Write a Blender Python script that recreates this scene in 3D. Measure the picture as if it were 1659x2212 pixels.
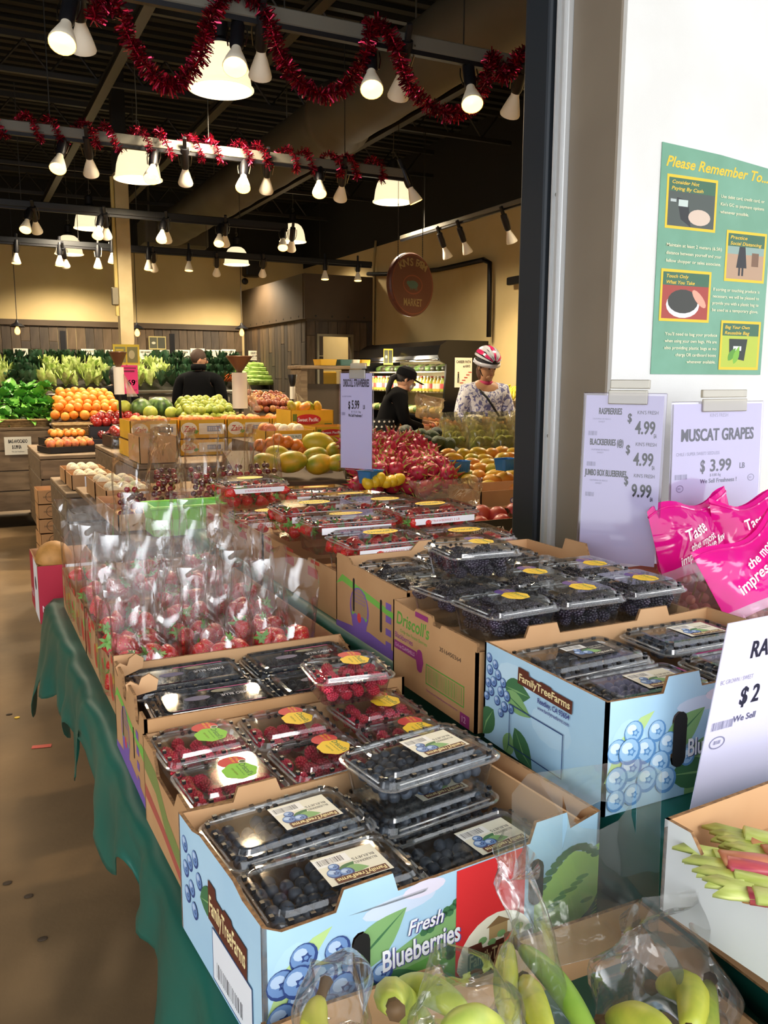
import bpy, bmesh, math, random
from mathutils import Vector, Matrix, noise
from mathutils.geometry import tessellate_polygon
random.seed(7)
PI = math.pi
for o in list(bpy.data.objects): bpy.data.objects.remove(o)
SC = bpy.context.scene
COL = SC.collection

# ------------------------------------------------------------------ camera
CAM_Z = 1.5
FPX, CX, CY = 1850.0, 829.5, 1106.0
def _n(v): return v.normalized()
_vy = _n(Vector((-100 - CX, CY - 812, FPX)))
_vx = Vector((4600 - CX, CY - 830, FPX)); _vx = _n(_vx - _vy * _vx.dot(_vy))
_vz = _vx.cross(_vy)
if _vz.y < 0: _vz = -_vz
RC = Matrix((_vx, _vy, _vz))            # world = RC @ (right, up, forward)
cam_data = bpy.data.cameras.new('camera')
cam_data.sensor_fit = 'HORIZONTAL'; cam_data.sensor_width = 36.0
cam_data.lens = FPX / 1659.0 * 36.0
cam_data.clip_start = 0.02; cam_data.clip_end = 200
cam = bpy.data.objects.new('camera', cam_data); COL.objects.link(cam)
r_, u_, f_ = RC @ Vector((1, 0, 0)), RC @ Vector((0, 1, 0)), RC @ Vector((0, 0, 1))
cam.matrix_world = Matrix(((r_.x, u_.x, -f_.x, 0), (r_.y, u_.y, -f_.y, 0), (r_.z, u_.z, -f_.z, CAM_Z), (0, 0, 0, 1)))
SC.camera = cam

# ------------------------------------------------------------------ world, sun, exposure
w = bpy.data.worlds.new('overcast_sky'); SC.world = w; w.use_nodes = True
bgn = w.node_tree.nodes['Background']
bgn.inputs['Color'].default_value = (0.93, 0.96, 1.0, 1)
bgn.inputs['Strength'].default_value = 1.5
SC.view_settings.view_transform = 'Standard'
SC.view_settings.look = 'None'
SC.view_settings.exposure = 1.15
SC.view_settings.gamma = 1.0
SC.view_settings.use_curve_mapping = False
SC.cycles.use_denoising = True
SC.cycles.transparent_max_bounces = 40
SC.cycles.max_bounces = 8
SC.cycles.diffuse_bounces = 3
SC.cycles.glossy_bounces = 5
SC.cycles.caustics_reflective = False
SC.cycles.caustics_refractive = False
SC.cycles.sample_clamp_indirect = 4.0

# soft daylight from the open car park behind the shopper
sun_d = bpy.data.lights.new('veiled_sun', 'SUN'); sun_d.energy = 0.9; sun_d.angle = math.radians(25); sun_d.color = (1, 0.98, 0.95)
sun = bpy.data.objects.new('veiled_sun', sun_d); COL.objects.link(sun)
sun.rotation_euler = (math.radians(52), 0, math.radians(8))

def lamp(name, kind, loc, power, color, size=0.1, spot=None, rot=None):
    d = bpy.data.lights.new(name, kind); d.energy = power; d.color = color
    if kind in ('POINT', 'SPOT'): d.shadow_soft_size = size
    if kind == 'SPOT': d.spot_size = spot or 1.2; d.spot_blend = 0.6
    o = bpy.data.objects.new(name, d); COL.objects.link(o); o.location = loc
    if rot: o.rotation_euler = rot
    return o

# ------------------------------------------------------------------ measuring: a pixel of the photo met with a plane of the place
def A(px, py, x=None, y=None, z=None):
    d = RC @ Vector(((px - CX) / FPX, (CY - py) / FPX, 1.0))
    if z is not None: t = (z - CAM_Z) / d.z
    elif y is not None: t = y / d.y
    else: t = x / d.x
    return Vector((d.x * t, d.y * t, CAM_Z + d.z * t))

# ------------------------------------------------------------------ materials
def lin(c):
    c = c / 255.0
    return c / 12.92 if c <= 0.04045 else ((c + 0.055) / 1.055) ** 2.4
def rgb(h):
    return (lin(int(h[0:2], 16)), lin(int(h[2:4], 16)), lin(int(h[4:6], 16)), 1)
MATS = {}
def M(name, hexc, rough=0.6, metal=0.0, var=None, vscale=8.0, bump=0.0, bscale=60.0, emit=0.0, emitc=None, sss=0.0, coat=0.0, spec=None, coords='Object', stretch=None, v2=None, detail=4):
    if name in MATS: return MATS[name]
    m = bpy.data.materials.new(name); m.use_nodes = True
    nt = m.node_tree; b = nt.nodes['Principled BSDF']
    b.inputs['Base Color'].default_value = rgb(hexc)
    b.inputs['Roughness'].default_value = rough
    b.inputs['Metallic'].default_value = metal
    if spec is not None: b.inputs['Specular IOR Level'].default_value = spec
    if coat: b.inputs['Coat Weight'].default_value = coat; b.inputs['Coat Roughness'].default_value = 0.12
    if sss:
        b.inputs['Subsurface Weight'].default_value = sss
        b.inputs['Subsurface Scale'].default_value = 0.01
    if emit:
        b.inputs['Emission Color'].default_value = rgb(emitc or hexc); b.inputs['Emission Strength'].default_value = emit
    if var or bump:
        tc = nt.nodes.new('ShaderNodeTexCoord'); mp = nt.nodes.new('ShaderNodeMapping')
        nt.links.new(tc.outputs[coords], mp.inputs[0])
        if stretch: mp.inputs['Scale'].default_value = stretch
    if var:
        n = nt.nodes.new('ShaderNodeTexNoise'); n.inputs['Scale'].default_value = vscale; n.inputs['Detail'].default_value = detail
        nt.links.new(mp.outputs[0], n.inputs['Vector'])
        r = nt.nodes.new('ShaderNodeValToRGB'); e = r.color_ramp.elements
        e[0].position = 0.36; e[1].position = 0.64
        e[0].color = rgb(var); e[1].color = rgb(hexc)
        if v2:
            x = e.new(0.74); x.color = rgb(v2)
        nt.links.new(n.outputs['Fac'], r.inputs['Fac']); nt.links.new(r.outputs['Color'], b.inputs['Base Color'])
    if bump:
        n2 = nt.nodes.new('ShaderNodeTexNoise'); n2.inputs['Scale'].default_value = bscale; n2.inputs['Detail'].default_value = 3
        nt.links.new(mp.outputs[0], n2.inputs['Vector'])
        bp = nt.nodes.new('ShaderNodeBump'); bp.inputs['Strength'].default_value = bump; bp.inputs['Distance'].default_value = 0.01
        nt.links.new(n2.outputs['Fac'], bp.inputs['Height']); nt.links.new(bp.outputs['Normal'], b.inputs['Normal'])
    MATS[name] = m
    return m
def plastic(name, tint='ffffff', gloss=0.08, rough=0.05, wrinkle=0.0, wscale=20.0, haze=0.0, ior=1.35, hazec='ffffff', crease=.5):
    """thin clear film or shell: see-through, with a fresnel shine, and a touch of milkiness"""
    if name in MATS: return MATS[name]
    m = bpy.data.materials.new(name); m.use_nodes = True
    nt = m.node_tree; nt.nodes.clear(); L = nt.links.new
    out = nt.nodes.new('ShaderNodeOutputMaterial')
    tr = nt.nodes.new('ShaderNodeBsdfTransparent'); tr.inputs[0].default_value = rgb(tint)
    gl = nt.nodes.new('ShaderNodeBsdfGlossy'); gl.inputs['Roughness'].default_value = rough
    df = nt.nodes.new('ShaderNodeBsdfDiffuse'); df.inputs[0].default_value = rgb(hazec)
    fr = nt.nodes.new('ShaderNodeFresnel'); fr.inputs[0].default_value = ior
    ad = nt.nodes.new('ShaderNodeMath'); ad.operation = 'ADD'; ad.use_clamp = True; ad.inputs[1].default_value = gloss
    L(fr.outputs[0], ad.inputs[0])
    mn = nt.nodes.new('ShaderNodeMath'); mn.operation = 'MINIMUM'; mn.inputs[1].default_value = 0.55; L(ad.outputs[0], mn.inputs[0])
    if wrinkle:   # creases, where the film lies doubled, shine more
        tc2 = nt.nodes.new('ShaderNodeTexCoord'); mp2 = nt.nodes.new('ShaderNodeMapping'); mp2.inputs['Scale'].default_value = (1, 1, .28); L(tc2.outputs['Object'], mp2.inputs[0])
        n9 = nt.nodes.new('ShaderNodeTexNoise'); n9.inputs['Scale'].default_value = wscale * 1.25; n9.inputs['Detail'].default_value = 1.5; n9.inputs['Distortion'].default_value = .9; L(mp2.outputs[0], n9.inputs['Vector'])
        mr = nt.nodes.new('ShaderNodeMapRange'); mr.inputs['From Min'].default_value = .575; mr.inputs['From Max'].default_value = .67; mr.inputs['To Min'].default_value = gloss; mr.inputs['To Max'].default_value = gloss + crease * .85
        sp9 = nt.nodes.new('ShaderNodeSeparateXYZ'); L(tc2.outputs['Object'], sp9.inputs[0]); mz = nt.nodes.new('ShaderNodeMapRange'); mz.inputs['From Min'].default_value = .02; mz.inputs['From Max'].default_value = .2; mz.inputs['To Min'].default_value = -.07; mz.inputs['To Max'].default_value = .03
        L(sp9.outputs['Z'], mz.inputs['Value']); az = nt.nodes.new('ShaderNodeMath'); az.operation = 'ADD'; L(n9.outputs['Fac'], az.inputs[0]); L(mz.outputs[0], az.inputs[1]); L(az.outputs[0], mr.inputs['Value']); L(mr.outputs[0], ad.inputs[1])
    mx = nt.nodes.new('ShaderNodeMixShader'); L(mn.outputs[0], mx.inputs[0]); L(tr.outputs[0], mx.inputs[1]); L(gl.outputs[0], mx.inputs[2])
    last = mx.outputs[0]
    if haze:
        m2 = nt.nodes.new('ShaderNodeMixShader'); m2.inputs[0].default_value = haze
        L(last, m2.inputs[1]); L(df.outputs[0], m2.inputs[2]); last = m2.outputs[0]
    if wrinkle:
        tc = nt.nodes.new('ShaderNodeTexCoord')
        mp = nt.nodes.new('ShaderNodeMapping'); mp.inputs['Scale'].default_value = (1, 1, 0.45); L(tc.outputs['Object'], mp.inputs[0])
        n = nt.nodes.new('ShaderNodeTexNoise'); n.inputs['Scale'].default_value = wscale; n.inputs['Detail'].default_value = 2.5; n.inputs['Distortion'].default_value = 0.8
        L(mp.outputs[0], n.inputs['Vector'])
        bp = nt.nodes.new('ShaderNodeBump'); bp.inputs['Strength'].default_value = wrinkle; bp.inputs['Distance'].default_value = 0.02
        L(n.outputs['Fac'], bp.inputs['Height']); L(bp.outputs['Normal'], gl.inputs['Normal']); L(bp.outputs['Normal'], fr.inputs['Normal'])
    L(last, out.inputs[0]); MATS[name] = m
    return m

# ------------------------------------------------------------------ mesh builder
def frame(o, u, v):
    u = Vector(u).normalized(); v = Vector(v); v = (v - u * v.dot(u)).normalized(); n = u.cross(v); o = Vector(o)
    return Matrix(((u.x, v.x, n.x, o.x), (u.y, v.y, n.y, o.y), (u.z, v.z, n.z, o.z), (0, 0, 0, 1)))
def T(x, y, z, rz=0.0, rx=0.0, ry=0.0, s=1.0):
    return Matrix.Translation((x, y, z)) @ Matrix.Rotation(rz, 4, 'Z') @ Matrix.Rotation(rx, 4, 'X') @ Matrix.Rotation(ry, 4, 'Y') @ Matrix.Scale(s, 4)
class MB:
    def __init__(s): s.v = []; s.f = []; s.m = []
    def add(s, vs, fs, mi=0, mat=None):
        k = len(s.v)
        s.v += [(mat @ Vector(p)) if mat is not None else Vector(p) for p in vs]
        s.f += [tuple(i + k for i in f) for f in fs]
        s.m += ([mi] * len(fs)) if isinstance(mi, int) else list(mi)
        return s
    def box(s, c, d, mi=0, mat=None):
        x, y, z = c; a, b, e = d[0] / 2, d[1] / 2, d[2] / 2
        vs = [(x + i * a, y + j * b, z + k * e) for i in (-1, 1) for j in (-1, 1) for k in (-1, 1)]
        return s.add(vs, [(0, 1, 3, 2), (4, 6, 7, 5), (0, 4, 5, 1), (2, 3, 7, 6), (0, 2, 6, 4), (1, 5, 7, 3)], mi, mat)
    def bbox(s, c, d, b=0.003, mi=0, mat=None):
        """box with bevelled vertical and horizontal edges"""
        x, y, z = c; W, D, H = d
        loops = []
        for zz, ins in ((-H / 2, b), (-H / 2 + b, 0), (H / 2 - b, 0), (H / 2, b)):
            loops.append(rr(W - 2 * ins, D - 2 * ins, max(b, 1e-4), zz, 2))
        s.loft([[(p[0] + x, p[1] + y, p[2] + z) for p in l] for l in loops], True, True, mi, mat)
        return s
    def loft(s, loops, cap0=False, cap1=False, mi=0, mat=None, closed=True):
        n = len(loops[0]); vs = [p for l in loops for p in l]; fs = []
        for i in range(len(loops) - 1):
            for j in range(n if closed else n - 1):
                a, b = i * n + j, i * n + (j + 1) % n
                fs.append((a, b, b + n, a + n))
        if cap0: fs.append(tuple(reversed(range(n))))
        if cap1: k = (len(loops) - 1) * n; fs.append(tuple(range(k, k + n)))
        return s.add(vs, fs, mi, mat)
    def lathe(s, prof, seg=16, mi=0, mat=None, wob=None, cap=True):
        loops = []
        for r, z in prof:
            loops.append([(max(r, 1e-5) * math.cos(2 * PI * j / seg) * (1 if not wob else wob(2 * PI * j / seg, z)), max(r, 1e-5) * math.sin(2 * PI * j / seg) * (1 if not wob else wob(2 * PI * j / seg, z)), z) for j in range(seg)])
        return s.loft(loops, cap and prof[0][0] > 1e-4, cap and prof[-1][0] > 1e-4, mi, mat)
    def ball(s, r, seg=14, rings=8, sc=(1, 1, 1), mi=0, mat=None):
        prof = [(r * math.sin(PI * i / rings), -r * math.cos(PI * i / rings)) for i in range(rings + 1)]
        m = Matrix.Diagonal((sc[0], sc[1], sc[2], 1))
        return s.lathe(prof, seg, mi, (mat @ m) if mat is not None else m)
    def tube(s, pts, r, seg=8, mi=0, mat=None, cap=True):
        pts = [Vector(p) for p in pts]; rs = r if isinstance(r, (list, tuple)) else [r] * len(pts)
        loops = []; up = None
        for i, p in enumerate(pts):
            t = (pts[min(i + 1, len(pts) - 1)] - pts[max(i - 1, 0)]).normalized()
            if up is None:
                up = Vector((0, 0, 1)) if abs(t.z) < 0.9 else Vector((1, 0, 0))
            a = t.cross(up).normalized(); b = a.cross(t).normalized(); up = b
            loops.append([tuple(p + (a * math.cos(2 * PI * j / seg) + b * math.sin(2 * PI * j / seg)) * rs[i]) for j in range(seg)])
        return s.loft(loops, cap, cap, mi, mat)
    def prism(s, outline, t, fr, holes=(), mo=0, mi=1, me=2):
        """flat sheet with an outline (and holes): outer face mo, inner face mi, cut edges me; thickness goes along -normal"""
        rings = [list(outline)] + [list(h) for h in holes]
        area = lambda q: sum(q[i][0] * q[(i + 1) % len(q)][1] - q[(i + 1) % len(q)][0] * q[i][1] for i in range(len(q)))
        if area(rings[0]) < 0: rings[0].reverse()
        for h in rings[1:]:
            if area(h) > 0: h.reverse()
        tri = tessellate_polygon([[Vector((p[0], p[1], 0)) for p in q] for q in rings])
        P = [p for q in rings for p in q]; n = len(P)
        fs = []; mm = []
        for a, b, c in tri:
            ar = (P[b][0] - P[a][0]) * (P[c][1] - P[a][1]) - (P[b][1] - P[a][1]) * (P[c][0] - P[a][0])
            if ar < 0: a, c = c, a
            fs.append((a, b, c)); mm.append(mo); fs.append((c + n, b + n, a + n)); mm.append(mi)
        k = 0
        for q in rings:
            for i in range(len(q)):
                a, b = k + i, k + (i + 1) % len(q)
                fs.append((b, a, a + n, b + n)); mm.append(me)
            k += len(q)
        return s.add([(p[0], p[1], 0) for p in P] + [(p[0], p[1], -t) for p in P], fs, mm, fr)
    def mesh(s, name, mats, smooth=False, auto=None):
        me = bpy.data.meshes.new(name); me.from_pydata([tuple(v) for v in s.v], [], s.f)
        mats = mats if isinstance(mats, (list, tuple)) else [mats]
        for m in mats: me.materials.append(m)
        me.polygons.foreach_set('material_index', [min(i, len(mats) - 1) for i in s.m])
        if smooth:
            me.polygons.foreach_set('use_smooth', [True] * len(me.polygons))
            if auto:
                try: me.set_sharp_from_angle(angle=math.radians(auto))
                except Exception: pass
        me.update(); return me
    def build(s, name, mats, parent=None, smooth=False, auto=None):
        o = bpy.data.objects.new(name, s.mesh(name, mats, smooth, auto)); COL.objects.link(o)
        if parent is not None: o.parent = parent
        return o
def rr(w, d, r, z, k=5):
    """rounded rectangle loop"""
    out = []; r = min(r, w / 2 - 1e-5, d / 2 - 1e-5)
    for cx, cy, a0 in ((w / 2 - r, d / 2 - r, 0), (-w / 2 + r, d / 2 - r, PI / 2), (-w / 2 + r, -d / 2 + r, PI), (w / 2 - r, -d / 2 + r, 1.5 * PI)):
        for i in range(k + 1):
            a = a0 + PI / 2 * i / k; out.append((cx + r * math.cos(a), cy + r * math.sin(a), z))
    return out
def tag(o, label=None, cat=None, group=None, kind=None):
    if label: o['label'] = label
    if cat: o['category'] = cat
    if group: o['group'] = group
    if kind: o['kind'] = kind
    return o
def thing(name, label, cat, loc=(0, 0, 0), rz=0.0, group=None):
    o = bpy.data.objects.new(name, None); COL.objects.link(o); o.location = loc; o.rotation_euler = (0, 0, rz)
    o.empty_display_size = 0.05
    return tag(o, label, cat, group)
KIDS = {}
def kids(o):
    """children of a prototype, read once"""
    k = o.name
    if k not in KIDS:
        KIDS[k] = [c for c in o.children]
    return KIDS[k]
def clone(src, mw, label=None, cat=None, group=None):
    """a copy of a thing with copies of its parts and sub-parts, sharing mesh data"""
    r = src.copy(); COL.objects.link(r); r.matrix_world = mw
    if label: r['label'] = label
    if cat: r['category'] = cat
    if group: r['group'] = group
    for ch in kids(src):
        c = ch.copy(); COL.objects.link(c); c.parent = r
        for g in kids(ch):
            d = g.copy(); COL.objects.link(d); d.parent = c
    return r
PROTOS = []
def proto(o):
    PROTOS.append(o); return o
def drop_protos():
    for p in PROTOS:
        for ch in list(p.children):
            for g in list(ch.children): bpy.data.objects.remove(g)
            bpy.data.objects.remove(ch)
        bpy.data.objects.remove(p)
def one(mb, name, mats, label, cat, group=None, smooth=True, auto=None):
    return tag(mb.build(name, mats, None, smooth, auto), label, cat, group)

# ------------------------------------------------------------------ flat print (lettering, pictures on card)
_TXT = {}
def text_tris(s, bold):
    k = (s, round(bold, 4))
    if k in _TXT: return _TXT[k]
    c = bpy.data.curves.new('lettering', 'FONT'); c.body = s; c.size = 1.0; c.resolution_u = 3; c.offset = bold; c.fill_mode = 'FRONT'
    o = bpy.data.objects.new('lettering', c); COL.objects.link(o)
    dg = bpy.context.evaluated_depsgraph_get(); me = bpy.data.meshes.new_from_object(o.evaluated_get(dg))
    vs = [(v.co.x, v.co.y) for v in me.vertices]; fs = [tuple(p.vertices) for p in me.polygons]
    bpy.data.objects.remove(o); bpy.data.curves.remove(c); bpy.data.meshes.remove(me)
    xs = [v[0] for v in vs] or [0, 1]
    _TXT[k] = (vs, fs, min(xs), max(xs)); return _TXT[k]
class Art:
    """printed artwork: flat coloured shapes laid on one another, in metres on the (u, v) face of a sheet"""
    def __init__(s, step=0.00003, base=0.0002, clip=None): s.clip = clip; s.mb = MB(); s.mats = []; s.z = base; s.step = step
    def mi(s, m):
        if m not in s.mats: s.mats.append(m)
        return s.mats.index(m)
    def up(s, n=1): s.z += s.step * n
    def poly(s, pts, m, raise_=True):
        if raise_: s.up()
        if s.clip: pts = [(min(max(p[0], 0), s.clip[0]), min(max(p[1], 0), s.clip[1])) for p in pts]
        tri = tessellate_polygon([[Vector((p[0], p[1], 0)) for p in pts]]); fs = []
        for a, b, c in tri:
            ar = (pts[b][0] - pts[a][0]) * (pts[c][1] - pts[a][1]) - (pts[b][1] - pts[a][1]) * (pts[c][0] - pts[a][0])
            fs.append((a, b, c) if ar > 0 else (c, b, a))
        s.mb.add([(p[0], p[1], s.z) for p in pts], fs, s.mi(m)); return s
    def rect(s, u, v, w, h, m, raise_=True): return s.poly([(u, v), (u + w, v), (u + w, v + h), (u, v + h)], m, raise_)
    def ring(s, u, v, w, h, t, m):
        s.up()
        for a in ((u, v, w, t), (u, v + h - t, w, t), (u, v + t, t, h - 2 * t), (u + w - t, v + t, t, h - 2 * t)): s.rect(*a, m, False)
        return s
    def ell(s, u, v, a, b, m, n=18, rot=0.0, wav=0.0, wn=8, raise_=True):
        pts = []
        for i in range(n):
            t = 2 * PI * i / n; k = 1 + wav * math.cos(wn * t)
            x, y = a * math.cos(t) * k, b * math.sin(t) * k
            pts.append((u + x * math.cos(rot) - y * math.sin(rot), v + x * math.sin(rot) + y * math.cos(rot)))
        return s.poly(pts, m, raise_)
    def text(s, t, u, v, h, m, width=None, align='l', bold=0.0, shear=0.0, rot=0.0, curve=0.0, raise_=True):
        if raise_: s.up()
        if bold > .025:
            z_ = text_tris(t, .018); sh = (bold - .018) * h * (.9 if width is None else min(.9, .65 * width / max(z_[3] - z_[2], 1e-4) / h))
            for q in (-1, 0, 1): s.text(t, u + q * sh * math.cos(rot), v + q * sh * math.sin(rot), h, m, width, align, .018, shear, rot, curve, False)
            return s
        vs, fs, x0, x1 = text_tris(t, bold); k = h / 0.72; kx = k if width is None else width / max(x1 - x0, 1e-4)
        off = {'l': x0, 'c': (x0 + x1) / 2, 'r': x1}[align]; c, sn = math.cos(rot), math.sin(rot); out = []
        for x, y in vs:
            X = (x - off) * kx + shear * y * k; Y = y * k + curve * ((x - (x0 + x1) / 2) * kx) ** 2
            out.append((u + X * c - Y * sn, v + X * sn + Y * c, s.z))
        s.mb.add(out, fs, s.mi(m)); return s
    def oval(s, u, v, a, b, t, m, n=20):
        s.up(); P = [(u + (a - k) * math.cos(2 * PI * i / n), v + (b - k) * math.sin(2 * PI * i / n), s.z) for k in (0, t) for i in range(n)]
        s.mb.add(P, [(i, (i + 1) % n, n + (i + 1) % n, n + i) for i in range(n)], s.mi(m)); return s
    def bars(s, u, v, w, h, m, n=24, seed=1):
        s.up(); R = random.Random(seed); x = 0; st = w / n
        for i in range(n):
            s.rect(u + i * st, v, st * R.choice((0.25, 0.4, 0.65)), h, m, False)
        return s
    def leaf(s, u, v, l, wd, rot, m, m2=None):
        pts = []
        for i in range(9): t = i / 8; pts.append((l * t, wd * math.sin(PI * t ** 0.8)))
        for i in range(7, 0, -1): t = i / 8; pts.append((l * t, -wd * math.sin(PI * t ** 0.8)))
        c, sn = math.cos(rot), math.sin(rot); q = [(u + x * c - y * sn, v + x * sn + y * c) for x, y in pts]
        s.poly(q, m)
        if m2:
            q2 = [(u + x * c - y * sn, v + x * sn + y * c) for x, y in [(0, 0), (l * .5, -wd * .08), (l, 0), (l * .5, wd * .08)]]
            s.poly(q2, m2)
        return s
    def berry(s, u, v, r, a, b, c):
        s.ell(u, v, r, r, b, 16); s.ell(u - r * .08, v + r * .1, r * .86, r * .84, a, 14); s.ell(u - r * .25, v + r * .3, r * .5, r * .42, c, 10)
        s.ell(u + r * .15, v - r * .05, r * .34, r * .3, b, 10, wav=.25, wn=5); s.ell(u + r * .15, v - r * .05, r * .17, r * .15, a, 8); return s
    def build(s, name, parent, fr, kind=None):
        for i, v in enumerate(s.mb.v): s.mb.v[i] = fr @ v
        return s.mb.build(name, s.mats, parent)
BLK = M('print_black', '1c1a20', .7); WHT = M('print_white', 'f0eff2', .7)
def ink(hexc, rough=0.6): return M('ink_' + hexc, hexc, rough)
# ================================================================== SETTING
concrete = M('concrete_floor', '7c6342', .78, var='5a472d', vscale=1.1, bump=.12, bscale=30, v2='8a7049', detail=8)
beige = M('beige_paint', 'cdb887', .75, var='c6b07e', vscale=1.5)
blackp = M('black_ceiling_paint', '111110', .9)
white_ext = M('white_stucco', 'e9e9e6', .8, var='e2e1dc', vscale=3, bump=.05, bscale=200)
taupe = M('taupe_reveal', '8d8170', .45, var='867a6a', vscale=3)
plankm = [M('plank_a', '57493a', .75, var='42372c', vscale=3, stretch=(6, 6, 1)), M('plank_b', '4a4036', .75, var='352d26', vscale=3, stretch=(6, 6, 1)), M('plank_c', '675541', .75, var='52432f', vscale=3, stretch=(6, 6, 1))]
brownp = M('brown_panel', '4f4030', .6, var='463828', vscale=2)
def st(mb, name, m, parent=None, kind='structure', smooth=False):
    o = mb.build(name, m, parent, smooth)
    if parent is None: o['kind'] = kind
    return o
st(MB().box((2.5, 7, -.05), (16, 24, .1)), 'floor', concrete)
YB, XR, XL, ZC = 17.2, 6.65, -5.0, 5.0
wb = st(MB().box(((XL + XR) / 2, YB + .1, 1.91), (XR - XL + .4, .2, 3.82)), 'wall_back', beige)
st(MB().box(((XL + XR) / 2, YB + .1, 4.46), (XR - XL + .4, .2, 1.28)), 'trim_1', blackp)
wr = st(MB().box((XR + .1, 9.7, 1.86), (.2, 15, 3.72)), 'wall_right', beige)
st(MB().box((XR + .1, 9.7, 4.41), (.2, 15, 1.38)), 'trim_2', blackp)
st(MB().box((XL - .1, 9.6, 2.55), (.2, 15.2, 5.1)), 'wall_left', beige)
# plank wainscot of the back wall, board by board
def planks(parent, x0, x1, y, z0, z1, wd, along='x', const=0.0, seed=3, name='plank'):
    R = random.Random(seed); x = x0; base = {}
    while x < x1 - .01:
        zz = z0
        while zz < z1 - .05:
            hh = min(R.choice((.62, .85, 1.1)), z1 - zz); key = (round(hh, 2), R.randrange(3))
            if z1 - zz - hh < .2: hh = z1 - zz; key = (round(hh, 3), key[1])
            if key not in base:
                d = (wd - .008, .022, hh - .008) if along == 'x' else (.022, wd - .008, hh - .008)
                base[key] = MB().box((0, 0, 0), d).mesh(name, plankm[key[1]])
            o = bpy.data.objects.new(name, base[key]); COL.objects.link(o); o.parent = parent
            off = R.uniform(0, .006)
            o.location = (x + wd / 2, y - off, zz + hh / 2) if along == 'x' else (const - off, x + wd / 2, zz + hh / 2)
            zz += hh
        x += wd
planks(wb, -1.1, 5.3, YB - .012, 0.9, 2.42, .16)
MB().box((2.1, YB - .03, 2.47), (6.6, .06, .1)).build('rail_board', brownp, wb)
# ceiling deck with ribs, joists, purlins
ceil = st(MB().box(((XL + XR) / 2, 9.6, ZC + .05), (XR - XL + .4, 15.3, .1)), 'ceiling', blackp)
deck = MB()
for i in range(70):
    deck.box(((XL + XR) / 2, 2.4 + i * .21, ZC - .02), (XR - XL, .09, .04))
deck.build('deck_ribs', M('deck_paint', '151511', .85), ceil)['kind'] = 'stuff'
steel = M('dark_steel', '1d1c18', .55)
for i, y in enumerate((3.6, 5.6, 7.6, 9.6, 11.6, 13.6, 15.6)):
    j = MB().box((.8, y, 4.78), (11.5, .07, .06)).box((.8, y, 4.45), (11.5, .05, .05))
    for k in range(24):
        x = -4.7 + k * .46
        j.tube([(x, y, 4.75), (x + .23, y, 4.47)], .012, 5); j.tube([(x + .23, y, 4.47), (x + .46, y, 4.75)], .012, 5)
    o = j.build('joist', steel, ceil)
for x in (-1.2, .3, 1.55, 2.75, 4.75):
    MB().box((x, 9.4, 4.36), (.09, 13.6, .05)).box((x - .04, 9.4, 4.40), (.01, 13.6, .06)).box((x + .04, 9.4, 4.40), (.01, 13.6, .06)).build('strut_channel', M('channel_steel', '2c2820', .5), ceil)
# front wall: the bay the shopper looks through
YF, XJ = 1.95, 1.70
outl = [(XJ, 0), (7, 0), (7, 5.6), (-6, 5.6), (-6, 0), (-4.2, 0), (-4.2, 3.9), (XJ, 3.9)]
st(MB().box((.5, -.6, 4.3), (14, 5.0, .16)), 'ceiling_added_canopy', M('added_canopy_grey', '8f8d88', .8))  # unseen canopy, added to cut overhead sky light and shape film reflections
wf = st(MB().prism(outl, .2, frame((0, YF, 0), (1, 0, 0), (0, 0, 1)), mo=0, mi=1, me=0), 'wall_front', [white_ext, beige])
MB().box((XJ - .004, YF + .118, 1.95), (.008, .205, 3.9)).build('reveal_panel', taupe, wf)  # reveal face in a darker taupe than the white wall
alu = M('white_aluminium', 'd6d8d8', .35, metal=.25)
tr = st(MB().bbox((XJ - .012, 2.198, 1.95), (.03, .05, 3.9), .004).box((XJ - .03, 2.185, 1.95), (.012, .012, 3.9)).box((XJ - .03, 2.212, 1.95), (.012, .006, 3.9)), 'trim_3', alu)
for z in (.6, 1.32, 2.05, 2.8): MB().ball(.006, 8, 5, (.5, 1, 1), 0, T(XJ - .028, 2.2, z)).build('screw', M('screw_steel', '8c8c86', .3, 1), tr)
st(MB().bbox((XJ - .01, 2.30, 1.95), (.07, .13, 3.9), .01), 'trim_4', M('dark_rubber', '262d34', .5))
# column
cx_, cy_ = 1.86, 10.6
colm = st(MB().bbox((cx_, cy_, 1.9), (.155, .155, 3.8), .006), 'column', M('column_paint', 'b5a47c', .6, var='a8966c', vscale=4))
MB().box((cx_, cy_, 4.4), (.15, .15, 1.2)).build('column_head', blackp, colm)
MB().tube([(cx_ - .1, cy_ - .05, 2.2), (cx_ - .1, cy_ - .05, 3.75)], .022, 8).build('conduit', M('conduit_cream', 'b9a463', .5), colm)
MB().bbox((cx_ - .12, cy_ - .05, 2.42), (.07, .08, .2), .008).build('switch_box', M('switch_grey', '6f6753', .5), colm)
# corner room clad in boards
X0, Y0 = 5.38, 13.8
dl, dr, dt = A(688, 800, y=Y0).x, A(757, 800, y=Y0).x, A(720, 727, y=Y0).z
rm = st(MB().prism([(X0, 0), (dl, 0), (dl, dt), (dr, dt), (dr, 0), (XR - .01, 0), (XR - .01, 3.2), (X0, 3.2)], .1, frame((0, Y0, 0), (1, 0, 0), (0, 0, 1)), mo=0, mi=0, me=0)
        .box((X0 + .05, (Y0 + YB) / 2 + .04, 1.6), (.1, YB - Y0 - .1, 3.2)), 'wall_corner_room', brownp)
planks(rm, X0, dl - .04, Y0 - .012, 0, 2.44, .15, seed=5)
planks(rm, dr + .04, XR - .05, Y0 - .012, 0, 2.44, .13, seed=6)
planks(rm, dl, dr, Y0 - .012, dt + .02, 2.44, .17, seed=8)
planks(rm, Y0, YB - .1, 0, 0, 2.44, .17, along='y', const=X0 - .012, seed=7)
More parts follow.
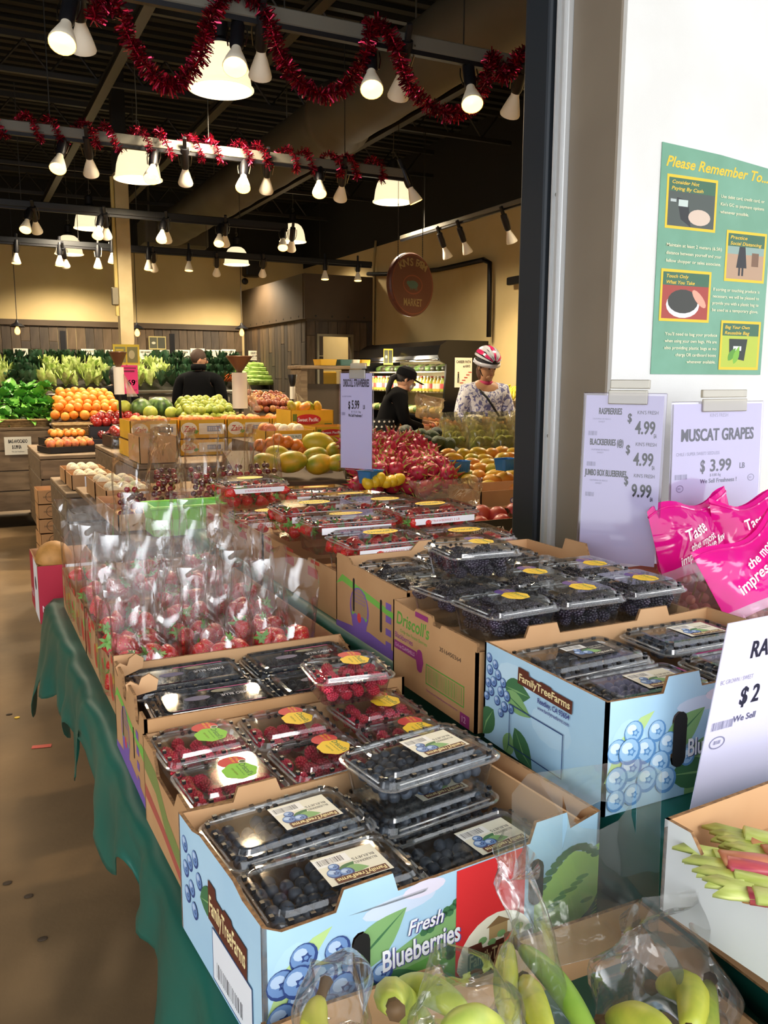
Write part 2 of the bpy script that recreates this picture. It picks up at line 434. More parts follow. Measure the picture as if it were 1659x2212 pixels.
MB().box(((X0 + XR) / 2 - .03, Y0 - .03, 2.84), (XR - X0 + .04, .06, .74)).box((X0 - .03, (Y0 + YB) / 2, 2.84), (.06, YB - Y0, .74)).build('upper_panel', brownp, rm)
bo = MB()
for i in range(9): bo.ball(.018, 8, 5, (.4, 1, 1), 0, T(X0 - .06, Y0 + .2 + i * .38, 2.52))
for i in range(4): bo.ball(.018, 8, 5, (1, .4, 1), 0, T(X0 + .15 + i * .3, Y0 - .06, 2.52))
bo.build('bolt_heads', steel, rm)['kind'] = 'stuff'
MB().box(((dl + dr) / 2, Y0 - .02, dt + .02), (dr - dl + .08, .06, .04)).box((dl - .02, Y0 - .02, dt / 2), (.04, .06, dt)).box((dr + .02, Y0 - .02, dt / 2), (.04, .06, dt)).build('door_trim', M('trim_grey', '8d8570', .4, .5), rm)
yc = M('yellow_crate', 'c9a02c', .5)
for i in range(5):
    one(MB().bbox((dr - .22, Y0 + .7, .13 + i * .33), (.36, .4, .31), .02).box((dr - .22, Y0 + .49, .2 + i * .33), (.2, .02, .05)), 'plastic_crate', yc, 'yellow plastic crate stacked inside the dark doorway of the corner room', 'crate', 'yellow crates in the doorway', smooth=False)
# duct
ductm = M('duct_fabric', '463f32', .6, var='3f392d', vscale=2)
dk = MB(); prof = []
y = 2.4
while y < 15.2:
    prof.append((.285 + (.05 if abs(y - 8.05) < .12 else 0) + .004 * math.sin(y * 9), y)); y += .11
dk.lathe(prof, 24, 0, Matrix(((1, 0, 0, 3.5), (0, 0, 1, 0), (0, 1, 0, 3.98), (0, 0, 0, 1))))
for yy in (3.5, 6.5, 9.5, 12.5): dk.tube([(3.5, yy, 4.2), (3.5, yy, 4.95)], .008, 5)
one(dk, 'air_duct', ductm, 'long round grey air duct hung under the black ceiling', 'duct')
dz = MB().bbox((3.6, 15.6, 3.95), (1.1, .7, .5), .05).tube([(3.2, 15.6, 4.1), (3.2, 15.6, 5.0)], .02, 6).tube([(4.0, 15.6, 4.1), (4.0, 15.6, 5.0)], .02, 6)
one(dz, 'ventilation_unit', M('vent_grey', '4b473c', .6), 'dark ventilation box at the far end of the air duct', 'vent', smooth=False)

# ------------------------------------------------------------------ light rails
ZR = 3.25
railm = M('rail_grey', '6f6b60', .5, .2)
black = M('black_metal', '15151a', .45, .3)
railm2 = M('rail_black', '1f2022', .45, .3)
RAILS = [(-1.0, 3.12, 4.29, 'grey light rail in front, draped with hanging loops of red tinsel', railm, .042, .075),
         (-1.0, 3.64, 6.92, 'second light rail wound along its length with red tinsel', railm, .042, .075),
         (-1.0, 3.63, 9.88, 'bare light rail behind the tinsel rails, ending beside the bell lamp by the duct', railm2, .042, .07),
         (-1.0, 5.97, 12.48, 'longest bare black light rail, furthest back before the beige wall', railm2, .042, .07)]
for x0, x1, y, lab, m, a, b in RAILS:
    t = thing('light_rail', lab, 'rail', ((x0 + x1) / 2, y, ZR), 0, 'ceiling light rails'); L = x1 - x0
    MB().bbox((0, 0, 0), (L, a, b), .006).build('rail_body', m, t)
    MB().box((0, 0, -b / 2 - .012), (L - .02, a * .8, .024)).build('track', black, t)
    for k in range(4): MB().tube([(-L / 2 + L * (k + .5) / 4, 0, b / 2), (-L / 2 + L * (k + .5) / 4, 0, 4.42 - ZR)], .004, 5).build('wire', steel, t)
t = thing('light_rail', 'light rail running along the beige side wall near the round sign', 'rail', (5.2, 8.2, ZR), 0, 'ceiling light rails')
MB().bbox((0, 0, 0), (.05, 3.6, .05), .006).build('rail_body', railm, t)
MB().box((0, 0, -.035), (.035, 3.6, .02)).build('track', black, t)
for k in (-1.2, 1.2): MB().tube([(0, k, 0), (0, k, 1.15)], .005, 5).build('wire', steel, t)

# track spotlights
bulbw = M('bulb_ceramic', 'f3ead6', .5, emit=.02, emitc='ffd9a0')
bulbe = M('bulb_face', 'fff0c8', .4, emit=2.6, emitc='ffc468')
sp = proto(thing('track_spotlight', 'x y', 'spotlight'))
# local: z = 0 at the pivot under the rail; the can and bulb point to -z
MB().lathe([(.0, .02), (.032, .02), (.034, 0), (.034, -.13), (.026, -.15), (0, -.15)], 14).build('housing', black, sp, True, 40)
MB().lathe([(.022, -.14), (.026, -.17), (.034, -.19), (.052, -.245), (.06, -.275), (.058, -.283)], 18, cap=False).build('bulb', bulbw, sp, True)
MB().lathe([(.0, -.268), (.03, -.272), (.056, -.281)], 18).build('lens', bulbe, sp, True)
MB().tube([(.045, 0, .0), (.05, 0, -.06), (.04, 0, -.13)], .004, 5).tube([(-.045, 0, 0), (-.05, 0, -.06), (-.04, 0, -.13)], .004, 5).build('yoke', M('bare_steel', '8a8576', .3, 1), sp)
MB().bbox((0, 0, .06), (.03, .03, .09), .004).build('adapter', black, sp)
def aim(loc, d):
    q = Vector(d).normalized().to_track_quat('-Z', 'Y'); return Matrix.Translation(loc) @ q.to_matrix().to_4x4()
LITD, OFFD = (-.22, -.52, -.82), (.16, .66, -.73)
HEADS = {4.29: [(135, 90, 1), (180, 104, 0), (508, 142, 1), (562, 162, 0), (803, 190, 1), (860, 206, 0), (1020, 222, 1), (1102, 244, 0)],
         6.92: [(125, 362, 1), (197, 374, 0), (327, 384, 1), (401, 394, 0), (525, 404, 1), (575, 411, 0), (690, 416, 1), (735, 428, 0), (898, 434, 2)],
         9.88: [(55, 495, 1), (80, 499, 0), (211, 509, 1), (231, 511, 0), (349, 517, 1), (361, 519, 0), (473, 525, 1), (486, 527, 0), (611, 534, 1), (629, 538, 0)],
         12.48: [(35, 567, 3), (129, 572, 3), (142, 574, 0), (212, 577, 3), (243, 566, 3), (321, 581, 3), (333, 582, 0), (408, 583, 3), (468, 592, 0), (567, 594, 0), (702, 602, 3), (773, 605, 3)]}
rn = {4.29: 'front tinsel-draped rail', 6.92: 'tinsel-wound rail', 9.88: 'bare third rail', 12.48: 'furthest rail'}
ordn = ['first', 'second', 'third', 'fourth', 'fifth', 'sixth', 'seventh', 'eighth', 'ninth', 'tenth', 'eleventh', 'twelfth', 'thirteenth', 'fourteenth', 'fifteenth', 'sixteenth']
for y, hs in HEADS.items():
    for i, (px, py, k) in enumerate(hs):
        d = Vector({0: OFFD, 1: LITD, 2: (.35, -.1, -.8), 3: (-.05, -.12, -.98)}[k]).normalized()
        p = A(px, py, y=y + d.y * .25)
        piv = p - d * .27
        nm = {0: 'aimed away', 1: 'glowing', 2: 'tilted outwards', 3: 'pointing straight down'}[k]
        clone(sp, aim(piv, d), '%s black spotlight from the aisle end of the %s, %s' % (ordn[i], rn[y], nm), 'spotlight', 'track spotlights')
        if k in (1, 3) and i % 2 == 0: lamp('spot_glow', 'SPOT', piv + d * .3, 85 if y > 12 else 24, (1, .74, .45), .05, 1.5, d.to_track_quat('-Z', 'Y').to_euler())
for i, (px, py) in enumerate([(950, 528), (993, 516), (1088, 490)]):
    p = A(px, py, x=5.2); d = Vector((.45, .1, -.85)).normalized()
    clone(sp, aim(Vector((5.2, p.y, ZR - .1)), d), '%s black track spotlight on the side wall rail, lighting the beige wall' % ordn[i], 'spotlight', 'track spotlights')
    lamp('spot_glow', 'SPOT', Vector((5.2, p.y, ZR - .1)) + d * .3, 45, (1, .78, .5), .05, 1.7, d.to_track_quat('-Z', 'Y').to_euler())

# bell lamps
glassm = plastic('bell_glass', 'fff6e4', .22, .2, 0, 1, .55, 1.4, 'fff3dc')
bp = proto(thing('bell_lamp', 'x y', 'lamp'))
bell = MB(); prof = [(.222, 0), (.238, .004), (.238, .014), (.222, .024), (.218, .05), (.205, .14), (.185, .21), (.15, .27), (.105, .305), (.09, .31)]
bell.lathe(prof, 40, 0, None, lambda a, z: 1 + .006 * math.cos(40 * a), cap=False).build('glass_bell', [M('prismatic_glass', 'fff4dd', .35, emit=.5, emitc='ffe8bc')], bp, True)
MB().lathe([(0, .30), (.088, .30), (.09, .33), (.06, .36), (.058, .47), (.03, .49), (0, .49)], 20).build('ballast_cap', black, bp, True, 40)
MB().lathe([(0, .30), (.05, .285), (.062, .22), (.04, .16), (0, .15)], 16).build('lamp_bulb', M('metal_halide', 'ffffff', .4, emit=14, emitc='fff0d0'), bp, True)
MB().tube([(0, 0, .48), (.01, 0, .7), (0, 0, 1.47)], .005, 5).tube([(0, 0, .5), (.03, 0, .53), (.02, 0, .57), (-.02, 0, .56)], .005, 5).build('hanging_cable', M('cable_grey', '5b5950', .5), bp)
BELLS = [((1.9, 6.54, 3.58), 'largest glass bell lamp, glowing behind the front tinsel rail'), ((1.79, 9.18, 3.45), 'glass bell lamp above the cream column'),
         ((4.82, 9.5, 3.56), 'glass bell lamp at the end of the tinsel-wound rail'), ((2.0, 14.09, 3.71), 'glass bell lamp behind the bare rail, upper of the two left of the column'),
         ((1.9, 15.92, 3.55), 'glass bell lamp crossed by the furthest rail, lower of the two left of the column'), ((5.51, 14.74, 3.85), 'glass bell lamp beside the end of the bare third rail'),
         ((4.78, 15.73, 3.53), 'glass bell lamp before the beige wall, crossed by the furthest rail')]
for p, lab in BELLS:
    clone(bp, Matrix.Translation(p), lab, 'lamp', 'glass bell lamps')
    lamp('bell_glow', 'SPOT', (p[0], p[1], p[2] - .03), 165, (1, .84, .60), .15, 2.6)
for p in ((-1.5, 8, 3.6), (-1.5, 12.5, 3.6), (5.6, 6, 3.7), (1.5, 12, 3.6)):   # further lamps of the hall, beyond the frame
    lamp('bell_glow', 'SPOT', p, 170, (1, .84, .60), .15, 2.6)
# little filament pendants before the plank wall
fil = proto(thing('filament_pendant', 'x y', 'lamp'))
MB().lathe([(0, .1), (.02, .1), (.03, .06), (.1, .02), (.13, -.01), (.12, -.02), (.09, -.01), (.02, .03)], 20, cap=False).build('shade', black, fil, True, 50)
MB().lathe([(0, -.15), (.025, -.145), (.045, -.11), (.045, -.07), (.02, -.02), (.012, 0)], 14).build('bulb', M('filament_bulb', 'ffb060', .3, emit=6, emitc='ff9a3c'), fil, True)
MB().tube([(0, 0, .1), (0, 0, 2.3)], .006, 5).build('cord', black, fil)
for i, (px, py) in enumerate([(37, 704), (296, 709), (522, 709)]):
    p = A(px, py, y=16.4)
    clone(fil, Matrix.Translation(p), 'small black pendant with a glowing filament bulb, ' + ['over the dark kale', 'just behind the cream column', 'beside the boarded corner room'][i], 'lamp', 'filament pendants')

# ------------------------------------------------------------------ tinsel
tins = [M('tinsel_red', '9c0f2a', .25, .85), M('tinsel_crimson', '6d0a22', .3, .85), M('tinsel_pink', 'd2365c', .2, .8)]
def tinsel(path, rad, n, seed, lab):
    R = random.Random(seed); mb = MB(); path = [Vector(p) for p in path]
    seg = [(path[i + 1] - path[i]).length for i in range(len(path) - 1)]; tot = sum(seg)
    for k in range(n):
        d = R.uniform(0, tot); i = 0
        while i < len(seg) - 1 and d > seg[i]: d -= seg[i]; i += 1
        p = path[i].lerp(path[i + 1], min(1, d / seg[i])); tg = (path[i + 1] - path[i]).normalized()
        a = tg.orthogonal().normalized(); a.rotate(Matrix.Rotation(R.uniform(0, 2 * PI), 3, tg)); a = (a + tg * R.uniform(-.5, .5)).normalized()
        b = a.cross(Vector((R.uniform(-1, 1), R.uniform(-1, 1), R.uniform(-1, 1)))).normalized() * R.uniform(.002, .0042)
        q = p + a * rad * R.uniform(.65, 1.15); q.z -= rad * .1
        mb.add([p - b, p + b, q + b, q - b], [(0, 1, 2, 3)], R.choice((0, 0, 1, 1, 2)))
    mb.tube([tuple(p) for p in path], .004, 4)
    return tag(mb.build('tinsel_garland', tins), lab, 'garland', None)
def smoothp(pts, n=5):
    out = []; P = [Vector(p) for p in pts]
    for i in range(len(P) - 1):
        a, b, c, d = P[max(i - 1, 0)], P[i], P[i + 1], P[min(i + 2, len(P) - 1)]
        for k in range(n):
            t = k / n
            out.append(.5 * ((2 * b) + (c - a) * t + (2 * a - 5 * b + 4 * c - d) * t * t + (3 * b - a - 3 * c + d) * t ** 3))
    return out + [P[-1]]
g1 = [(203, 45), (215, 5), (255, 12), (270, 60), (300, 120), (340, 170), (370, 185), (405, 162), (432, 120), (450, 55), (470, 10), (500, -25), (545, -5), (580, 40), (600, 105), (640, 170), (695, 203), (740, 190), (775, 150), (797, 90), (805, 50), (835, 62), (860, 110), (885, 185), (930, 228), (985, 246), (1028, 215), (1050, 165), (1062, 120), (1090, 165), (1118, 125), (1133, 105)]
tinsel(smoothp([A(x, y, y=4.24) for x, y in g1]), .05, 5200, 1, 'long crimson tinsel garland hanging in deep swags from the front rail')
pts = []; x0, x1 = A(0, 260, y=6.92).x - .3, A(832, 370, y=6.92).x
n = 190
for i in range(n):
    t = i / (n - 1); a = t * 17 * 2 * PI
    pts.append((x0 + (x1 - x0) * t + .03 * math.sin(a * .5), 6.92 + .075 * math.cos(a), ZR + .01 + .078 * math.sin(a)))
tinsel(pts, .04, 5200, 2, 'crimson tinsel garland wound in a spiral round the second rail')

# ------------------------------------------------------------------ poster on the white wall
gm = M('poster_green', '5d9677', .35, var='6aa285', vscale=6)
yl = ink('f2c52c'); paperc = ink('f4edc9')
pu = A(1420, 305, y=YF); pd = A(1405, 808, y=YF); pw = A(1640, 800, y=YF)
PW_, PH_ = pw.x - pd.x + .005, pu.z - pd.z
post = thing('notice_poster', 'green store notice poster with yellow lettering and four framed pictures on the white wall', 'poster', (pd.x - .002, YF - .003, pd.z))
MB().prism([(0, 0), (PW_, 0), (PW_, PH_ - .03), (PW_ * .5, PH_ - .01), (0, PH_)], .0015, frame((0, 0, 0), (1, 0, 0), (0, 0, 1)), mo=0, mi=0, me=0).build('sheet', gm, post)
ar = Art(); W_, H_ = PW_, PH_
ar.text('Please Remember To...', W_ * .04, H_ * .905, H_ * .045, yl, width=W_ * .9, bold=.02, shear=.3, rot=-.02)
def pic(u, v, pw_, ph_, title, cols):
    ar.rect(u - .008, v - .008, pw_ + .016, ph_ + .016, yl); ar.rect(u, v, pw_, ph_, ink(cols[0]))
    for s_ in cols[1:]: getattr(ar, s_[0])(*s_[1:])
    if title:
        ar.rect(u, v + ph_ * .72, pw_, ph_ * .28, ink('3f6b52'))
        for k, tt in enumerate(title): ar.text(tt, u + pw_ * .06, v + ph_ * (.88 - .13 * k), ph_ * .075, yl, bold=.012, shear=.3, width=min(pw_ * .85, len(tt) * ph_ * .066))
pa, pb = W_ * .40, H_ * .205
u, v = W_ * .07, H_ * .655
pic(u, v, pa, pb, ('Consider Not', 'Paying By Cash'), ['4d5550', ('poly', [(u + pa * .28, v + .02), (u + pa * .5, v), (u + pa * .42, v + pb * .55), (u + pa * .18, v + pb * .6)], ink('2b2d30')), ('rect', u + pa * .22, v + pb * .42, pa * .2, pb * .14, ink('c9d6cf')), ('ell', u + pa * .68, v + pb * .22, pa * .24, pb * .17, ink('d9c3b0')), ('rect', u + pa * .05, v + pb * .5, pa * .12, pb * .06, ink('bcc5c2'))])
u, v = W_ * .61, H_ * .445
pic(u, v, W_ * .34, pb, ('Practice', 'Social Distancing'), ['b9987c', ('rect', u, v + pb * .55, W_ * .34, pb * .2, ink('8fa9a0')), ('poly', [(u + .04, v + pb * .25), (u + .085, v + pb * .25), (u + .075, v + pb * .72), (u + .05, v + pb * .72)], ink('2a2a2e')), ('rect', u + .05, v + .01, .008, pb * .25, ink('2a2a2e')), ('rect', u + .064, v + .01, .008, pb * .25, ink('2a2a2e')), ('rect', u + .105, v + pb * .3, .03, pb * .3, ink('7b5b44'))])
u, v = W_ * .06, H_ * .25
pic(u, v, pa, pb, ('Touch Only', 'What You Take'), ['a8443a', ('ell', u + pa * .45, v + pb * .3, pa * .36, pb * .28, ink('ece9e4')), ('ell', u + pa * .45, v + pb * .38, pa * .33, pb * .26, ink('3c3d38')), ('ell', u + pa * .8, v + pb * .45, pa * .2, pb * .1, ink('e5a48c'), 14, -.7)])
u, v = W_ * .61, H_ * .035
pic(u, v, W_ * .34, pb, ('Bag Your Own', 'Reusable Bag'), ['b7c646', ('poly', [(u + .035, v + .03), (u + .1, v + .02), (u + .11, v + pb * .65), (u + .03, v + pb * .65)], ink('2c3530')), ('rect', u + .05, v + pb * .38, .035, .014, ink('dfe5df')), ('leaf', u + .03, v + .02, .05, .012, .9, ink('5e9a34')), ('leaf', u + .055, v + .01, .06, .012, 1.2, ink('7fb83c'))])
for k, (tt, uu, al) in enumerate([('Use debit card, credit card, or', .52, 'l'), ("Kin's GC as payment options", .52, 'l'), ('whenever possible.', .52, 'l')]):
    ar.text(tt, W_ * uu, H_ * (.80 - .034 * k), .0095, paperc, align=al, bold=.008, width=W_ * (.4 if k < 2 else .26))
for k, tt in enumerate(['Maintain at least 2 meters (6.5ft)', 'distance between yourself and your', 'fellow shopper or sales associate.']):
    ar.text(tt, W_ * .555, H_ * (.565 - .034 * k), .0095, paperc, align='r', bold=.008, width=W_ * .48)
for k, tt in enumerate(['If sorting or touching produce is', 'necessary, we will be pleased to', 'provide you with a plastic bag to', 'be used as a temporary glove.']):
    ar.text(tt, W_ * .50, H_ * (.385 - .031 * k), .0095, paperc, bold=.008, width=W_ * .43)
for k, tt in enumerate(["You'll need to bag your produce", 'when using your own bags. We are', 'also providing plastic bags at no', 'charge OR cardboard boxes', 'whenever available.']):
    ar.text(tt, W_ * .56, H_ * (.175 - .031 * k), .0095, paperc, align='r', bold=.008, width=W_ * (.46 if k < 3 else .36 if k == 3 else .26))
ar.build('print', post, frame((0, -.0002, 0), (1, 0, 0), (0, 0, 1)))
# ================================================================== DISPLAY TABLES AND CLOTH
teal = M('teal_satin', '0e6053', .42, var='0a5146', vscale=2.5, spec=.6)
T1, T2 = .765, .895
wood = M('raw_wood', '8b6b45', .7, var='74583a', vscale=5, stretch=(1, 6, 6))
def table(name, lab, x0, x1, y0, y1, z, legs=True):
    t = thing(name, lab, 'table', ((x0 + x1) / 2, (y0 + y1) / 2, 0))
    W_, D_ = x1 - x0, y1 - y0
    MB().bbox((0, 0, z - .02), (W_, D_, .03), .004).build('tabletop', wood, t)
    for sx in (-1, 1):
        for sy in (-1, 1): MB().bbox((sx * (W_ / 2 - .2) if W_ > 1 else sx * W_ * .12, sy * (D_ / 2 - .12), (z - .035) / 2), (.06, .06, z - .035), .004).build('leg', wood, t)
    return t
table('display_table', 'lower wooden display table under the green cloth, carrying the berry boxes by the aisle', .24, .80, .80, 2.9, T1 - .008)
table('display_table', 'upper wooden display table under the green cloth, carrying the blackberry boxes by the wall', .83, 1.62, .42, 3.35, T2 - .008)
table('side_stand', 'low wooden stand under the plantain box', .2, .74, .36, .78, .66)
def cloth():
    mb = MB(); R = random.Random(4)
    def nz(x, y, s=1.0): return noise.noise(Vector((x * s, y * s, 3.3)))
    # lower table: top, side skirt towards the aisle, far end skirt, as one sheet
    ys = [.42 + (2.98 - .42) * i / 110 for i in range(111)]
    loops = []
    for i, y in enumerate(ys):
        row = []
        far = max(0, (y - 2.45) / .5)
        hem = .60 + .05 * math.sin(y * 9.5 + .8) + .03 * math.sin(y * 23) + (.05 if y < 1.3 else 0) - .17 * min(1, far) - (.10 if 2.02 < y < 2.16 else 0)
        for xx in (.80, .65, .5, .38, .30, .25): row.append((xx, y, T1 + .001 * nz(xx * 9, y * 9)))
        for k in range(1, 17):
            t = k / 16; z = T1 - (T1 - hem) * t
            fold = .018 * math.sin(y * 26 + 1.5 * math.sin(y * 5)) + .014 * math.sin(y * 11.3 + 2)
            x = .232 - .012 * min(1, t * 6) - .012 * t - fold * t ** .8 * .6 - .045 * min(1, far) * t ** 1.2 + .006 * nz(y * 14, z * 14)
            row.append((x, y + .01 * math.sin(k * .7 + y * 8) * t, z))
        loops.append(row)
    mb.loft(loops, mi=0, closed=False)
    # step up to the upper tier and its top, with a fallen front
    loops = []
    for i in range(61):
        y = .40 + (3.38 - .40) * i / 60; row = []
        for k in range(6): z = T1 - .0 + (T2 - T1) * k / 5; row.append((.80 + .012 * math.sin(y * 19) * (1 - k / 5), y, z))
        for xx in (.83, .95, 1.1, 1.3, 1.5, 1.64):
            row.append((xx, y, T2 + (.006 * nz(xx * 7, y * 7) - .004 if (y < .84) else -.001)))
        loops.append(row)
    mb.loft(loops, mi=0, closed=False)
    o = mb.build('tablecloth', teal, None, True)
    s = o.modifiers.new('s', 'SOLIDIFY'); s.thickness = .0015; s.offset = -1
    return tag(o, 'dark green satin cloth draped over the stepped berry tables, hem folded over the aisle', 'tablecloth')
cloth()

# ================================================================== CARDBOARD BOXES
kraft = M('kraft_board', 'c39768', .75, var='b88b5d', vscale=6, bump=.03, bscale=150)
kraftin = M('kraft_inner', 'd2a87c', .8, var='c89c70', vscale=5)
kedge = M('corrugated_edge', '9a7248', .85, var='6e4e30', vscale=160)
blueb = M('box_sky_blue', 'a4cbe6', .55, var='b4d8ee', vscale=5)
whiteb = M('white_board', 'dfe2e3', .6, var='d4d8da', vscale=5)
def rim(w, h, prof):
    """outline of a box wall: prof = [(u fraction, height)] along the top from left to right"""
    return [(0, 0), (w, 0)] + [(w * u, h + dz) for u, dz in reversed(prof)]
def slot(u, v, w, h, n=5):
    r = w / 2; out = []
    for k in range(n + 1): a = PI * k / n; out.append((u + r * math.cos(a), v + h / 2 - r + r * math.sin(a)))
    for k in range(n + 1): a = PI + PI * k / n; out.append((u + r * math.cos(a), v - h / 2 + r + r * math.sin(a)))
    return out
FLAT = [(0, 0), (1, 0)]
def carton(name, lab, x, y, z, w, d, h, rz=0, outer=None, front=FLAT, back=FLAT, left=FLAT, right=FLAT, fh=(), lh=(), rh=(), arts=None, pad=None, group=None, inner=None, th=.005, cat='box'):
    t = thing(name, lab, cat, (x, y, z), rz, group); outer = outer or kraft; inner = inner or kraftin
    FR = {'front': (frame((-w / 2, -d / 2, 0), (1, 0, 0), (0, 0, 1)), w, front, fh), 'back': (frame((w / 2, d / 2, 0), (-1, 0, 0), (0, 0, 1)), w, back, ()),
          'left': (frame((-w / 2, d / 2, 0), (0, -1, 0), (0, 0, 1)), d, left, lh), 'right': (frame((w / 2, -d / 2, 0), (0, 1, 0), (0, 0, 1)), d, right, rh)}
    for k, (fr, ww, pr, hs) in FR.items():
        o = MB().prism(rim(ww, h, pr), th, fr, hs, 0, 1, 2).build(k + '_panel', [outer, inner, kedge], t)
        if arts and k in arts:
            a = Art(clip=(ww, h + .02)); arts[k](a, ww, h); a.up(); [a.poly(s_, ink('141210')) for s_ in hs]; a.build('print', o, fr)  # print covers the handle holes; near-black shapes paint in their shaded inside
    MB().box((0, 0, th / 2), (w - .002, d - .002, th)).build('bottom', inner, t)
    if pad: MB().box((0, 0, pad), (w - 2 * th - .002, d - 2 * th - .002, .003)).build('inner_tray', inner, t)
    return t
def banner(a, u, v, w, h, rot=0.0, fs=1.0):
    """brown farm name plate with cream letters"""
    c, s = math.cos(rot), math.sin(rot); R2 = lambda x, y: (u + x * c - y * s, v + x * s + y * c)
    a.poly([R2(*p) for p in [(-.03 * w, -.35 * h), (w * 1.02, -.35 * h), (w * 1.02, .85 * h), (w * .65, .85 * h), (w * .62, 1.0 * h), (w * .42, 1.0 * h), (w * .4, .85 * h), (w * .2, .9 * h), (w * .18, 1.25 * h), (-.03 * w, 1.25 * h)]], ink('5d2b1c'))
    x, y = R2(0, 0); a.text('FamilyTreeFarms', x, y, h * .72, ink('f3e2a8'), width=w * .98, bold=.018, rot=rot)
B1, B2, B3 = ink('6f92c4'), ink('2f4580'), ink('b9cfea')
P1, P2, P3 = ink('9cc4e6'), ink('5b8fc4'), ink('d6e9f7')
lg, dg_, mg = ink('84b070'), ink('41744a'), ink('b9d88c')
def ftf_front(a, w, h, pale=False):
    bA, bB, bC = (P1, P2, P3) if pale else (B1, B2, B3); H = h * .86
    a.ell(w * .08, H * .55, w * .07, H * .4, ink('b6daf0'), 16); a.poly([(0, H * .35), (w * .02, H * .3), (w * .17, H * .98), (w * .12, H * .94), (w * .05, H * .75)], mg)
    # hills
    a.poly([(w * .3, 0), (w * .3, H * .5), (w * .4, H * .62), (w * .5, H * .78), (w * .56, H * .85), (w * .62, H * .9), (w * .62, 0)], lg)
    a.poly([(w * .38, 0), (w * .34, H * .35), (w * .45, H * .38), (w * .55, H * .3), (w * .62, H * .33), (w * .62, 0)], ink('6aa84e'))
    for i in range(22):
        t = i / 21; a.ell(w * (.42 + .2 * t), H * (.62 + .3 * t) + .004 * math.sin(i * 2.1), .006, .005, dg_, 8, raise_=i == 0)
    for i in range(18): a.ell(w * (.5 + .11 * ((i * 7) % 5) / 4), H * (.3 + .12 * ((i * 5) % 7) / 7), .007, .005, ink('2f5a2f'), 8, raise_=i == 0)
    a.ell(w * .35, H * .95, .05, .012, ink('cfdcf2'), 14); a.ell(w * .42, H * 1.02, .03, .01, ink('e6dff0'), 14)
    a.leaf(w * .21, H * .52, .095, .024, .62, lg, dg_); a.leaf(w * .24, H * .25, .10, .024, -.1, dg_, lg)
    # hills right of the red panel
    a.poly([(w * .77, 0), (w * .77, H * .5), (w * .84, H * .72), (w * .9, H * .86), (w * .95, H * .8), (w, H * .84), (w, 0)], ink('a9d36a'))
    for i in range(12):
        t = i / 11; a.ell(w * (.79 + .2 * t), H * (.6 + .28 * math.sin(t * 2.6)), .011, .005, dg_, 8, raise_=i == 0)
    for i in range(9): a.ell(w * (.8 + .18 * ((i * 5) % 9) / 9), H * (.30 + .3 * ((i * 4) % 7) / 7), .012, .0035, ink('5c9a48'), 8, raise_=i == 0)
    for i in range(6): a.poly([(w * (.77 + i * .035), 0), (w * (.785 + i * .035), 0), (w * (1.0), H * (.1 + .04 * i)), (w * 1.0, H * (.13 + .04 * i))], dg_, i == 0)
    # red panel with house scene and name
    a.poly([(w * .515, 0), (w * .735, 0), (w * .735, h - .013), (w * .515, h - .0135)], ink('d92a2e'))
    pts = [(w * .54, 0)] + [(w * (.645 + .125 * math.cos(PI - PI * k / 12)), H * (.12 + .42 * math.sin(PI * k / 12))) for k in range(13)] + [(w * .77, 0)]
    a.poly(pts, ink('f3efd9')); a.rect(w * .62, H * .3, w * .06, H * .12, ink('b59766')); a.poly([(w * .61, H * .42), (w * .69, H * .42), (w * .65, H * .5)], ink('8b6b45'))
    for i in range(7): a.ell(w * (.57 + .03 * i), H * (.27 + .05 * (i % 2)), .007, .005, lg, 8, raise_=i == 0)
    banner(a, w * .56, H * .1, w * .2, H * .17)
    # berries
    for (x, y, r) in [(.03, .56, .11), (.085, .72, .105), (.17, .68, .10), (.215, .52, .11), (.13, .50, .12), (.185, .33, .12), (.08, .36, .12), (.03, .27, .12), (.14, .2, .12), (.09, .08, .1), (.21, .14, .12), (.03, .06, .1), (.07, .54, .12)]:
        a.berry(w * x + .006, H * y + .012, H * r * 1.15, bA, bB, bC)
    a.berry(w * .30, H * .42, H * .1, bA, bB, bC)
    pu_ = ink('6a62b0'); wl = ink('f4f4f8')
    for dx, m in ((.0012, pu_), (0, wl)):
        a.text('Fresh', w * .37 + dx, H * .66 - dx, H * .13, m, bold=.015 if m is wl else .04, shear=.25, width=w * .1, rot=.02)
        a.text('Blueberries', w * .30 + dx, H * .42 - dx, H * .19, m, bold=.02 if m is wl else .05, width=w * .225, rot=.02)
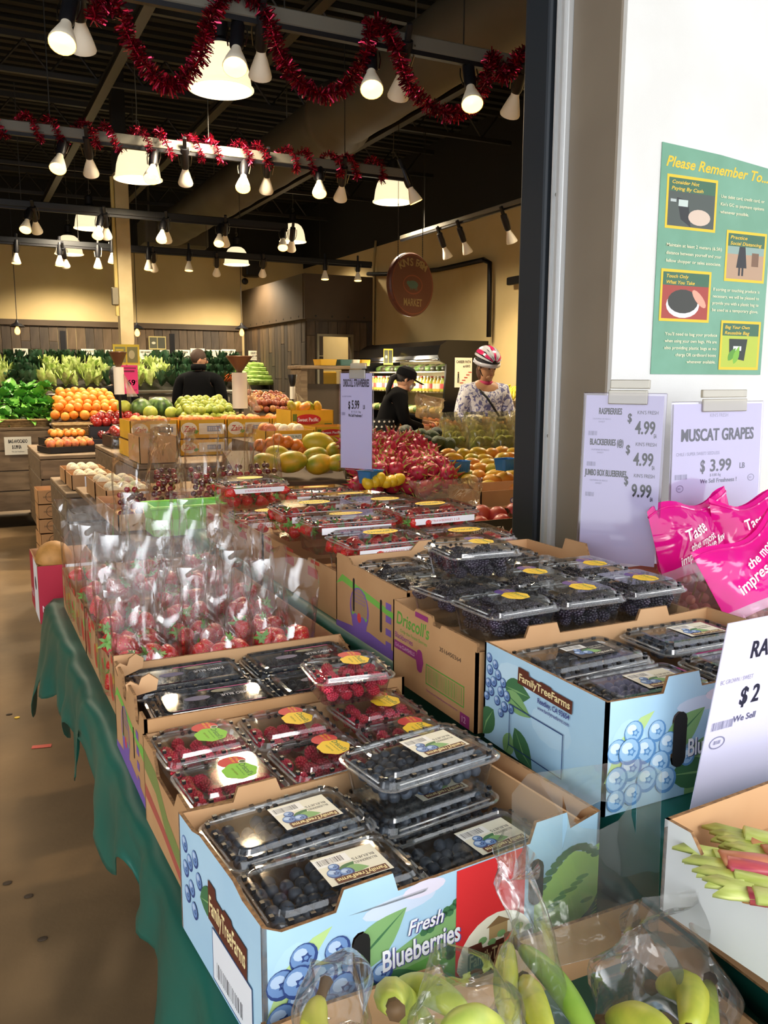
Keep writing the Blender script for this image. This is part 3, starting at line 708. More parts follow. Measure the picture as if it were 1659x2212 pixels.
def ftf_side(a, w, h):
    bA, bB, bC = B1, B2, B3
    a.ell(w * .6, h * .5, .05, .03, ink('bcdcf0'), 12); a.ell(w * .3, h * .8, .05, .02, ink('c2e0f2'), 12)
    a.leaf(w * .1, h * .35, .07, .022, -2.2, dg_, lg); a.leaf(w * .26, h * .22, .05, .016, -1.75, lg, dg_); a.leaf(w * .3, h * .3, .085, .022, -.95, dg_, lg)
    a.leaf(w * .2, h * .66, .07, .02, .05, dg_, lg); a.leaf(w * .2, h * .6, .075, .017, -.25, lg, dg_)
    for (x, y, r) in [(.03, .86, .05), (.09, .82, .05), (.04, .74, .055), (.12, .73, .055), (.17, .68, .05), (.08, .64, .055), (.03, .6, .05), (.15, .58, .055), (.06, .53, .05), (.21, .57, .055), (.12, .47, .05), (.19, .45, .055), (.02, .46, .045), (.25, .47, .05), (.16, .37, .045)]:
        a.berry(w * x + .006, h * y, h * r, bA, bB, bC)
    banner(a, w * .34, h * .80, w * .42, h * .1, -.03)
    a.text('Reedley, CA 93654', w * .5, h * .68, h * .05, ink('3a3f86'), width=w * .25, bold=.02)
    a.text('www.familytreefarms.com', w * .5, h * .62, h * .035, ink('3a3f86'), width=w * .25, bold=.01)
    a.ring(w * .26, h * .1, w * .45, h * .42, .0018, ink('27457c'))
# nearest blueberry box, turned a little
A_TAB = [(0, 0), (.045, -.012), (.18, -.012), (.20, .012), (.33, .012), (.345, -.012), (.75, -.012), (.77, .014), (.875, .014), (.89, -.01), (1, 0)]
B_TAB = [(0, 0), (.2, -.004), (.215, .016), (.34, .016), (.355, -.004), (.7, -.004), (.715, .016), (.83, .016), (.845, -.004), (1, 0)]
def ftf_left(a, w, h):
    for (x, y) in [(.05, .8), (.12, .7), (.06, .6), (.14, .5), (.2, .8), (.25, .66), (.08, .4), (.18, .35)]: a.berry(w * x + .01, h * y, h * .07, B1, B2, B3)
    a.leaf(w * .3, h * .55, .08, .02, .3, dg_, lg); banner(a, w * .42, h * .55, w * .42, h * .2, -.03)
    a.rect(w * .45, h * .04, w * .45, h * .42, ink('e8ebf0')); a.ring(w * .45, h * .04, w * .45, h * .42, .0018, ink('27457c')); a.bars(w * .5, h * .1, w * .3, h * .12, BLK, 20)
boxA = carton('blueberry_box', 'sky blue printed blueberry carton with a red panel, nearest on the aisle side', .482, .948, T1, .486, .282, .165, math.radians(4.6), blueb,
       front=A_TAB, back=B_TAB, left=[(0, 0), (.2, 0), (.3, .008), (.7, .008), (.8, 0), (1, 0)], fh=[slot(.118, .088, .022, .062), slot(.375, .098, .022, .062)],
       lh=(), arts={'front': ftf_front, 'left': ftf_left}, pad=.06)
MB().box((.215, 0, .08), (.004, .27, .15)).build('inner_flap', kraftin, boxA)
def ftf_frontR(a, w, h): ftf_front(a, w, h, True)
boxR = carton('blueberry_box', 'sky blue printed blueberry carton on the upper tier behind the propped price card', 1.025, 1.014, T2, .51, .305, .168, 0, blueb,
       front=[(0, 0), (.2, -.004), (.215, .02), (.33, .02), (.345, -.004), (.7, -.004), (.72, .014), (.85, .014), (.87, 0), (1, 0)],
       back=B_TAB, fh=[slot(.135, .09, .026, .085)], arts={'front': ftf_frontR, 'left': ftf_side}, pad=.06)
# raspberry tray, kraft with red and green print, low cut side
def rasp_left(a, w, h):
    a.poly([(w * .02, h * .62), (w * .3, h * .55), (w * .5, h * .3), (w * .98, h * .12), (w * .98, h * .3), (w * .55, h * .5), (w * .3, h * .8), (w * .02, h * .85)], ink('7d8a4a'))
    a.poly([(w * .02, h * .3), (w * .4, h * .22), (w * .9, h * .02), (w * .98, h * .08), (w * .5, h * .3), (w * .02, h * .45)], ink('b0574a'))
boxB = carton('raspberry_tray', 'kraft fruit tray with worn red and green side print, full of raspberry packs', .485, 1.245, T1, .48, .285, .15, math.radians(1.5), kraft,
       front=[(0, 0), (.15, .0), (.2, -.03), (.8, -.03), (.85, 0), (1, 0)], back=[(0, .0), (1, .0)], left=[(0, .0), (.25, 0), (.33, -.035), (.7, -.035), (.78, -.005), (1, -.005)],
       right=[(0, 0), (.3, -.03), (.7, -.03), (1, 0)], arts={'left': rasp_left}, pad=.075)
def purple_left(a, w, h):
    pu_ = ink('7a5aa6'); gr = ink('77b84a')
    a.poly([(0, h * .62), (w * .1, h * .8), (w, h * .58), (w, h * .5), (w * .1, h * .7)], gr); a.poly([(0, 0), (w, 0), (w, h * .1), (w * .5, h * .18), (0, h * .08)], pu_)
    a.ell(w * .36, h * .42, w * .14, h * .3, pu_, 20); a.ell(w * .36, h * .45, w * .12, h * .25, ink('a3835f'), 20)
    a.poly([(w * .24, h * .34), (w * .48, h * .34), (w * .42, h * .2), (w * .3, h * .2)], gr)
    a.ell(w * .31, h * .22, w * .06, h * .12, pu_, 12); a.ell(w * .41, h * .22, w * .06, h * .12, pu_, 12); a.ell(w * .36, h * .3, w * .03, h * .07, ink('d8433a'), 10)
    for k in range(4): a.text('sweet and fresh', w * .27, h * (.5 + .05 * k), h * .032, pu_, width=w * .18, raise_=k == 0)
    for k in range(4): a.rect(w * .73, h * (.12 + .17 * k), w * .07, h * .09, pu_, k == 0)
    a.rect(w * .86, h * .56, w * .1, h * .1, gr)
boxC = carton('blueberry_tray', 'tall kraft tray with torn corner tabs and purple print, holding dark jumbo blueberry packs', .492, 1.548, T1, .49, .31, .168, 0, kraft,
       front=[(0, 0), (1, 0)], back=[(0, .0), (.9, .0), (.92, .02), (1, .02)], left=[(0, 0), (.04, .012), (.3, .012), (.34, -.03), (.42, -.03), (.46, .012), (.7, .012), (.74, -.03), (.82, -.03), (.86, 0), (1, 0)],
       right=[(0, 0), (.25, -.03), (.75, -.03), (1, 0)], lh=[slot(.09, .085, .008, .06), slot(.2, .085, .008, .06)], arts={'left': purple_left}, pad=.085)
for k in (-1, 1):   # torn ears folded in at the aisle side
    MB().prism([(0, 0), (.05, 0), (.058, .018), (.045, .034), (.03, .03), (.022, .018), (.01, .03), (0, .026)], .005, frame((-.243, .05 + .055 * k, .155), (1, .25 * k, .25), (0, 0, 1)), mo=1, mi=0).build('corner_tab', [kraft, kraftin, kedge], boxC)
# two strawberry trays with red flowers printed on the side
def straw_left(a, w, h):
    for i in range(5):
        x = w * (.1 + .2 * i); a.ell(x, h * .4, .022, .032, ink('c4402f'), 10, rot=.4, raise_=i == 0); a.ell(x + .03, h * .62, .016, .012, ink('d7b13c') if i % 2 else ink('7fa84a'), 8, raise_=False)
    for i in range(6): a.rect(w * (.03 + .17 * i), h * .86, w * .09, h * .13, ink('c03d2c'), i == 0)
    a.text('fresh', w * .35, h * .25, h * .3, ink('86ad4d'), width=w * .25, bold=.02)
for k, (ya, yb, lab) in enumerate([(1.72, 2.325, 'low kraft strawberry tray with red printed spots, right behind the jumbo blueberry tray'), (2.335, 2.86, 'low kraft strawberry tray with red printed spots, at the far end of the green cloth')]):
    carton('strawberry_tray', lab, .52, (ya + yb) / 2, T1, .50, yb - ya, .13, 0, kraft, left=[(0, 0), (.3, -.0), (.32, -.02), (.66, -.02), (.68, 0), (1, 0)], arts={'left': straw_left}, pad=.02)
# upper tier boxes
def black_left(a, w, h):
    a.text("Driscoll's", w * .05, h * .73, h * .16, ink('5e9a3a'), width=w * .42, bold=.02, shear=.15)
    a.text('Only the Finest Berries', w * .1, h * .64, h * .045, ink('5e9a3a'), width=w * .35)
    a.text('Blackberries', w * .03, h * .55, h * .07, ink('8a3a78'), width=w * .24, bold=.01)
    a.rect(w * .02, h * .41, w * .3, h * .1, ink('8f2d6d')); a.text('12-6 oz CLAMSHELLS', w * .035, h * .44, h * .045, ink('d9a9c2'), width=w * .26, bold=.01)
    a.ell(w * .36, h * .42, w * .045, h * .14, ink('8f2d6d'), 14, wav=.08); a.ring(w * .44, h * .2, w * .44, h * .24, .0025, ink('5e9a3a')); a.bars(w * .46, h * .23, w * .4, h * .18, ink('7f9a4a'), 30)
    a.rect(w * .84, 0, w * .1, h * .14, ink('8f2d6d')); a.text('12', w * .86, h * .04, h * .07, ink('d9a9c2'), bold=.01); a.text('Distributed and shipped by growers of fine berries', w * .45, h * .12, h * .025, ink('8a3a78'), width=w * .36)
    a.text('3516450364', w * .6, h * .68, h * .05, ink('4a3a30'), width=w * .24); a.rect(w * .3, h * .93, w * .16, h * .06, ink('8f2d6d'))
carton('blackberry_box', 'kraft carton with green and magenta print, topped with blackberry packs', 1.005, 1.335, T2, .485, .312, .165, 0, kraft, left=[(0, 0), (.28, -.004), (.31, .004), (.5, .004), (.52, -.012), (.6, -.012), (.62, -.004), (1, -.004)],
       front=[(0, -.02), (1, -.02)], back=[(0, 0), (.6, 0), (.62, .02), (.7, .02), (.72, 0), (1, 0)], right=[(0, 0), (.4, 0), (.45, .03), (.6, .03), (.62, 0), (1, 0)], arts={'left': black_left}, pad=.135)
carton('berry_carton', 'taller kraft carton with purple and green print and slit handles, between blackberries and strawberries', 1.095, 1.705, T2, .57, .375, .17, 0, kraft, left=[(0, .0), (.02, .012), (.2, .012), (.25, 0), (.3, 0), (.32, .0), (.85, -.005), (1, -.004)],
       lh=[slot(.105, .10, .01, .08), slot(.25, .085, .01, .075)], right=[(0, 0), (.3, 0), (.34, .03), (.55, .03), (.58, 0), (1, 0)], back=[(0, .0), (.3, .0), (.34, .022), (.6, .022), (.64, 0), (1, 0)],
       front=[(0, 0), (1, 0)], arts={'left': purple_left, 'front': lambda a, w, h: (a.rect(0, h * .1, w * .09, h * .2, ink('77b84a')), a.rect(0, 0, w * .09, h * .1, ink('7a5aa6')), a.rect(0, h * .3, w * .09, h * .06, ink('d8433a')), a.rect(0, h * .4, w * .09, h * .12, ink('77b84a')), a.ell(w * .2, h * .75, .04, .02, ink('7a5aa6')))}, pad=.09)
for k, (ya, yb, lab) in enumerate([(1.91, 2.50, 'shallow kraft strawberry box with red rim marks, next to the purple printed carton'), (2.51, 3.18, 'shallow kraft strawberry box with red rim marks, at the far end of the upper tier')]):
    carton('strawberry_box', lab, 1.095, (ya + yb) / 2, T2, .54, yb - ya, .125, 0, kraft, left=[(0, 0), (.35, 0), (.37, -.012), (.63, -.012), (.65, 0), (1, 0)],
           arts={'left': lambda a, w, h: [a.rect(w * (.04 + .3 * i), h * .62, w * .12, h * .2, ink('b8402e'), i == 0) for i in range(3)] + [a.rect(w * (.02 + .33 * i), h * .92, w * .1, h * .07, ink('b8402e'), i == 0) for i in range(3)] + [a.text('8-1LB CLAMSHELLS', w * .3, h * .3, h * .1, ink('a05a3a'), width=w * .25)]}, pad=.03)

# ================================================================== FRUIT KINDS (one of each, copied later)
def jitter_mesh(prof, seg, amp, fr, seed=0):
    mb = MB(); mb.lathe(prof, seg)
    for i, v in enumerate(mb.v):
        n = noise.noise(v * fr + Vector((seed * 3.1, seed, 0))); mb.v[i] = v * (1 + amp * n)
    return mb
FRUIT = {}
def fruit(kind, mb, mats, extra=None, smooth=True):
    o = proto(mb.build(kind, mats, None, smooth))
    if extra:
        for nm, m2, ma in extra: m2.build(nm, ma, o, True)
    FRUIT.setdefault(kind, []).append(o); return o
def drupe(r, h, n, dr, seed, pit=False):
    R = random.Random(seed); mb = MB(); ga = PI * (3 - 5 ** .5)
    for i in range(n):
        t = (i + .5) / n; z = 1 - 2 * t
        rad = math.sqrt(1 - z * z) * (1 - .22 * max(0, z)); a = ga * i
        p = (rad * r * math.cos(a), rad * r * math.sin(a), z * h)
        if pit and z < -.85: continue
        mb.ball(dr * R.uniform(.9, 1.15), 6, 4, (1, 1, 1), 0, Matrix.Translation(p))
    mb.ball(r * .9, 8, 6, (1, 1, h / r)); return mb
rasm = [M('raspberry_a', 'cf2440', .42, sss=.15, coat=.1), M('raspberry_b', 'ad1934', .45, sss=.15), M('raspberry_c', 'de3c58', .42, sss=.15)]
for i in range(3): fruit('raspberry', drupe(.0088, .0105, 58, .0024, i), rasm[i])
blkm = [M('blackberry_a', '2a2130', .3, coat=.3), M('blackberry_b', '352a3e', .3, coat=.3)]
for i in range(2): fruit('blackberry', drupe(.010, .0135, 52, .0031, 9 + i), blkm[i])
blum = [M('blueberry_a', '363d4a', .4, var='4d5869', vscale=60), M('blueberry_b', '2b313c', .4, var='3f4857', vscale=60), M('blueberry_c', '535d6e', .5, var='3a424f', vscale=60)]
for i in range(3):
    prof = [(0, -.0085), (.005, -.0072), (.0085, -.003), (.009, .001), (.0075, .0052), (.005, .0072), (.0042, .0086), (.0032, .0074), (.0, .0068)]
    fruit('blueberry', MB().lathe(prof, 14, 0, None, lambda a, z: 1 + (.12 * math.cos(5 * a) if z > .0078 else 0)), blum[i])
# strawberry: dimpled cone with pips and a leafy cap
def straw_mat():
    m = M('strawberry_skin', 'c41a1e', .3, sss=.1, coat=.25); nt = m.node_tree; b = nt.nodes['Principled BSDF']; L = nt.links.new
    tc = nt.nodes.new('ShaderNodeTexCoord'); vo = nt.nodes.new('ShaderNodeTexVoronoi'); vo.inputs['Scale'].default_value = 190; vo.inputs['Randomness'].default_value = .55
    L(tc.outputs['Object'], vo.inputs['Vector']); r = nt.nodes.new('ShaderNodeValToRGB'); e = r.color_ramp.elements
    e[0].position = .16; e[0].color = rgb('e3b85a'); e[1].position = .24; e[1].color = rgb('a3101a'); x = e.new(.42); x.color = rgb('cc1f22')
    L(vo.outputs['Distance'], r.inputs['Fac']); L(r.outputs['Color'], b.inputs['Base Color'])
    bp = nt.nodes.new('ShaderNodeBump'); bp.inputs['Strength'].default_value = .5; bp.inputs['Distance'].default_value = .003; L(vo.outputs['Distance'], bp.inputs['Height']); L(bp.outputs['Normal'], b.inputs['Normal'])
    return m
sm = straw_mat(); leafg = M('calyx_green', '5f9a3a', .5, var='86b85c', vscale=30)
for i in range(3):
    s = (1.0, 1.12, .9)[i]
    prof = [(0, -.026 * s), (.006, -.0245 * s), (.0125, -.017), (.018, -.006), (.0205, .004), (.019, .0125), (.012, .0165), (0, .0155)]
    cal = MB()
    for k in range(9):
        a = 2 * PI * k / 9 + .2 * (k % 2); c, sn = math.cos(a), math.sin(a); L_ = .016 + .006 * ((k * 7) % 3) / 2
        P = [(0, 0, .0165), (.35, .003, .019), (.7, .0032, .0185), (1, 0, .022 if k % 3 else .012), (.7, -.0032, .0185), (.35, -.003, .019)]
        cal.add([(L_ * p[0] * c - p[1] * sn, L_ * p[0] * sn + p[1] * c, p[2]) for p in P], [(0, 1, 2, 3, 4, 5)])
    cal.tube([(0, 0, .016), (.001, .001, .026)], .0014, 5)
    fruit('strawberry', jitter_mesh(prof, 18, .09, 60, i), sm, [('calyx', cal, leafg)])
# a plain library of rounder fruit: (radius profile, colour)
def roundf(kind, r, mats, sc=(1, 1, 1), n=1, seg=16, amp=.04, fr=12, dim=.1, extra=None, neck=0.0, ext=None):
    for i in range(n):
        prof = [(0, -r * (1 - dim * .6))]
        for k in range(1, 10):
            a = -PI / 2 + PI * k / 10; zz = math.sin(a) * r; rr_ = math.cos(a) * r
            if neck and zz > 0: rr_ *= 1 - neck * (zz / r) ** 1.0; zz *= 1 + neck * .7
            prof.append((rr_, zz))
        prof += [(r * .12, r * (1 - dim * .3) * (1 + neck * .7)), (0, r * (1 - dim) * (1 + neck * .7))]
        mb = jitter_mesh(prof, seg, amp, fr / r * .04, i)
        mb.v = [Vector((v.x * sc[0], v.y * sc[1], v.z * sc[2])) for v in mb.v]
        fruit(kind, mb, mats[i % len(mats)], ext(i) if ext else None)
stemm = M('stem_brown', '5a4326', .7)
def stem(L, z, r=.0015, m=None):
    return lambda i: [('stem', MB().tube([(0, 0, z), (.003, 0, z + L * .5), (.007, 0, z + L)], r, 5), m or stemm)]
roundf('orange', .045, [M('orange_skin', 'ee8a22', .45, var='e67a18', vscale=20, bump=.25, bscale=400), M('orange_skin_b', 'f29a35', .45, bump=.25, bscale=400)], n=2, ext=stem(.002, .041, .004, leafg))
roundf('cherry', .0125, [M('cherry_dark', '520a18', .2, coat=.5), M('cherry_red', '8c1226', .2, coat=.5)], n=2, seg=12, ext=stem(.035, .010, .0007, M('cherry_stem', '7a8a3a', .6)))
roundf('pear', .038, [M('pear_green', '97a236', .45, var='7f8f2a', vscale=30), M('pear_lime', 'a8ae3e', .45, var='8f9532', vscale=30)], n=2, neck=.35, ext=stem(.02, .048))
roundf('mango', .045, [M('mango_green', '8f9f2c', .4, var='c7a92e', vscale=9), M('mango_yellow', 'e0a92c', .4, var='b8a22c', vscale=9), M('mango_orange', 'e08a3a', .4, var='d9a63a', vscale=9)], sc=(1.35, .95, .8), n=3, ext=stem(.006, .034))
roundf('papaya', .06, [M('papaya_skin', 'dfae26', .45, var='8f9c2a', vscale=10), M('papaya_green', 'b0ac2c', .45, var='d8b82e', vscale=8)], sc=(1.5, 1, 1), n=2, ext=stem(.006, .053, .005))
roundf('apple', .038, [M('apple_red', '8e1a1f', .3, var='b5342a', vscale=25, coat=.2), M('apple_dark', '5e1420', .3, var='7a2026', vscale=20, coat=.2)], n=2, dim=.25, ext=stem(.015, .03))
roundf('peach', .034, [M('peach_skin', 'd88348', .6, var='b84e36', vscale=22), M('peach_gold', 'e0a24c', .6, var='c4643c', vscale=22)], n=2, dim=.2)
roundf('avocado', .04, [M('avocado_skin', '26301b', .5, bump=.5, bscale=250), M('avocado_green', '46552a', .5, bump=.5, bscale=250)], n=2, neck=.3, sc=(1, 1, 1.1), ext=stem(.004, .05, .004))
roundf('pomegranate', .045, [M('pomegranate_skin', '9e2a2c', .4, var='b8513c', vscale=12), M('pomegranate_b', 'b04238', .4, var='8e2428', vscale=12)], n=2, ext=lambda i: [('crown', MB().lathe([(.008, .04), (.009, .048), (.014, .058), (.010, .05)], 12, 0, None, lambda a, z: 1 + .15 * math.cos(6 * a)), stemm)])
roundf('cantaloupe', .065, [M('melon_net', 'c08a48', .7, var='a87838', vscale=30), M('persimmon_skin', 'e07a2a', .4)], n=2)
roundf('watermelon', .1, [M('watermelon_skin', '2f4a24', .4, var='6a8a3c', vscale=9, stretch=(3, 3, .5))], sc=(1.25, 1, .95), n=1, seg=20)
roundf('pomelo', .075, [M('pomelo_skin', 'b9bb45', .5, var='9aa437', vscale=10)], n=1)
roundf('onion', .032, [M('onion_skin', 'a0522f', .4, var='7d3524', vscale=16, stretch=(4, 4, .6)), M('onion_gold', 'b8803a', .4, var='9a5a2a', vscale=16, stretch=(4, 4, .6))], n=2, ext=stem(.012, .03, .004))
roundf('lemon', .03, [M('lemon_skin', 'e6c22c', .4)], sc=(1.3, 1, 1), n=1, ext=stem(.004, .028, .003))
roundf('mushroom', .03, [M('foam_net', 'efe3c4', .8, bump=.8, bscale=140)], n=1)
# dragon fruit with green-tipped scales
drg = M('dragonfruit_skin', 'a61f42', .4, var='c4314f', vscale=14); drt = M('dragonfruit_tip', '9aa23a', .5)
mb = MB().ball(.045, 16, 10, (1, 1, 1.35)); ex = MB()
for k in range(26):
    t = (k + .5) / 26; z = 1 - 2 * t; a = 2.4 * k; rd = math.sqrt(1 - z * z) * .045
    p = Vector((rd * math.cos(a), rd * math.sin(a), z * .06)); n_ = Vector((math.cos(a) * (1 - abs(z) * .6), math.sin(a) * (1 - abs(z) * .6), .75)).normalized(); sd = Vector((-math.sin(a), math.cos(a), 0)) * .012
    q = p + n_ * (.026 if z < .6 else .05); mid = p + n_ * .012 + Vector((math.cos(a), math.sin(a), 0)) * .004
    ex.add([p - sd, p + sd, mid, q, p - Vector((0, 0, .006))], [(0, 1, 2), (2, 1, 3), (0, 2, 3), (0, 3, 4), (4, 3, 1)], [0, 0, 1, 1, 0])
o = fruit('dragon_fruit', mb, drg); ex.build('scales', [drg, drt], o, False)

CNT = {}
def put(kind, p, label, cat, group, rot=None, s=1.0, var=None, R=random):
    L_ = FRUIT[kind]; src = L_[var if var is not None else R.randrange(len(L_))]
    rot = rot if rot is not None else (R.uniform(0, 6.28), R.uniform(0, 6.28), R.uniform(0, 6.28))
    m = Matrix.Translation(p) @ Matrix.Rotation(rot[2], 4, 'Z') @ Matrix.Rotation(rot[1], 4, 'Y') @ Matrix.Rotation(rot[0], 4, 'X') @ Matrix.Scale(s, 4)
    CNT[kind] = CNT.get(kind, 0) + 1
    return clone(src, m, label, cat, group)
def heap_mesh(kind, pts, seed):
    """joined small fruit for packs whose contents cannot be told apart"""
    R = random.Random(seed); mb = MB(); src = FRUIT[kind]
    for p in pts:
        o = src[R.randrange(len(src))]; m = Matrix.Translation(p) @ Matrix.Rotation(R.uniform(0, 6), 4, 'X') @ Matrix.Rotation(R.uniform(0, 6), 4, 'Z')
        mb.add([v.co for v in o.data.vertices], [tuple(f.vertices) for f in o.data.polygons], 0, m)
    return mb

# ================================================================== CLEAR PACKS
shellm = plastic('clear_shell', 'f8fafa', .05, .05, 0, 1, .008, 1.38)
shelld = plastic('tinted_shell', 'b9bec6', .07, .05, 0, 1, .03, 1.35, '8a8f98')
rimm = plastic('shell_rim', 'f2f5f6', .36, .09, 0, 1, .13, 1.5)
darks = M('shell_slot', '14161a', .4)
ylw, redl, grn, cream, purp, mag = ink('f2c81e'), ink('c8202e'), ink('7cc52e'), ink('e9e4cf'), ink('5a3a86'), ink('c22a86')
def lab_driscoll(a, body, side, x, y, s, text='raspberries'):
    """scalloped sticker with its side patch; the words run towards the shopper"""
    a.ell(x - .0 * s, y + .021 * s, .019 * s, .016 * s, side, 16)
    a.text('EAT WELL', x + .0065 * s, y + .027 * s, .0038 * s, ylw, align='c', rot=-PI / 2, width=.02 * s)
    a.text('EVERY DAY', x + .0 * s, y + .027 * s, .0038 * s, ylw, align='c', rot=-PI / 2, width=.02 * s)
    a.ell(x, y - .008 * s, .0225 * s, .023 * s, body, 28, wav=.05, wn=7)
    a.text("Driscoll's", x + .005 * s, y - .008 * s, .0085 * s, ink('2a6a2a'), align='c', rot=-PI / 2, width=.036 * s, bold=.02)
    a.text('Only the Finest Berries', x + .0 * s, y - .008 * s, .0024 * s, ink('2a6a2a'), align='c', rot=-PI / 2, width=.03 * s)
    a.text(text, x - .008 * s, y - .008 * s, .004 * s, ink('7a7a20'), align='c', rot=-PI / 2, width=.022 * s)
def lab_ftf(a, x, y, dark=False):
    a.up(3); W2, H2 = .082, .062; bg = ink('2b2a30') if dark else cream; fg = ink('dcd8cc') if dark else BLK
    a.rect(x - W2 / 2, y - H2 / 2, W2, H2, bg); a.rect(x - W2 / 2, y - H2 / 2 + .040, .045, .018, ink('f2f0ea')); a.bars(x - W2 / 2 + .004, y + .013, .034, .012, BLK, 22)
    for k, t_ in enumerate(('BLUEBERRIES', 'BLEUETS')): a.text(t_, x + .035, y + .004 + .008 * k, .005, fg, align='l', rot=PI, width=.03)
    a.leaf(x - .02, y - .012, .03, .008, .6, dg_); a.leaf(x - .012, y - .005, .03, .008, -.3, lg)
    for (dx, dy, r) in [(-.026, -.008, .010), (-.012, -.012, .009), (-.022, .004, .007)]: a.berry(x + dx, y + dy, r, B1, B2, B3)
    a.rect(x - .032, y - H2 / 2 + .001, .068, .012, ink('5d2b1c')) if not dark else None
    a.text('FamilyTreeFarms' if not dark else 'Jumbo', x + .034, y - H2 / 2 + .0105, .0075, ink('f3e2a8') if not dark else fg, rot=PI, width=.064 if not dark else .04, bold=.02)
def pack(name, w, d, h, kind, lidh=.012, tint=False, n=9):
    t = proto(thing(name, 'x y', 'punnet')); r = .018; sh = shelld if tint else shellm
    base = MB(); loops = []
    for zz, ins, rad in ((.001, .012, .014), (.003, .010, .016), (h * .5, .005, .017), (h - .014, .001, .018)): loops.append(rr(w - 2 * ins, d - 2 * ins, rad, zz))
    base.loft(loops, True, False)
    base.build('base_tray', sh, t, True, 40)
    rimb = MB(); rimb.loft([rr(w, d, r, h - .014), rr(w + .010, d + .010, r + .004, h - .013), rr(w + .012, d + .012, r + .005, h - .010), rr(w + .004, d + .004, r, h - .0095)], False, False)
    rimb.build('rim', rimm, t, True, 30)
    lid = MB(); L = [rr(w + .004, d + .004, r, h - .0095), rr(w - .002, d - .002, r, h - .002), rr(w - .010, d - .010, r - .003, h), rr(w - .018, d - .018, r - .004, h), rr(w - .024, d - .024, r - .004, h + lidh * .5)]
    L += [rr(w - .036, d - .036, .012, h + lidh * .55), rr(w - .040, d - .040, .012, h + lidh * .25)] if kind in ('ftf', 'jumbo', 'dark') else [rr(w - .034, d - .034, .012, h + lidh * .8)]
    lid.loft(L, False, True); lid.build('lid', sh, t, True, 25)
    sl = MB()   # slots and ribs round the lid edge
    nx, ny = max(3, int(w / .028)), max(3, int(d / .028))
    for i in range(nx):
        x = -w / 2 + .02 + (w - .04) * i / (nx - 1)
        for sy in (-1, 1): sl.box((x, sy * (d / 2 - .004), h - .001), (.006, .005, .005))
    for i in range(ny):
        y = -d / 2 + .02 + (d - .04) * i / (ny - 1)
        for sx in (-1, 1): sl.box((sx * (w / 2 - .004), y, h - .001), (.005, .006, .005))
    sl.build('lid_slots', darks, t)['kind'] = 'stuff'
    rb = MB()
    for sx in (-1, 1):
        rb.tube([(sx * w / 2, -d / 2 + .02, h - .006), (sx * w / 2, d / 2 - .02, h - .006)], .0018, 5); rb.tube([(-w / 2 + .02, sx * d / 2, h - .006), (w / 2 - .02, sx * d / 2, h - .006)], .0018, 5)
        for k in range(3): rb.lathe([(.0, 0), (.0035, .0), (.0035, .001), (0, .001)], 8, 1, T(-.012 + .012 * k, sx * (d / 2 + .0025), h - .013, 0, PI / 2))
    rb.build('rib', [rimm, darks], t, True)
    a = Art(); top = h + (lidh * .25 if kind in ('ftf', 'jumbo', 'dark') else lidh * .8)
    if kind == 'ftf': a.z = .0012; lab_ftf(a, .025, 0)
    elif kind == 'dark': a.z = .0012; lab_ftf(a, .025, .005, True)
    elif kind == 'jumbo':
        a.rect(-.085, -.045, .17, .003, mag); a.rect(-.02, .040, .1, .003, mag); a.ell(-.03, .005, .024, .011, ink('30366e')); a.ell(.02, .028, .02, .008, ink('6a6a58'))
        a.text('JUMBO BLUE', .075, .008, .011, ink('b9bec8'), rot=PI, width=.062, bold=.01)
        for k in range(4): a.text('PRODUCE OF THE VALLEY FARMS', .075, .012 + .006 * k, .0028, ink('8a8f98'), rot=PI, width=.055)
    elif kind == 'rasp': lab_driscoll(a, ylw, redl, .012, -.002, 1.15)
    elif kind == 'rorg':
        lab_driscoll(a, grn, redl, .012, -.002, 1.15, 'organic raspberries'); a.ell(.026, .016, .006, .006, ink('e8eee0'), 14); a.ell(.026, .016, .0048, .0048, ink('3d5a2c'), 12)
    elif kind == 'blak': lab_driscoll(a, ylw, purp, .01, -.01, 1.1, 'blackberries')
    elif kind == 'straw':
        a.ell(0, 0, .05, .030, ylw, 24); a.text("Driscoll's", 0, -.008, .02, ink('2a6a2a'), align='c', width=.075, bold=.02, shear=.1)
    if a.mb.f: a.build('sticker', t, Matrix.Translation((0, 0, top)))
    if kind == 'straw':
        s2 = Art(); s2.rect(-w / 2 + .02, 0, w - .04, .018, WHT); s2.text('STRAWBERRIES 2 LB', 0, .005, .007, redl, align='c', width=.1); s2.build('band', t, frame((0, -d / 2 - .001, h - .035), (1, 0, 0), (0, 0, 1)))
    return t
PK = {'ftf': pack('blueberry_pack', .198, .125, .062, 'ftf'), 'jumbo': pack('blueberry_pack', .222, .138, .06, 'jumbo', tint=True), 'dark': pack('blueberry_pack', .215, .132, .06, 'dark'),
      'rasp': pack('raspberry_pack', .138, .128, .055, 'rasp'), 'rorg': pack('raspberry_pack', .138, .128, .055, 'rorg'), 'rplain': pack('raspberry_pack', .138, .128, .055, 'none'),
      'blak': pack('blackberry_pack', .148, .138, .066, 'blak'), 'bplain': pack('blackberry_pack', .148, .138, .066, 'none'), 'straw': pack('strawberry_pack', .245, .165, .092, 'straw')}
DIM = {'ftf': (.198, .125, .062), 'jumbo': (.222, .138, .06), 'dark': (.215, .132, .06), 'rasp': (.138, .128, .055), 'rorg': (.138, .128, .055), 'rplain': (.138, .128, .055), 'blak': (.148, .138, .066), 'bplain': (.148, .138, .066), 'straw': (.245, .165, .092)}
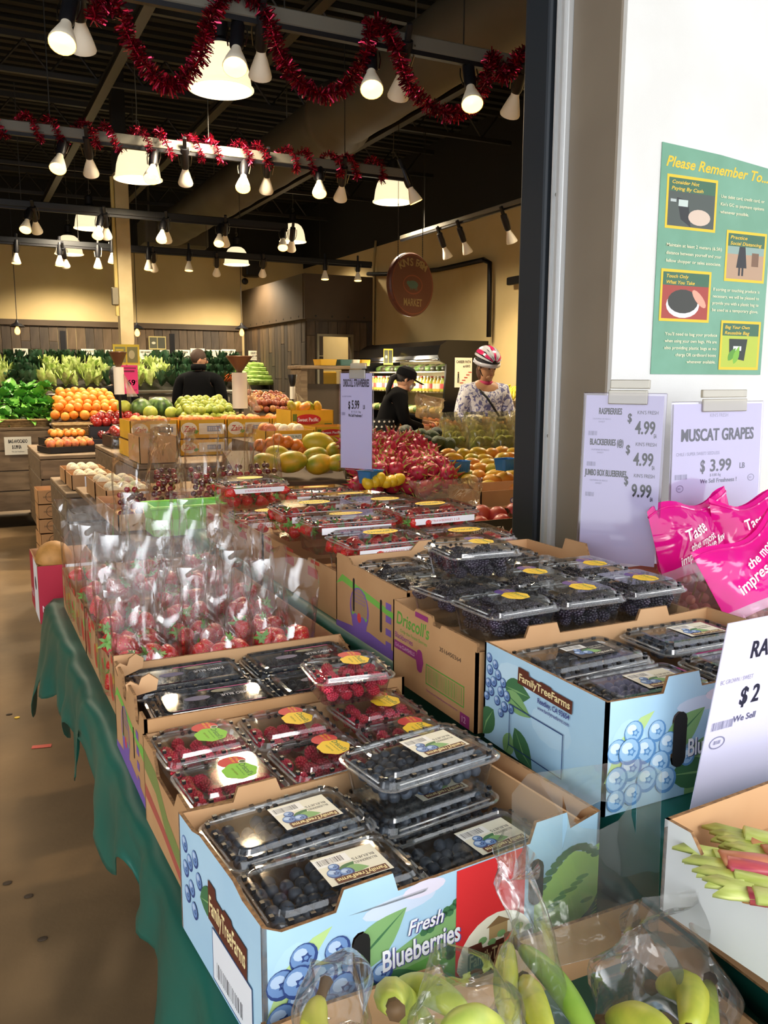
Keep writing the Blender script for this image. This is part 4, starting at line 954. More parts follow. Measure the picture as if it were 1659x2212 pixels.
def fillpts(w, d, h, s, R, layers, z0=.0, inset=.014):
    out = []; W2, D2 = w - 2 * inset, d - 2 * inset; nx, ny = max(2, int(W2 / s)), max(2, int(D2 / s))
    for l in range(layers):
        for i in range(nx + (l % 2 == 0)):
            for j in range(ny + (l % 2 == 0)):
                x = -W2 / 2 + W2 * (i + (.5 if l % 2 else 0)) / nx; y = -D2 / 2 + D2 * (j + (.5 if l % 2 else 0)) / ny
                k = 1 - .08 * l if l else 1
                out.append(Vector((x * .97 + R.uniform(-.15, .15) * s, y * .97 + R.uniform(-.15, .15) * s, h - .012 - s * .45 - l * s * .82 + R.uniform(-.1, .1) * s)))
    return [p for p in out if p.z > s * .35 and abs(p.x) < W2 / 2 and abs(p.y) < D2 / 2]
def place_pack(key, mw, lab, group, fill, flab=None, fgroup=None, layers=2, seed=1, stuff=False, size=None):
    R = random.Random(seed); o = clone(PK[key], mw, lab, 'punnet', group); w_, d_, h_ = DIM[key]
    s = size or {'raspberry': .0225, 'blueberry': .0185, 'blackberry': .0245, 'strawberry': .044}[fill]
    pts = fillpts(w_, d_, h_, s, R, layers)
    if stuff:
        mb = heap_mesh(fill, pts, seed); q = mb.build(fill + '_filling', {'blueberry': blum, 'raspberry': rasm, 'blackberry': blkm}[fill], None, True)
        q.matrix_world = mw; tag(q, flab, 'berries', fgroup, 'stuff'); return o
    for p in pts:
        rot = (R.uniform(0, 6.28), R.uniform(0, 6.28), R.uniform(0, 6.28))
        if fill == 'blueberry': rot = (R.uniform(-1.3, 1.3), R.uniform(-1.3, 1.3), 0)
        put(fill, mw @ p, flab, 'berry' if fill != 'strawberry' else 'strawberry', fgroup, rot, 1.0 if fill != 'strawberry' else R.uniform(.85, 1.1), R=R)
    return o
# ================================================================== PACKS IN THEIR BOXES
def at(box_xyzr, lx, ly, lz, rz=0.0, tilt=0.0):
    x, y, z, r = box_xyzr
    return Matrix.Translation((x, y, z)) @ Matrix.Rotation(r, 4, 'Z') @ Matrix.Translation((lx, ly, lz)) @ Matrix.Rotation(rz, 4, 'Z') @ Matrix.Rotation(tilt, 4, 'X')
BA = (.482, .948, T1, math.radians(4.6)); GB = 'packs in the nearest blueberry box'
F1 = 'round dark blueberries in the clear packs of the nearest blue box, cream labelled'
for i, (lx, ly, lz, rz, lab, ly_) in enumerate([(-.122, .058, .098, .02, 'blueberry pack with cream label, back one on the aisle side of the nearest blue box', 2), (-.124, -.073, .092, -.03, 'blueberry pack with cream label, front one on the aisle side of the nearest blue box', 2),
        (.088, .062, .145, .05, 'clear blueberry pack with cream label, stacked high at the back of the nearest blue box', 3), (.093, -.07, .064, .03, 'blueberry pack sunk low in the nearest blue box, half hidden by its red panel', 1)]):
    place_pack('ftf', at(BA, lx, ly, lz, rz), lab, GB, 'blueberry', ['blueberry in the back aisle-side pack of the nearest blue box', 'blueberry in the front aisle-side pack of the nearest blue box', 'blueberry in the high stacked pack of the nearest blue box', 'blueberry in the low pack behind the red panel of the nearest blue box'][i], ['blueberries in pack A', 'blueberries in pack B', 'blueberries in pack C', 'blueberries in pack D'][i], layers=1 if i != 2 else 2, seed=20 + i)
place_pack('ftf', at(BA, .088, .062, .080, .05), 'clear blueberry pack under the high stacked one in the nearest blue box', GB, 'blueberry', 'dark blueberries filling the lower pack of the stack in the nearest blue box', None, layers=2, seed=31, stuff=True)
BR = (1.025, 1.014, T2, 0.0); GR = 'packs in the upper tier blueberry box'
for i, (lx, ly, lz, rz, k, lab) in enumerate([(-.118, .075, .088, .04, 'dark', 'blueberry pack with a black label, at the back of the upper tier box'), (-.112, -.07, .084, -.02, 'ftf', 'clear blueberry pack with a curled pale label, front pack of the upper tier box'),
        (.122, .075, .092, -.02, 'ftf', 'blueberry pack with pale label, back wall side of the upper tier box'), (.120, -.068, .086, 0, 'ftf', 'clear blueberry pack half hidden by the propped price card in the upper tier box')]):
    place_pack(k, at(BR, lx, ly, lz, rz), lab, GR, 'blueberry', ['dark blueberries under the black label in the upper tier box', 'dark blueberries under the curled label in the upper tier box', 'dark blueberries in the back wall-side pack of the upper tier box', 'dark blueberries in the pack half behind the propped price card'][i], None, layers=1, seed=40 + i, stuff=True)
BC = (.492, 1.548, T1, 0.0); GC = 'jumbo packs in the torn tray'
for i, (lx, ly, rz, lab) in enumerate([(-.118, .072, .0, 'tinted jumbo blueberry pack, back pack on the aisle side of the torn tray'), (-.104, -.074, -.02, 'tinted jumbo blueberry pack, front pack on the aisle side of the torn tray'), (.122, .078, .03, 'tinted jumbo blueberry pack, back pack furthest from the aisle in the torn tray'), (.122, -.068, .02, 'tinted jumbo blueberry pack partly under the stacked raspberries')]):
    place_pack('jumbo', at(BC, lx, ly, .095, rz), lab, GC, 'blueberry', 'blueberries in the ' + lab.replace('tinted jumbo blueberry pack', 'jumbo pack'), None, layers=1, seed=50 + i, stuff=True)
BB = (.485, 1.245, T1, math.radians(1.5)); GRR = 'raspberry packs in the low kraft tray'
rs = [(-.162, .066, .10, .03, 'rorg', 'raspberry pack with a green sticker, back one by the aisle'), (-.158, -.066, .094, .04, 'rorg', 'raspberry pack with a green sticker, front one by the aisle'),
      (-.012, .066, .10, -.03, 'rasp', 'raspberry pack with a yellow sticker, middle of the back row'), (-.004, -.064, .098, .05, 'rasp', 'raspberry pack with a yellow sticker, middle of the front row'),
      (.152, -.062, .098, -.05, 'rasp', 'raspberry pack with a yellow sticker, wall side of the front row'), (.160, .072, .097, .06, 'rasp', 'raspberry pack half covered by the one stacked on top')]
for i, (lx, ly, lz, rz, k, lab) in enumerate(rs):
    place_pack(k, at(BB, lx, ly, lz, rz), lab, GRR, 'raspberry', 'raspberry in the ' + lab.replace('raspberry pack', 'pack'), 'raspberries in tray pack %s' % 'ABCDEF'[i], layers=1, seed=60 + i)
pt = A(748, 1505, z=.985)
place_pack('rasp', Matrix.Translation((.600, 1.355, .935)) @ Matrix.Rotation(-.12, 4, 'Z') @ Matrix.Rotation(-.03, 4, 'X'), 'raspberry pack stacked on top of the others, its berries seen through the side', GRR, 'raspberry', 'red raspberry in the pack stacked on top of the others', 'raspberries in the stacked pack', layers=2, seed=70)
# blackberries
KB = (1.005, 1.335, T2, 0.0); GK = 'blackberry packs on the kraft carton'
bl = [(-.135, -.078, .142, .05, 'blackberry pack at the front corner over the green printed farm name'), (.020, -.076, .142, -.03, 'blackberry pack in the middle of the front row, behind the upper blueberry box'), (.178, -.072, .142, .02, 'blackberry pack tinted by the pink grape bag, end of the front row'),
      (-.140, .072, .138, .12, 'blackberry pack underneath the raised one'), (.018, .070, .142, -.05, 'blackberry pack in the middle of the back row'), (.178, .078, .142, .03, 'blackberry pack right below the three-price card')]
for i, (lx, ly, lz, rz, lab) in enumerate(bl):
    place_pack('blak' if i != 3 else 'bplain', at(KB, lx, ly, lz, rz), lab, GK, 'blackberry', 'blackberry inside the ' + lab.replace('blackberry pack', 'pack'), 'blackberries in pack %s' % 'ABCDEF'[i], layers=2 if i < 3 else 1, seed=80 + i)
place_pack('blak', at(KB, -.105, .082, .212, -.08), 'blackberry pack raised on top of another, beside the purple printed carton', GK, 'blackberry', 'blackberry inside the raised pack', 'blackberries in the raised pack', layers=3, seed=90)
GD = 'plain packs in the purple printed carton'
DK = (1.095, 1.705, T2, 0.0)
for i, (lx, ly, lz) in enumerate([(-.19, -.10, .10), (-.19, .05, .10), (-.03, -.09, .105), (-.03, .07, .105), (.13, -.08, .10), (.13, .08, .10)]):
    place_pack('bplain', at(DK, lx, ly, lz, .03 * (i % 3 - 1)), 'unlabelled clear blackberry pack in the purple printed carton, ' + ['front corner by the aisle', 'back corner by the aisle', 'second from the aisle in front', 'second from the aisle behind', 'wall side in front', 'wall side behind'][i], GD, 'blackberry', 'dark blackberries in the unlabelled pack, ' + ['front aisle corner', 'back aisle corner', 'second in front', 'second behind', 'wall side in front', 'wall side behind'][i], None, layers=1, seed=95 + i, stuff=True)
# strawberries in big clear packs, two layers deep
GS = 'strawberry packs on the upper tier'
sb = [(.955, 3.04, 1.032, .05, 'at the far aisle corner, berries showing in its side', 3), (1.20, 2.99, .99, -.04, 'far end, beside the foremost price card', 1), (.945, 2.80, .945, .02, 'low one under the far aisle corner pack', 1),
      (.955, 2.40, 1.025, .0, 'raised, over a dark leafy berry', 3), (1.215, 2.70, 1.0, .06, 'low, in the far row behind the price card foot', 1), (1.23, 2.47, 1.01, -.03, 'middle of the wall side row', 1),
      (1.245, 2.20, 1.03, .05, 'raised at the wall side, full berries in its side', 3), (.965, 2.18, 1.02, -.04, 'second raised one by the aisle', 1), (.975, 1.985, 1.0, .04, 'nearest the purple printed carton by the aisle', 3), (1.235, 1.99, .985, .0, 'nearest the purple printed carton at the wall side', 1)]
for i, (x, y, z, rz, lab, ly_) in enumerate(sb):
    m = Matrix.Translation((x, y, z)) @ Matrix.Rotation(rz, 4, 'Z') @ Matrix.Rotation((.03, -.04, .02)[i % 3], 4, 'X')
    place_pack('straw', m, 'strawberry pack with yellow oval sticker, ' + lab, GS, 'strawberry', 'strawberry in the pack ' + lab, 'strawberries in pack %s' % 'ABCDEFGHIJ'[i], layers=2 if ly_ == 3 else 1, seed=110 + i)

# ================================================================== CLEAR FILM BAGS
film = plastic('cellophane', 'fdfdfd', .012, .07, .9, 15, .009, 1.24, crease=.42)
film2 = plastic('thin_film', 'fbfbfa', .02, .08, 1.0, 13, .02, 1.26)
def bagmesh(w, d, h, seed, full=.45, flare=1.12, crink=.012, tilt=.02, seg=22, rows=22):
    R = random.Random(seed); loops = []
    for k in range(rows + 1):
        t = k / rows; z = h * t
        f = min(1, max(0, (t - full * .8) / (1 - full * .8)))
        ww = w * (.9 + .1 * min(1, t * 8)) * (1 + (flare - 1) * f); dd = d * (.85 + .15 * min(1, t * 8)) * (1 - f) ** 1.1 + .012
        loop = []
        for j in range(seg):
            a = 2 * PI * j / seg; c, s = math.cos(a), math.sin(a)
            x = ww / 2 * math.copysign(abs(c) ** .6, c); y = dd / 2 * math.copysign(abs(s) ** .6, s)
            v = Vector((x * 22 + seed * 5, y * 22, z * 14)); am = crink * (.35 + 1.3 * f)
            x += am * noise.noise(v); y += am * 1.5 * noise.noise(v + Vector((7, 3, 1))) + tilt * f * math.sin(seed + x * 14) + .012 * f * f * math.sin(seed * 2.1)
            zz = z + (.012 * noise.noise(Vector((x * 20, seed, 0))) if k == rows else 0)
            loop.append((x, y, zz))
        loops.append(loop)
    return MB().loft(loops, True, False)
SBAG = [proto(bagmesh(.148, .105, .30, s, .42).build('cellophane_bag', film, None, True, 32)) for s in (1, 2, 3, 4)]
CBAG = [proto(bagmesh(.155, .10, .38, s, .5, 1.05).build('cellophane_bag', plastic('cherry_film', 'fdfcfa', .01, .07, .8, 13, .005, 1.22, crease=.3), None, True, 32)) for s in (5, 6, 7)]
bagpos = [(.335, 1.83, 0), (.495, 1.815, 1), (.650, 1.83, 2), (.325, 1.955, 3), (.475, 1.96, 0), (.62, 1.95, 1), (.335, 2.08, 2), (.49, 2.10, 3), (.645, 2.09, 0), (.33, 2.23, 1), (.50, 2.25, 2), (.66, 2.26, 3), (.335, 2.42, 0), (.48, 2.44, 2), (.63, 2.43, 1), (.33, 2.62, 3), (.49, 2.64, 1), (.65, 2.66, 0)]
bn = ['front row by the aisle', 'front row, middle', 'front row, away from the aisle', 'second row by the aisle', 'second row, middle', 'second row, away from the aisle', 'third row by the aisle', 'third row, middle', 'third row, away from the aisle', 'fourth row by the aisle', 'fourth row, middle', 'fourth row, away from the aisle', 'fifth row by the aisle', 'fifth row, middle', 'fifth row, away from the aisle', 'last row by the aisle', 'last row, middle', 'last row, away from the aisle']
RB = random.Random(12)
for i, (x, y, k) in enumerate(bagpos):
    z0 = T1 + .024; rz = RB.uniform(-.25, .25)
    m = Matrix.Translation((x, y, z0)) @ Matrix.Rotation(rz, 4, 'Z') @ Matrix.Rotation(RB.uniform(-.05, .05), 4, 'Y')
    if i >= 6: m = m @ Matrix.Diagonal((1, 1, 1.12 if i < 12 else 1.2, 1))
    clone(SBAG[k], m, 'tall crinkled clear bag of strawberries, ' + bn[i], 'bag', 'strawberry bags')
    for l in range(3 if i < 6 else 2 if i < 12 else 1):
        zz = (0, 1, 2)[l] if i < 6 else (2, 1)[l] if i < 12 else 2
        for q in range(5 if i < 6 else 4):
            a = q * 1.257 + l * .6 + i; p = Vector((.044 * math.cos(a), .027 * math.sin(a), .028 + zz * .040 + RB.uniform(-.005, .005)))
            put('strawberry', m @ p, 'red strawberry with green cap in the clear bag, ' + bn[i], 'strawberry', 'strawberries in bag %d' % (i + 1), (RB.uniform(-1.2, 1.2) + 1.6, RB.uniform(-.6, .6), RB.uniform(0, 6.28)), RB.uniform(.95, 1.2), R=RB)
for i, (x, y, z) in enumerate([(.735, 1.80, .86), (.748, 1.845, .835), (.742, 1.78, .825), (.70, 1.775, .815), (.73, 1.90, .85)]):
    put('strawberry', Vector((x, y, z - .02)), 'loose strawberry lying outside the bags in the tray corner', 'strawberry', 'loose strawberries in the tray corner', None, 1.15, R=RB)
# lime crate and the table that carries cherries and pomegranates behind
table('produce_table', 'long wooden produce table in the doorway, behind the green cloth', .60, 3.35, 3.42, 5.3, .86)
lim = M('lime_plastic', '7fd03a', .45)
t = thing('plastic_crate', 'bright lime green plastic crate behind the strawberry bags', 'crate', (.86, 3.53, .862))
MB().prism([(0, 0), (.34, 0), (.36, .12), (-.02, .12)], .008, frame((-.17, -.09, 0), (1, 0, 0), (0, 0, 1)), mo=0, mi=0, me=0).build('front_panel', lim, t)
MB().prism([(0, 0), (.34, 0), (.36, .12), (-.02, .12)], .008, frame((.17, .09, 0), (-1, 0, 0), (0, 0, 1)), mo=0, mi=0, me=0).build('back_panel', lim, t)
MB().bbox((-.175, 0, .06), (.012, .17, .12), .003).bbox((.175, 0, .06), (.012, .17, .12), .003).build('end_panel', lim, t)
MB().bbox((0, -.095, .117), (.39, .02, .012), .003).bbox((0, .095, .117), (.39, .02, .012), .003).build('lip', lim, t); MB().box((0, 0, .006), (.34, .17, .01)).build('bottom', lim, t)
# cherry bags
for k_, (x_, y_) in enumerate([(.72, 4.42), (.72, 4.80)]):
    carton('fruit_carton', 'kraft box of foam-wrapped fruit on the long produce table, %s one' % ('nearer', 'further')[k_], x_ + .02, y_, .865, .24, .32, .09, 0, kraft, arts={'front': lambda a, w, h: a.rect(w * .25, h * .12, w * .6, h * .76, WHT)})
    for i in range(6): put('mushroom', Vector((x_ - .04 + .06 * (i % 3), y_ - .08 + .15 * (i // 3), .935)), 'pale fruit in a ribbed foam net, %s box on the long table' % ('nearer', 'further')[k_], 'pear', 'foam-wrapped fruit, %s table box' % ('nearer', 'further')[k_], None, 1.3)
tray = carton('cherry_tray', 'shallow kraft tray under the cherry bags', 1.0, 3.93, .864, .86, .62, .07, 0, kraft)
cb = [(.66, 3.80), (.80, 3.78), (.96, 3.72), (1.12, 3.74), (1.27, 3.80), (.86, 4.00), (1.02, 4.0), (1.18, 4.02), (1.33, 4.05)]
cn = ['single one at the aisle end', 'front row by the aisle', 'front row, second from the aisle', 'front row, third from the aisle', 'front row, wall side', 'back row by the aisle', 'back row, second from the aisle', 'back row, third from the aisle', 'back row, wall side']
for i, (x, y) in enumerate(cb):
    m = Matrix.Translation((x, y, .895)) @ Matrix.Rotation(RB.uniform(-.4, .4), 4, 'Z')
    clone(CBAG[i % 3], m, 'clear bag of dark red cherries, ' + cn[i], 'bag', 'cherry bags')
    n = 26 if i == 0 else 40 if i < 5 else 16
    for q in range(n):
        l = q // 6 if i < 5 else 4 + q // 6; a = q * .9 + l * .3
        put('cherry', m @ Vector((.05 * math.cos(a) * (1 if q % 2 else .7), .032 * math.sin(a), .016 + l * .026 + RB.uniform(-.004, .004))), 'dark cherry in the clear bag, ' + cn[i], 'cherry', 'cherries in bag %d' % (i + 1), None, 1.05, R=RB)

# ================================================================== PRICE SIGNS
paper = M('sign_paper', 'dcd7ee', .6); clearp = plastic('sign_sleeve', 'f0eef8', .05, .08, 0, 1, .0, 1.35); clipm = plastic('clip_plastic', 'dcd8cc', .12, .15, 0, 1, .35, 1.4, 'd6d0c0')
paperin = M('sign_paper_indoor', 'e8e2cf', .6)
def sign(name, lab, fr, w, h, fn, clip=True, post=None, sheet=None, group='price cards'):
    t = thing(name, lab, 'sign', group=group); t.matrix_world = fr
    MB().box((w / 2, h / 2, -.001), (w, h, .0015)).build('card', sheet or paper, t)
    if clip is not None: MB().bbox((w / 2, h / 2, -.001), (w + .014, h + .014, .005), .002).build('sleeve', clearp, t)
    a = Art(step=.00004, base=.0001); fn(a, w, h); a.build('print', t, Matrix.Identity(4))
    if clip: MB().bbox((w * .55, h - .004, .003), (w * .5, .035, .008), .002).bbox((w * .56, h + .028, -.004), (w * .5, .022, .012), .002).build('clip', clipm, t)
    if post: MB().bbox((w / 2, -post / 2, -.004), (.02, post, .004), .001).build('post', clearp, t)
    return t
dk = ink('2c2b3a'); gy = ink('8f8da6')
def s1(a, w, h):
    y = h * .86
    for k, (nm, pr, wd) in enumerate([('RASPBERRIES', '4.99', .3), ('BLACKBERRIES (@)', '4.99', .44), ('JUMBO BOX BLUEBERRIES', '9.99', .55)]):
        yy = y - k * h * .185
        a.text(nm, w * (.18 if k == 0 else .08 if k == 1 else .03), yy + .012, .016, dk, width=w * wd, bold=.06)
        a.text('CALIFORNIA OR MEXICO', w * .1, yy - .002, .004, gy, width=w * .24); a.text('SWEET', w * .18, yy - .009, .004, gy)
        a.text("KIN'S FRESH", w * .68, yy + .014, .009, dk, width=w * .26)
        a.text('$', w * .56, yy - .006, .022, dk, bold=.05, width=w * .05); a.text(pr, w * .66, yy - .034, .032, dk, width=w * .25, bold=.035); a.text('EA', w * .9, yy - .043, .010, dk, bold=.02, width=w * .035)
        a.bars(w * .05, yy - .042, w * .12, .011, gy, 16)
p1, p2 = Vector((1.335, 1.80, 1.05)), Vector((1.46, 1.585, 1.05))
p1, p2 = A(1250, 1195, y=1.73), A(1412, 1236, y=1.56); p2.z = p1.z = (p1.z + p2.z) / 2
w1 = (p2 - p1).length
sign('price_sign', 'tall three-price card for raspberries, blackberries and jumbo blueberries, standing before the grey door reveal', frame(p1, p2 - p1, (.03, .0, 1)), w1, .42, s1, True, .15)
def s2(a, w, h):
    a.text('MUSCAT GRAPES', w * .5, h * .72, .034, ink('4c4a66'), width=w * .82, align='c', bold=.07); a.text("KIN'S FRESH", w * .5, h * .9, .01, ink('a8a4b8'), align='c')
    a.text('CHILE / SUPER SWEET/ SEEDLESS', w * .04, h * .61, .009, ink('8a88a4'), width=w * .48); a.text('$', w * .31, h * .48, .034, ink('4c4a66'), bold=.04, width=w * .05); a.text('3.99', w * .42, h * .48, .034, ink('4c4a66'), bold=.035, width=w * .24)
    a.text('LB', w * .76, h * .49, .016, ink('4c4a66'), bold=.02); a.text('$ 8.80 /kg', w * .42, h * .44, .008, ink('6b6a86')); a.text('We Sell Freshness !', w * .31, h * .39, .012, ink('5c5a78'), width=w * .42, bold=.02)
    a.bars(w * .03, h * .43, w * .14, .014, ink('8a88a4'), 18); a.oval(w * .09, h * .36, .014, .010, .002, ink('8a88a4')); a.oval(w * .9, h * .41, .014, .010, .002, ink('8a88a4')); a.bars(w * .065, h * .352, .012, .006, ink('8a88a4'), 8); a.bars(w * .875, h * .402, .012, .006, ink('8a88a4'), 8)
q1 = A(1450, 1100, y=1.72); q2 = A(1450, 874, y=1.72)
sign('price_sign', 'wide price card for muscat grapes against the white wall under the poster', frame((q1.x, 1.72, q2.z - .36), (1, .04, .0), (0, .03, 1)), .355, .36, s2, True, .12)
def s3(a, w, h):
    a.text('RAINIER CHERRIES', w * .30, h * .76, .034, ink('3a3952'), bold=.035, width=w * .68 * 1.6); a.text('BC GROWN / SWEET', w * .05, h * .55, .009, ink('9a98b2'), width=w * .36)
    a.text('$ 2.99', w * .32, h * .38, .034, ink('3a3952'), bold=.035); a.text('We Sell Freshness !', w * .27, h * .24, .011, ink('5c5a78'), bold=.02, width=w * .46)
    a.bars(w * .03, h * .29, w * .17, .013, ink('8a88a4'), 18); a.ell(w * .09, h * .19, .015, .010, ink('8a88a4'), 16); a.ell(w * .09, h * .19, .013, .008, paper, 16)
b0 = A(1489, 1762, y=.815); b1 = A(1556, 1352, y=.765)
def s3b(a, w, h):
    a.text('RA', w * .20, h * .80, .026, ink('3a3952'), bold=.05, width=w * .12); a.text('BC GROWN / SWEET', w * .03, h * .69, .007, ink('9a98b2'), width=w * .22)
    a.text('$ 2', w * .19, h * .56, .028, ink('3a3952'), bold=.05, width=w * .13); a.text('We Sell', w * .17, h * .47, .010, ink('5c5a78'), bold=.02)
    a.bars(w * .03, h * .45, w * .15, .013, ink('8a88a4'), 18); a.oval(w * .09, h * .38, .015, .010, .0018, ink('8a88a4')); a.bars(w * .065, h * .372, .014, .006, ink('8a88a4'), 8)
sign('price_sign', 'large leaning price card in front of the upper tier blueberry box, beside the rhubarb', frame(b0, (1, 0, .02), b1 - b0), .28, (b1 - b0).length, s3b, None)
def s4(a, w, h):
    a.text('DRISCOLL STRAWBERRIES', w * .5, h * .86, .030, BLK, width=w * .82, align='c', bold=.05); a.text('USA SWEET FLAVORFUL', w * .05, h * .75, .006, gy, width=w * .3)
    a.text('$', w * .25, h * .63, .03, BLK, bold=.04, width=w * .06); a.text('5.99', w * .36, h * .63, .034, BLK, bold=.035, width=w * .24); a.text('LB', w * .72, h * .63, .016, BLK, bold=.03, width=w * .06); a.text('$ 13.21 /kg', w * .35, h * .59, .007, BLK); a.text('We Sell Freshness !', w * .25, h * .545, .012, BLK, bold=.03, width=w * .45)
    a.bars(w * .04, h * .56, w * .12, .012, gy, 14)
c0, c1 = A(736, 1010, y=3.16), A(803, 1012, y=3.04); ct = A(738, 806, y=3.16); cc = (c0 + c1) / 2
sign('price_sign', 'narrow-looking turned price card for strawberries, rising above the strawberry packs', frame((c0.x, c0.y, c0.z), (c1.x - c0.x, -.12, 0), (0.005, 0, 1)), math.hypot(c1.x - c0.x, .12), ct.z - c0.z, s4, True, .28)

# ================================================================== GRAPE BAGS
magf = plastic('magenta_film', 'ff2fb0', .08, .12, .5, 12, .62, 1.35, 'f01a9c'); pinkf = plastic('pink_film', 'f7b6d8', .07, .12, .5, 12, .5, 1.35, 'f4c3de'); clearf = plastic('clear_grape_film', 'faf2f5', .06, .1, .5, 12, .12, 1.35)
gr1 = [M('grape_skin', 'c08c7e', .25, sss=.15, coat=.3), M('grape_pale', 'd4ae98', .25, sss=.15, coat=.3)]
roundf('grape', .011, gr1, n=2, seg=10, sc=(1, 1, 1.15))
def grape_bag(lab, fr, w, h, seed, txt):
    t = thing('grape_bag', lab, 'bag', group='bags of muscat grapes'); t.matrix_world = fr; R = random.Random(seed)
    def P(u, v, side):
        x = u * w; y = v * h * (1 - .05 * math.cos(u * 6 + seed)) + .02 * math.sin(u * 7 + seed) * v
        b = .05 * (math.sin(PI * min(max(u, 0), 1)) ** .5) * (math.sin(PI * min(1, v * .9 + .08)) ** .7)
        b += .010 * noise.noise(Vector((u * 5, v * 5, seed))) * (1 if .03 < u < .97 else .2)
        return (x, y, side * b)
    N = 16
    for nm, v0, v1, m in (('magenta_top', .46, 1.0, magf), ('pink_band', .38, .46, pinkf), ('clear_window', 0, .38, clearf)):
        mb = MB()
        for side in (1, -1):
            loops = [[P(i / N, v0 + (v1 - v0) * j / 8, side) for i in range(N + 1)] for j in range(9)]
            if side < 0: loops.reverse()
            mb.loft(loops, closed=False)
        mb.build(nm, m, t, True)
    MB().tube([P(i / N, .95, 1) for i in range(N + 1)], .003, 5).build('zip_strip', magf, t)
    a = Art(); a.z = .047
    for s_, u, v, hh, ww in txt: a.text(s_, u * w, v * h, hh, ink('ffffff'), width=ww * w, shear=.35, bold=.015, rot=.16)
    for i_, v_ in enumerate(a.mb.v): v_.z = P(v_.x / w, v_.y / h, 1)[2] + .003
    a.build('print', t, Matrix.Identity(4))
    mb = MB()
    for u in (.3, .7): mb.lathe([(0, 0), (.006, 0), (.006, .001), (0, .001)], 10, 0, T(u * w, .30 * h, .05))
    mb.build('air_holes', M('hole_dark', '4a3038', .6), t)
    for k in range(34):
        p = Vector((w * R.uniform(.1, .9), h * R.uniform(.05, .42), R.uniform(-.02, .028)))
        put('grape', fr @ p, 'pinkish muscat grape inside ' + lab.split(',')[0], 'grape', 'grapes in the bag %d' % seed, None, 1.1, R=R)
    mb = MB()
    for k in range(5): mb.tube([(w * (.2 + .15 * k), h * .1, 0), (w * (.25 + .14 * k), h * .25, .02), (w * (.3 + .1 * k), h * .38, .03)], .0025, 5)
    mb.build('stalks', M('stalk_green', '9aa05a', .6), t)
table('grape_stand', 'low stand under the grape bags by the white wall', 1.64, 2.1, 1.15, 1.9, T2 - .004)
tr = carton('grape_tray', 'kraft grape tray at the foot of the white wall', 1.56, 1.42, T2, .42, .50, .12, 0, kraft)
grape_bag('magenta grape bag standing behind, below the muscat price card', frame((1.54, 1.50, .90), (1, .20, .12), (-.05, .25, 1)), .34, .28, 1, [('Taste', .22, .68, .028, .26), ('the most', .24, .59, .018, .28), ('impressive flavour', .12, .50, .020, .66)])
grape_bag('magenta grape bag lying in front, its words tilted upwards', frame((1.46, 1.20, .90), (1, .15, .34), (-.32, .40, 1)), .36, .25, 2, [('the most', .26, .72, .018, .28), ('impressive flavour', .12, .58, .022, .66)])
grape_bag('magenta grape bag at the frame edge, half out of sight behind the other two', frame((1.72, 1.52, .95), (1, .05, .05), (0, .2, 1)), .34, .24, 3, [('Taste', .22, .66, .026, .24)])

# ================================================================== RHUBARB BOX, PLANTAIN BOX
carton('rhubarb_box', 'white-sided kraft carton of rhubarb with a red letter, in the lower corner of the display', .92, .535, T2, .44, .30, .112, math.radians(4), whiteb, left=[(0, 0), (.12, 0), (.2, -.03), (.8, -.035), (.9, -.01), (1, -.01)],
       arts={'left': lambda a, w, h: a.text('K', w * .84, h * .12, h * .36, ink('b03048'), bold=.04)}, pad=.05)
rhg = M('rhubarb_green', 'b3c15a', .45, var='cdd684', vscale=20, stretch=(1, 6, 6)); rhr = M('rhubarb_red', 'a53550', .4, var='c45a58', vscale=15, stretch=(1, 6, 6)); rhp = M('rhubarb_blush', 'c9985c', .45, var='b85a55', vscale=9)
RR_ = random.Random(5)
for i in range(16):
    x = .76 + .02 * (i % 8) + .1 * (i // 8); y = .60 - .028 * (i % 8); z = T2 + .10 + .012 * (i // 8) + RR_.uniform(0, .01)
    L_ = .26; ang = RR_.uniform(-.55, -.2); pts = []; rs_ = []
    for k in range(8):
        q = k / 7; pts.append((L_ * q, 0, .012 * math.sin(q * 3 + i))); rs_.append(.0085 + .004 * (1 - q) ** 2)
    mb = MB().tube(pts, rs_, 10)
    for k, v in enumerate(mb.v): v.z *= .6
    p_ = A(1545 + 12 * (i % 8) if i < 8 else 1605 + 9 * (i % 8), (1852 + 13 * (i % 8)) if i < 8 else 1812 + 7 * (i % 8), z=.985)
    t = mb.build('rhubarb_stalk', [rhg, rhp, rhr, rhg][i % 4], None, True); t.matrix_world = Matrix.Translation(p_) @ Matrix.Rotation(ang - .25, 4, 'Z') @ Matrix.Rotation(.10, 4, 'Y')
    tag(t, '%s rhubarb stalk lying in the white-sided carton' % ['pale green', 'blushed green and red', 'deep red', 'pale green'][i % 4], 'rhubarb', 'rhubarb stalks, %s' % ['pale green', 'blushed', 'deep red', 'pale green'][i % 4])
    lf = MB()
    if i % 2 == 0: lf.prism([(.006, -.011), (.006, .011), (-.028, .018), (-.044, .010), (-.022, .003), (-.036, -.012), (-.02, -.013)], .004, frame((0, 0, .003), (1, 0, .1), (0, 1, .2)), mo=0, mi=0, me=0)
    for s_ in (): lf.tube([(0, s_, 0), (-.02, s_ * 1.8, .003), (-.03, s_ * 2.4, .002)], [.006, .005, .003], 5)
    if lf.v: lf.build('leaf_base', rhg, t, True)
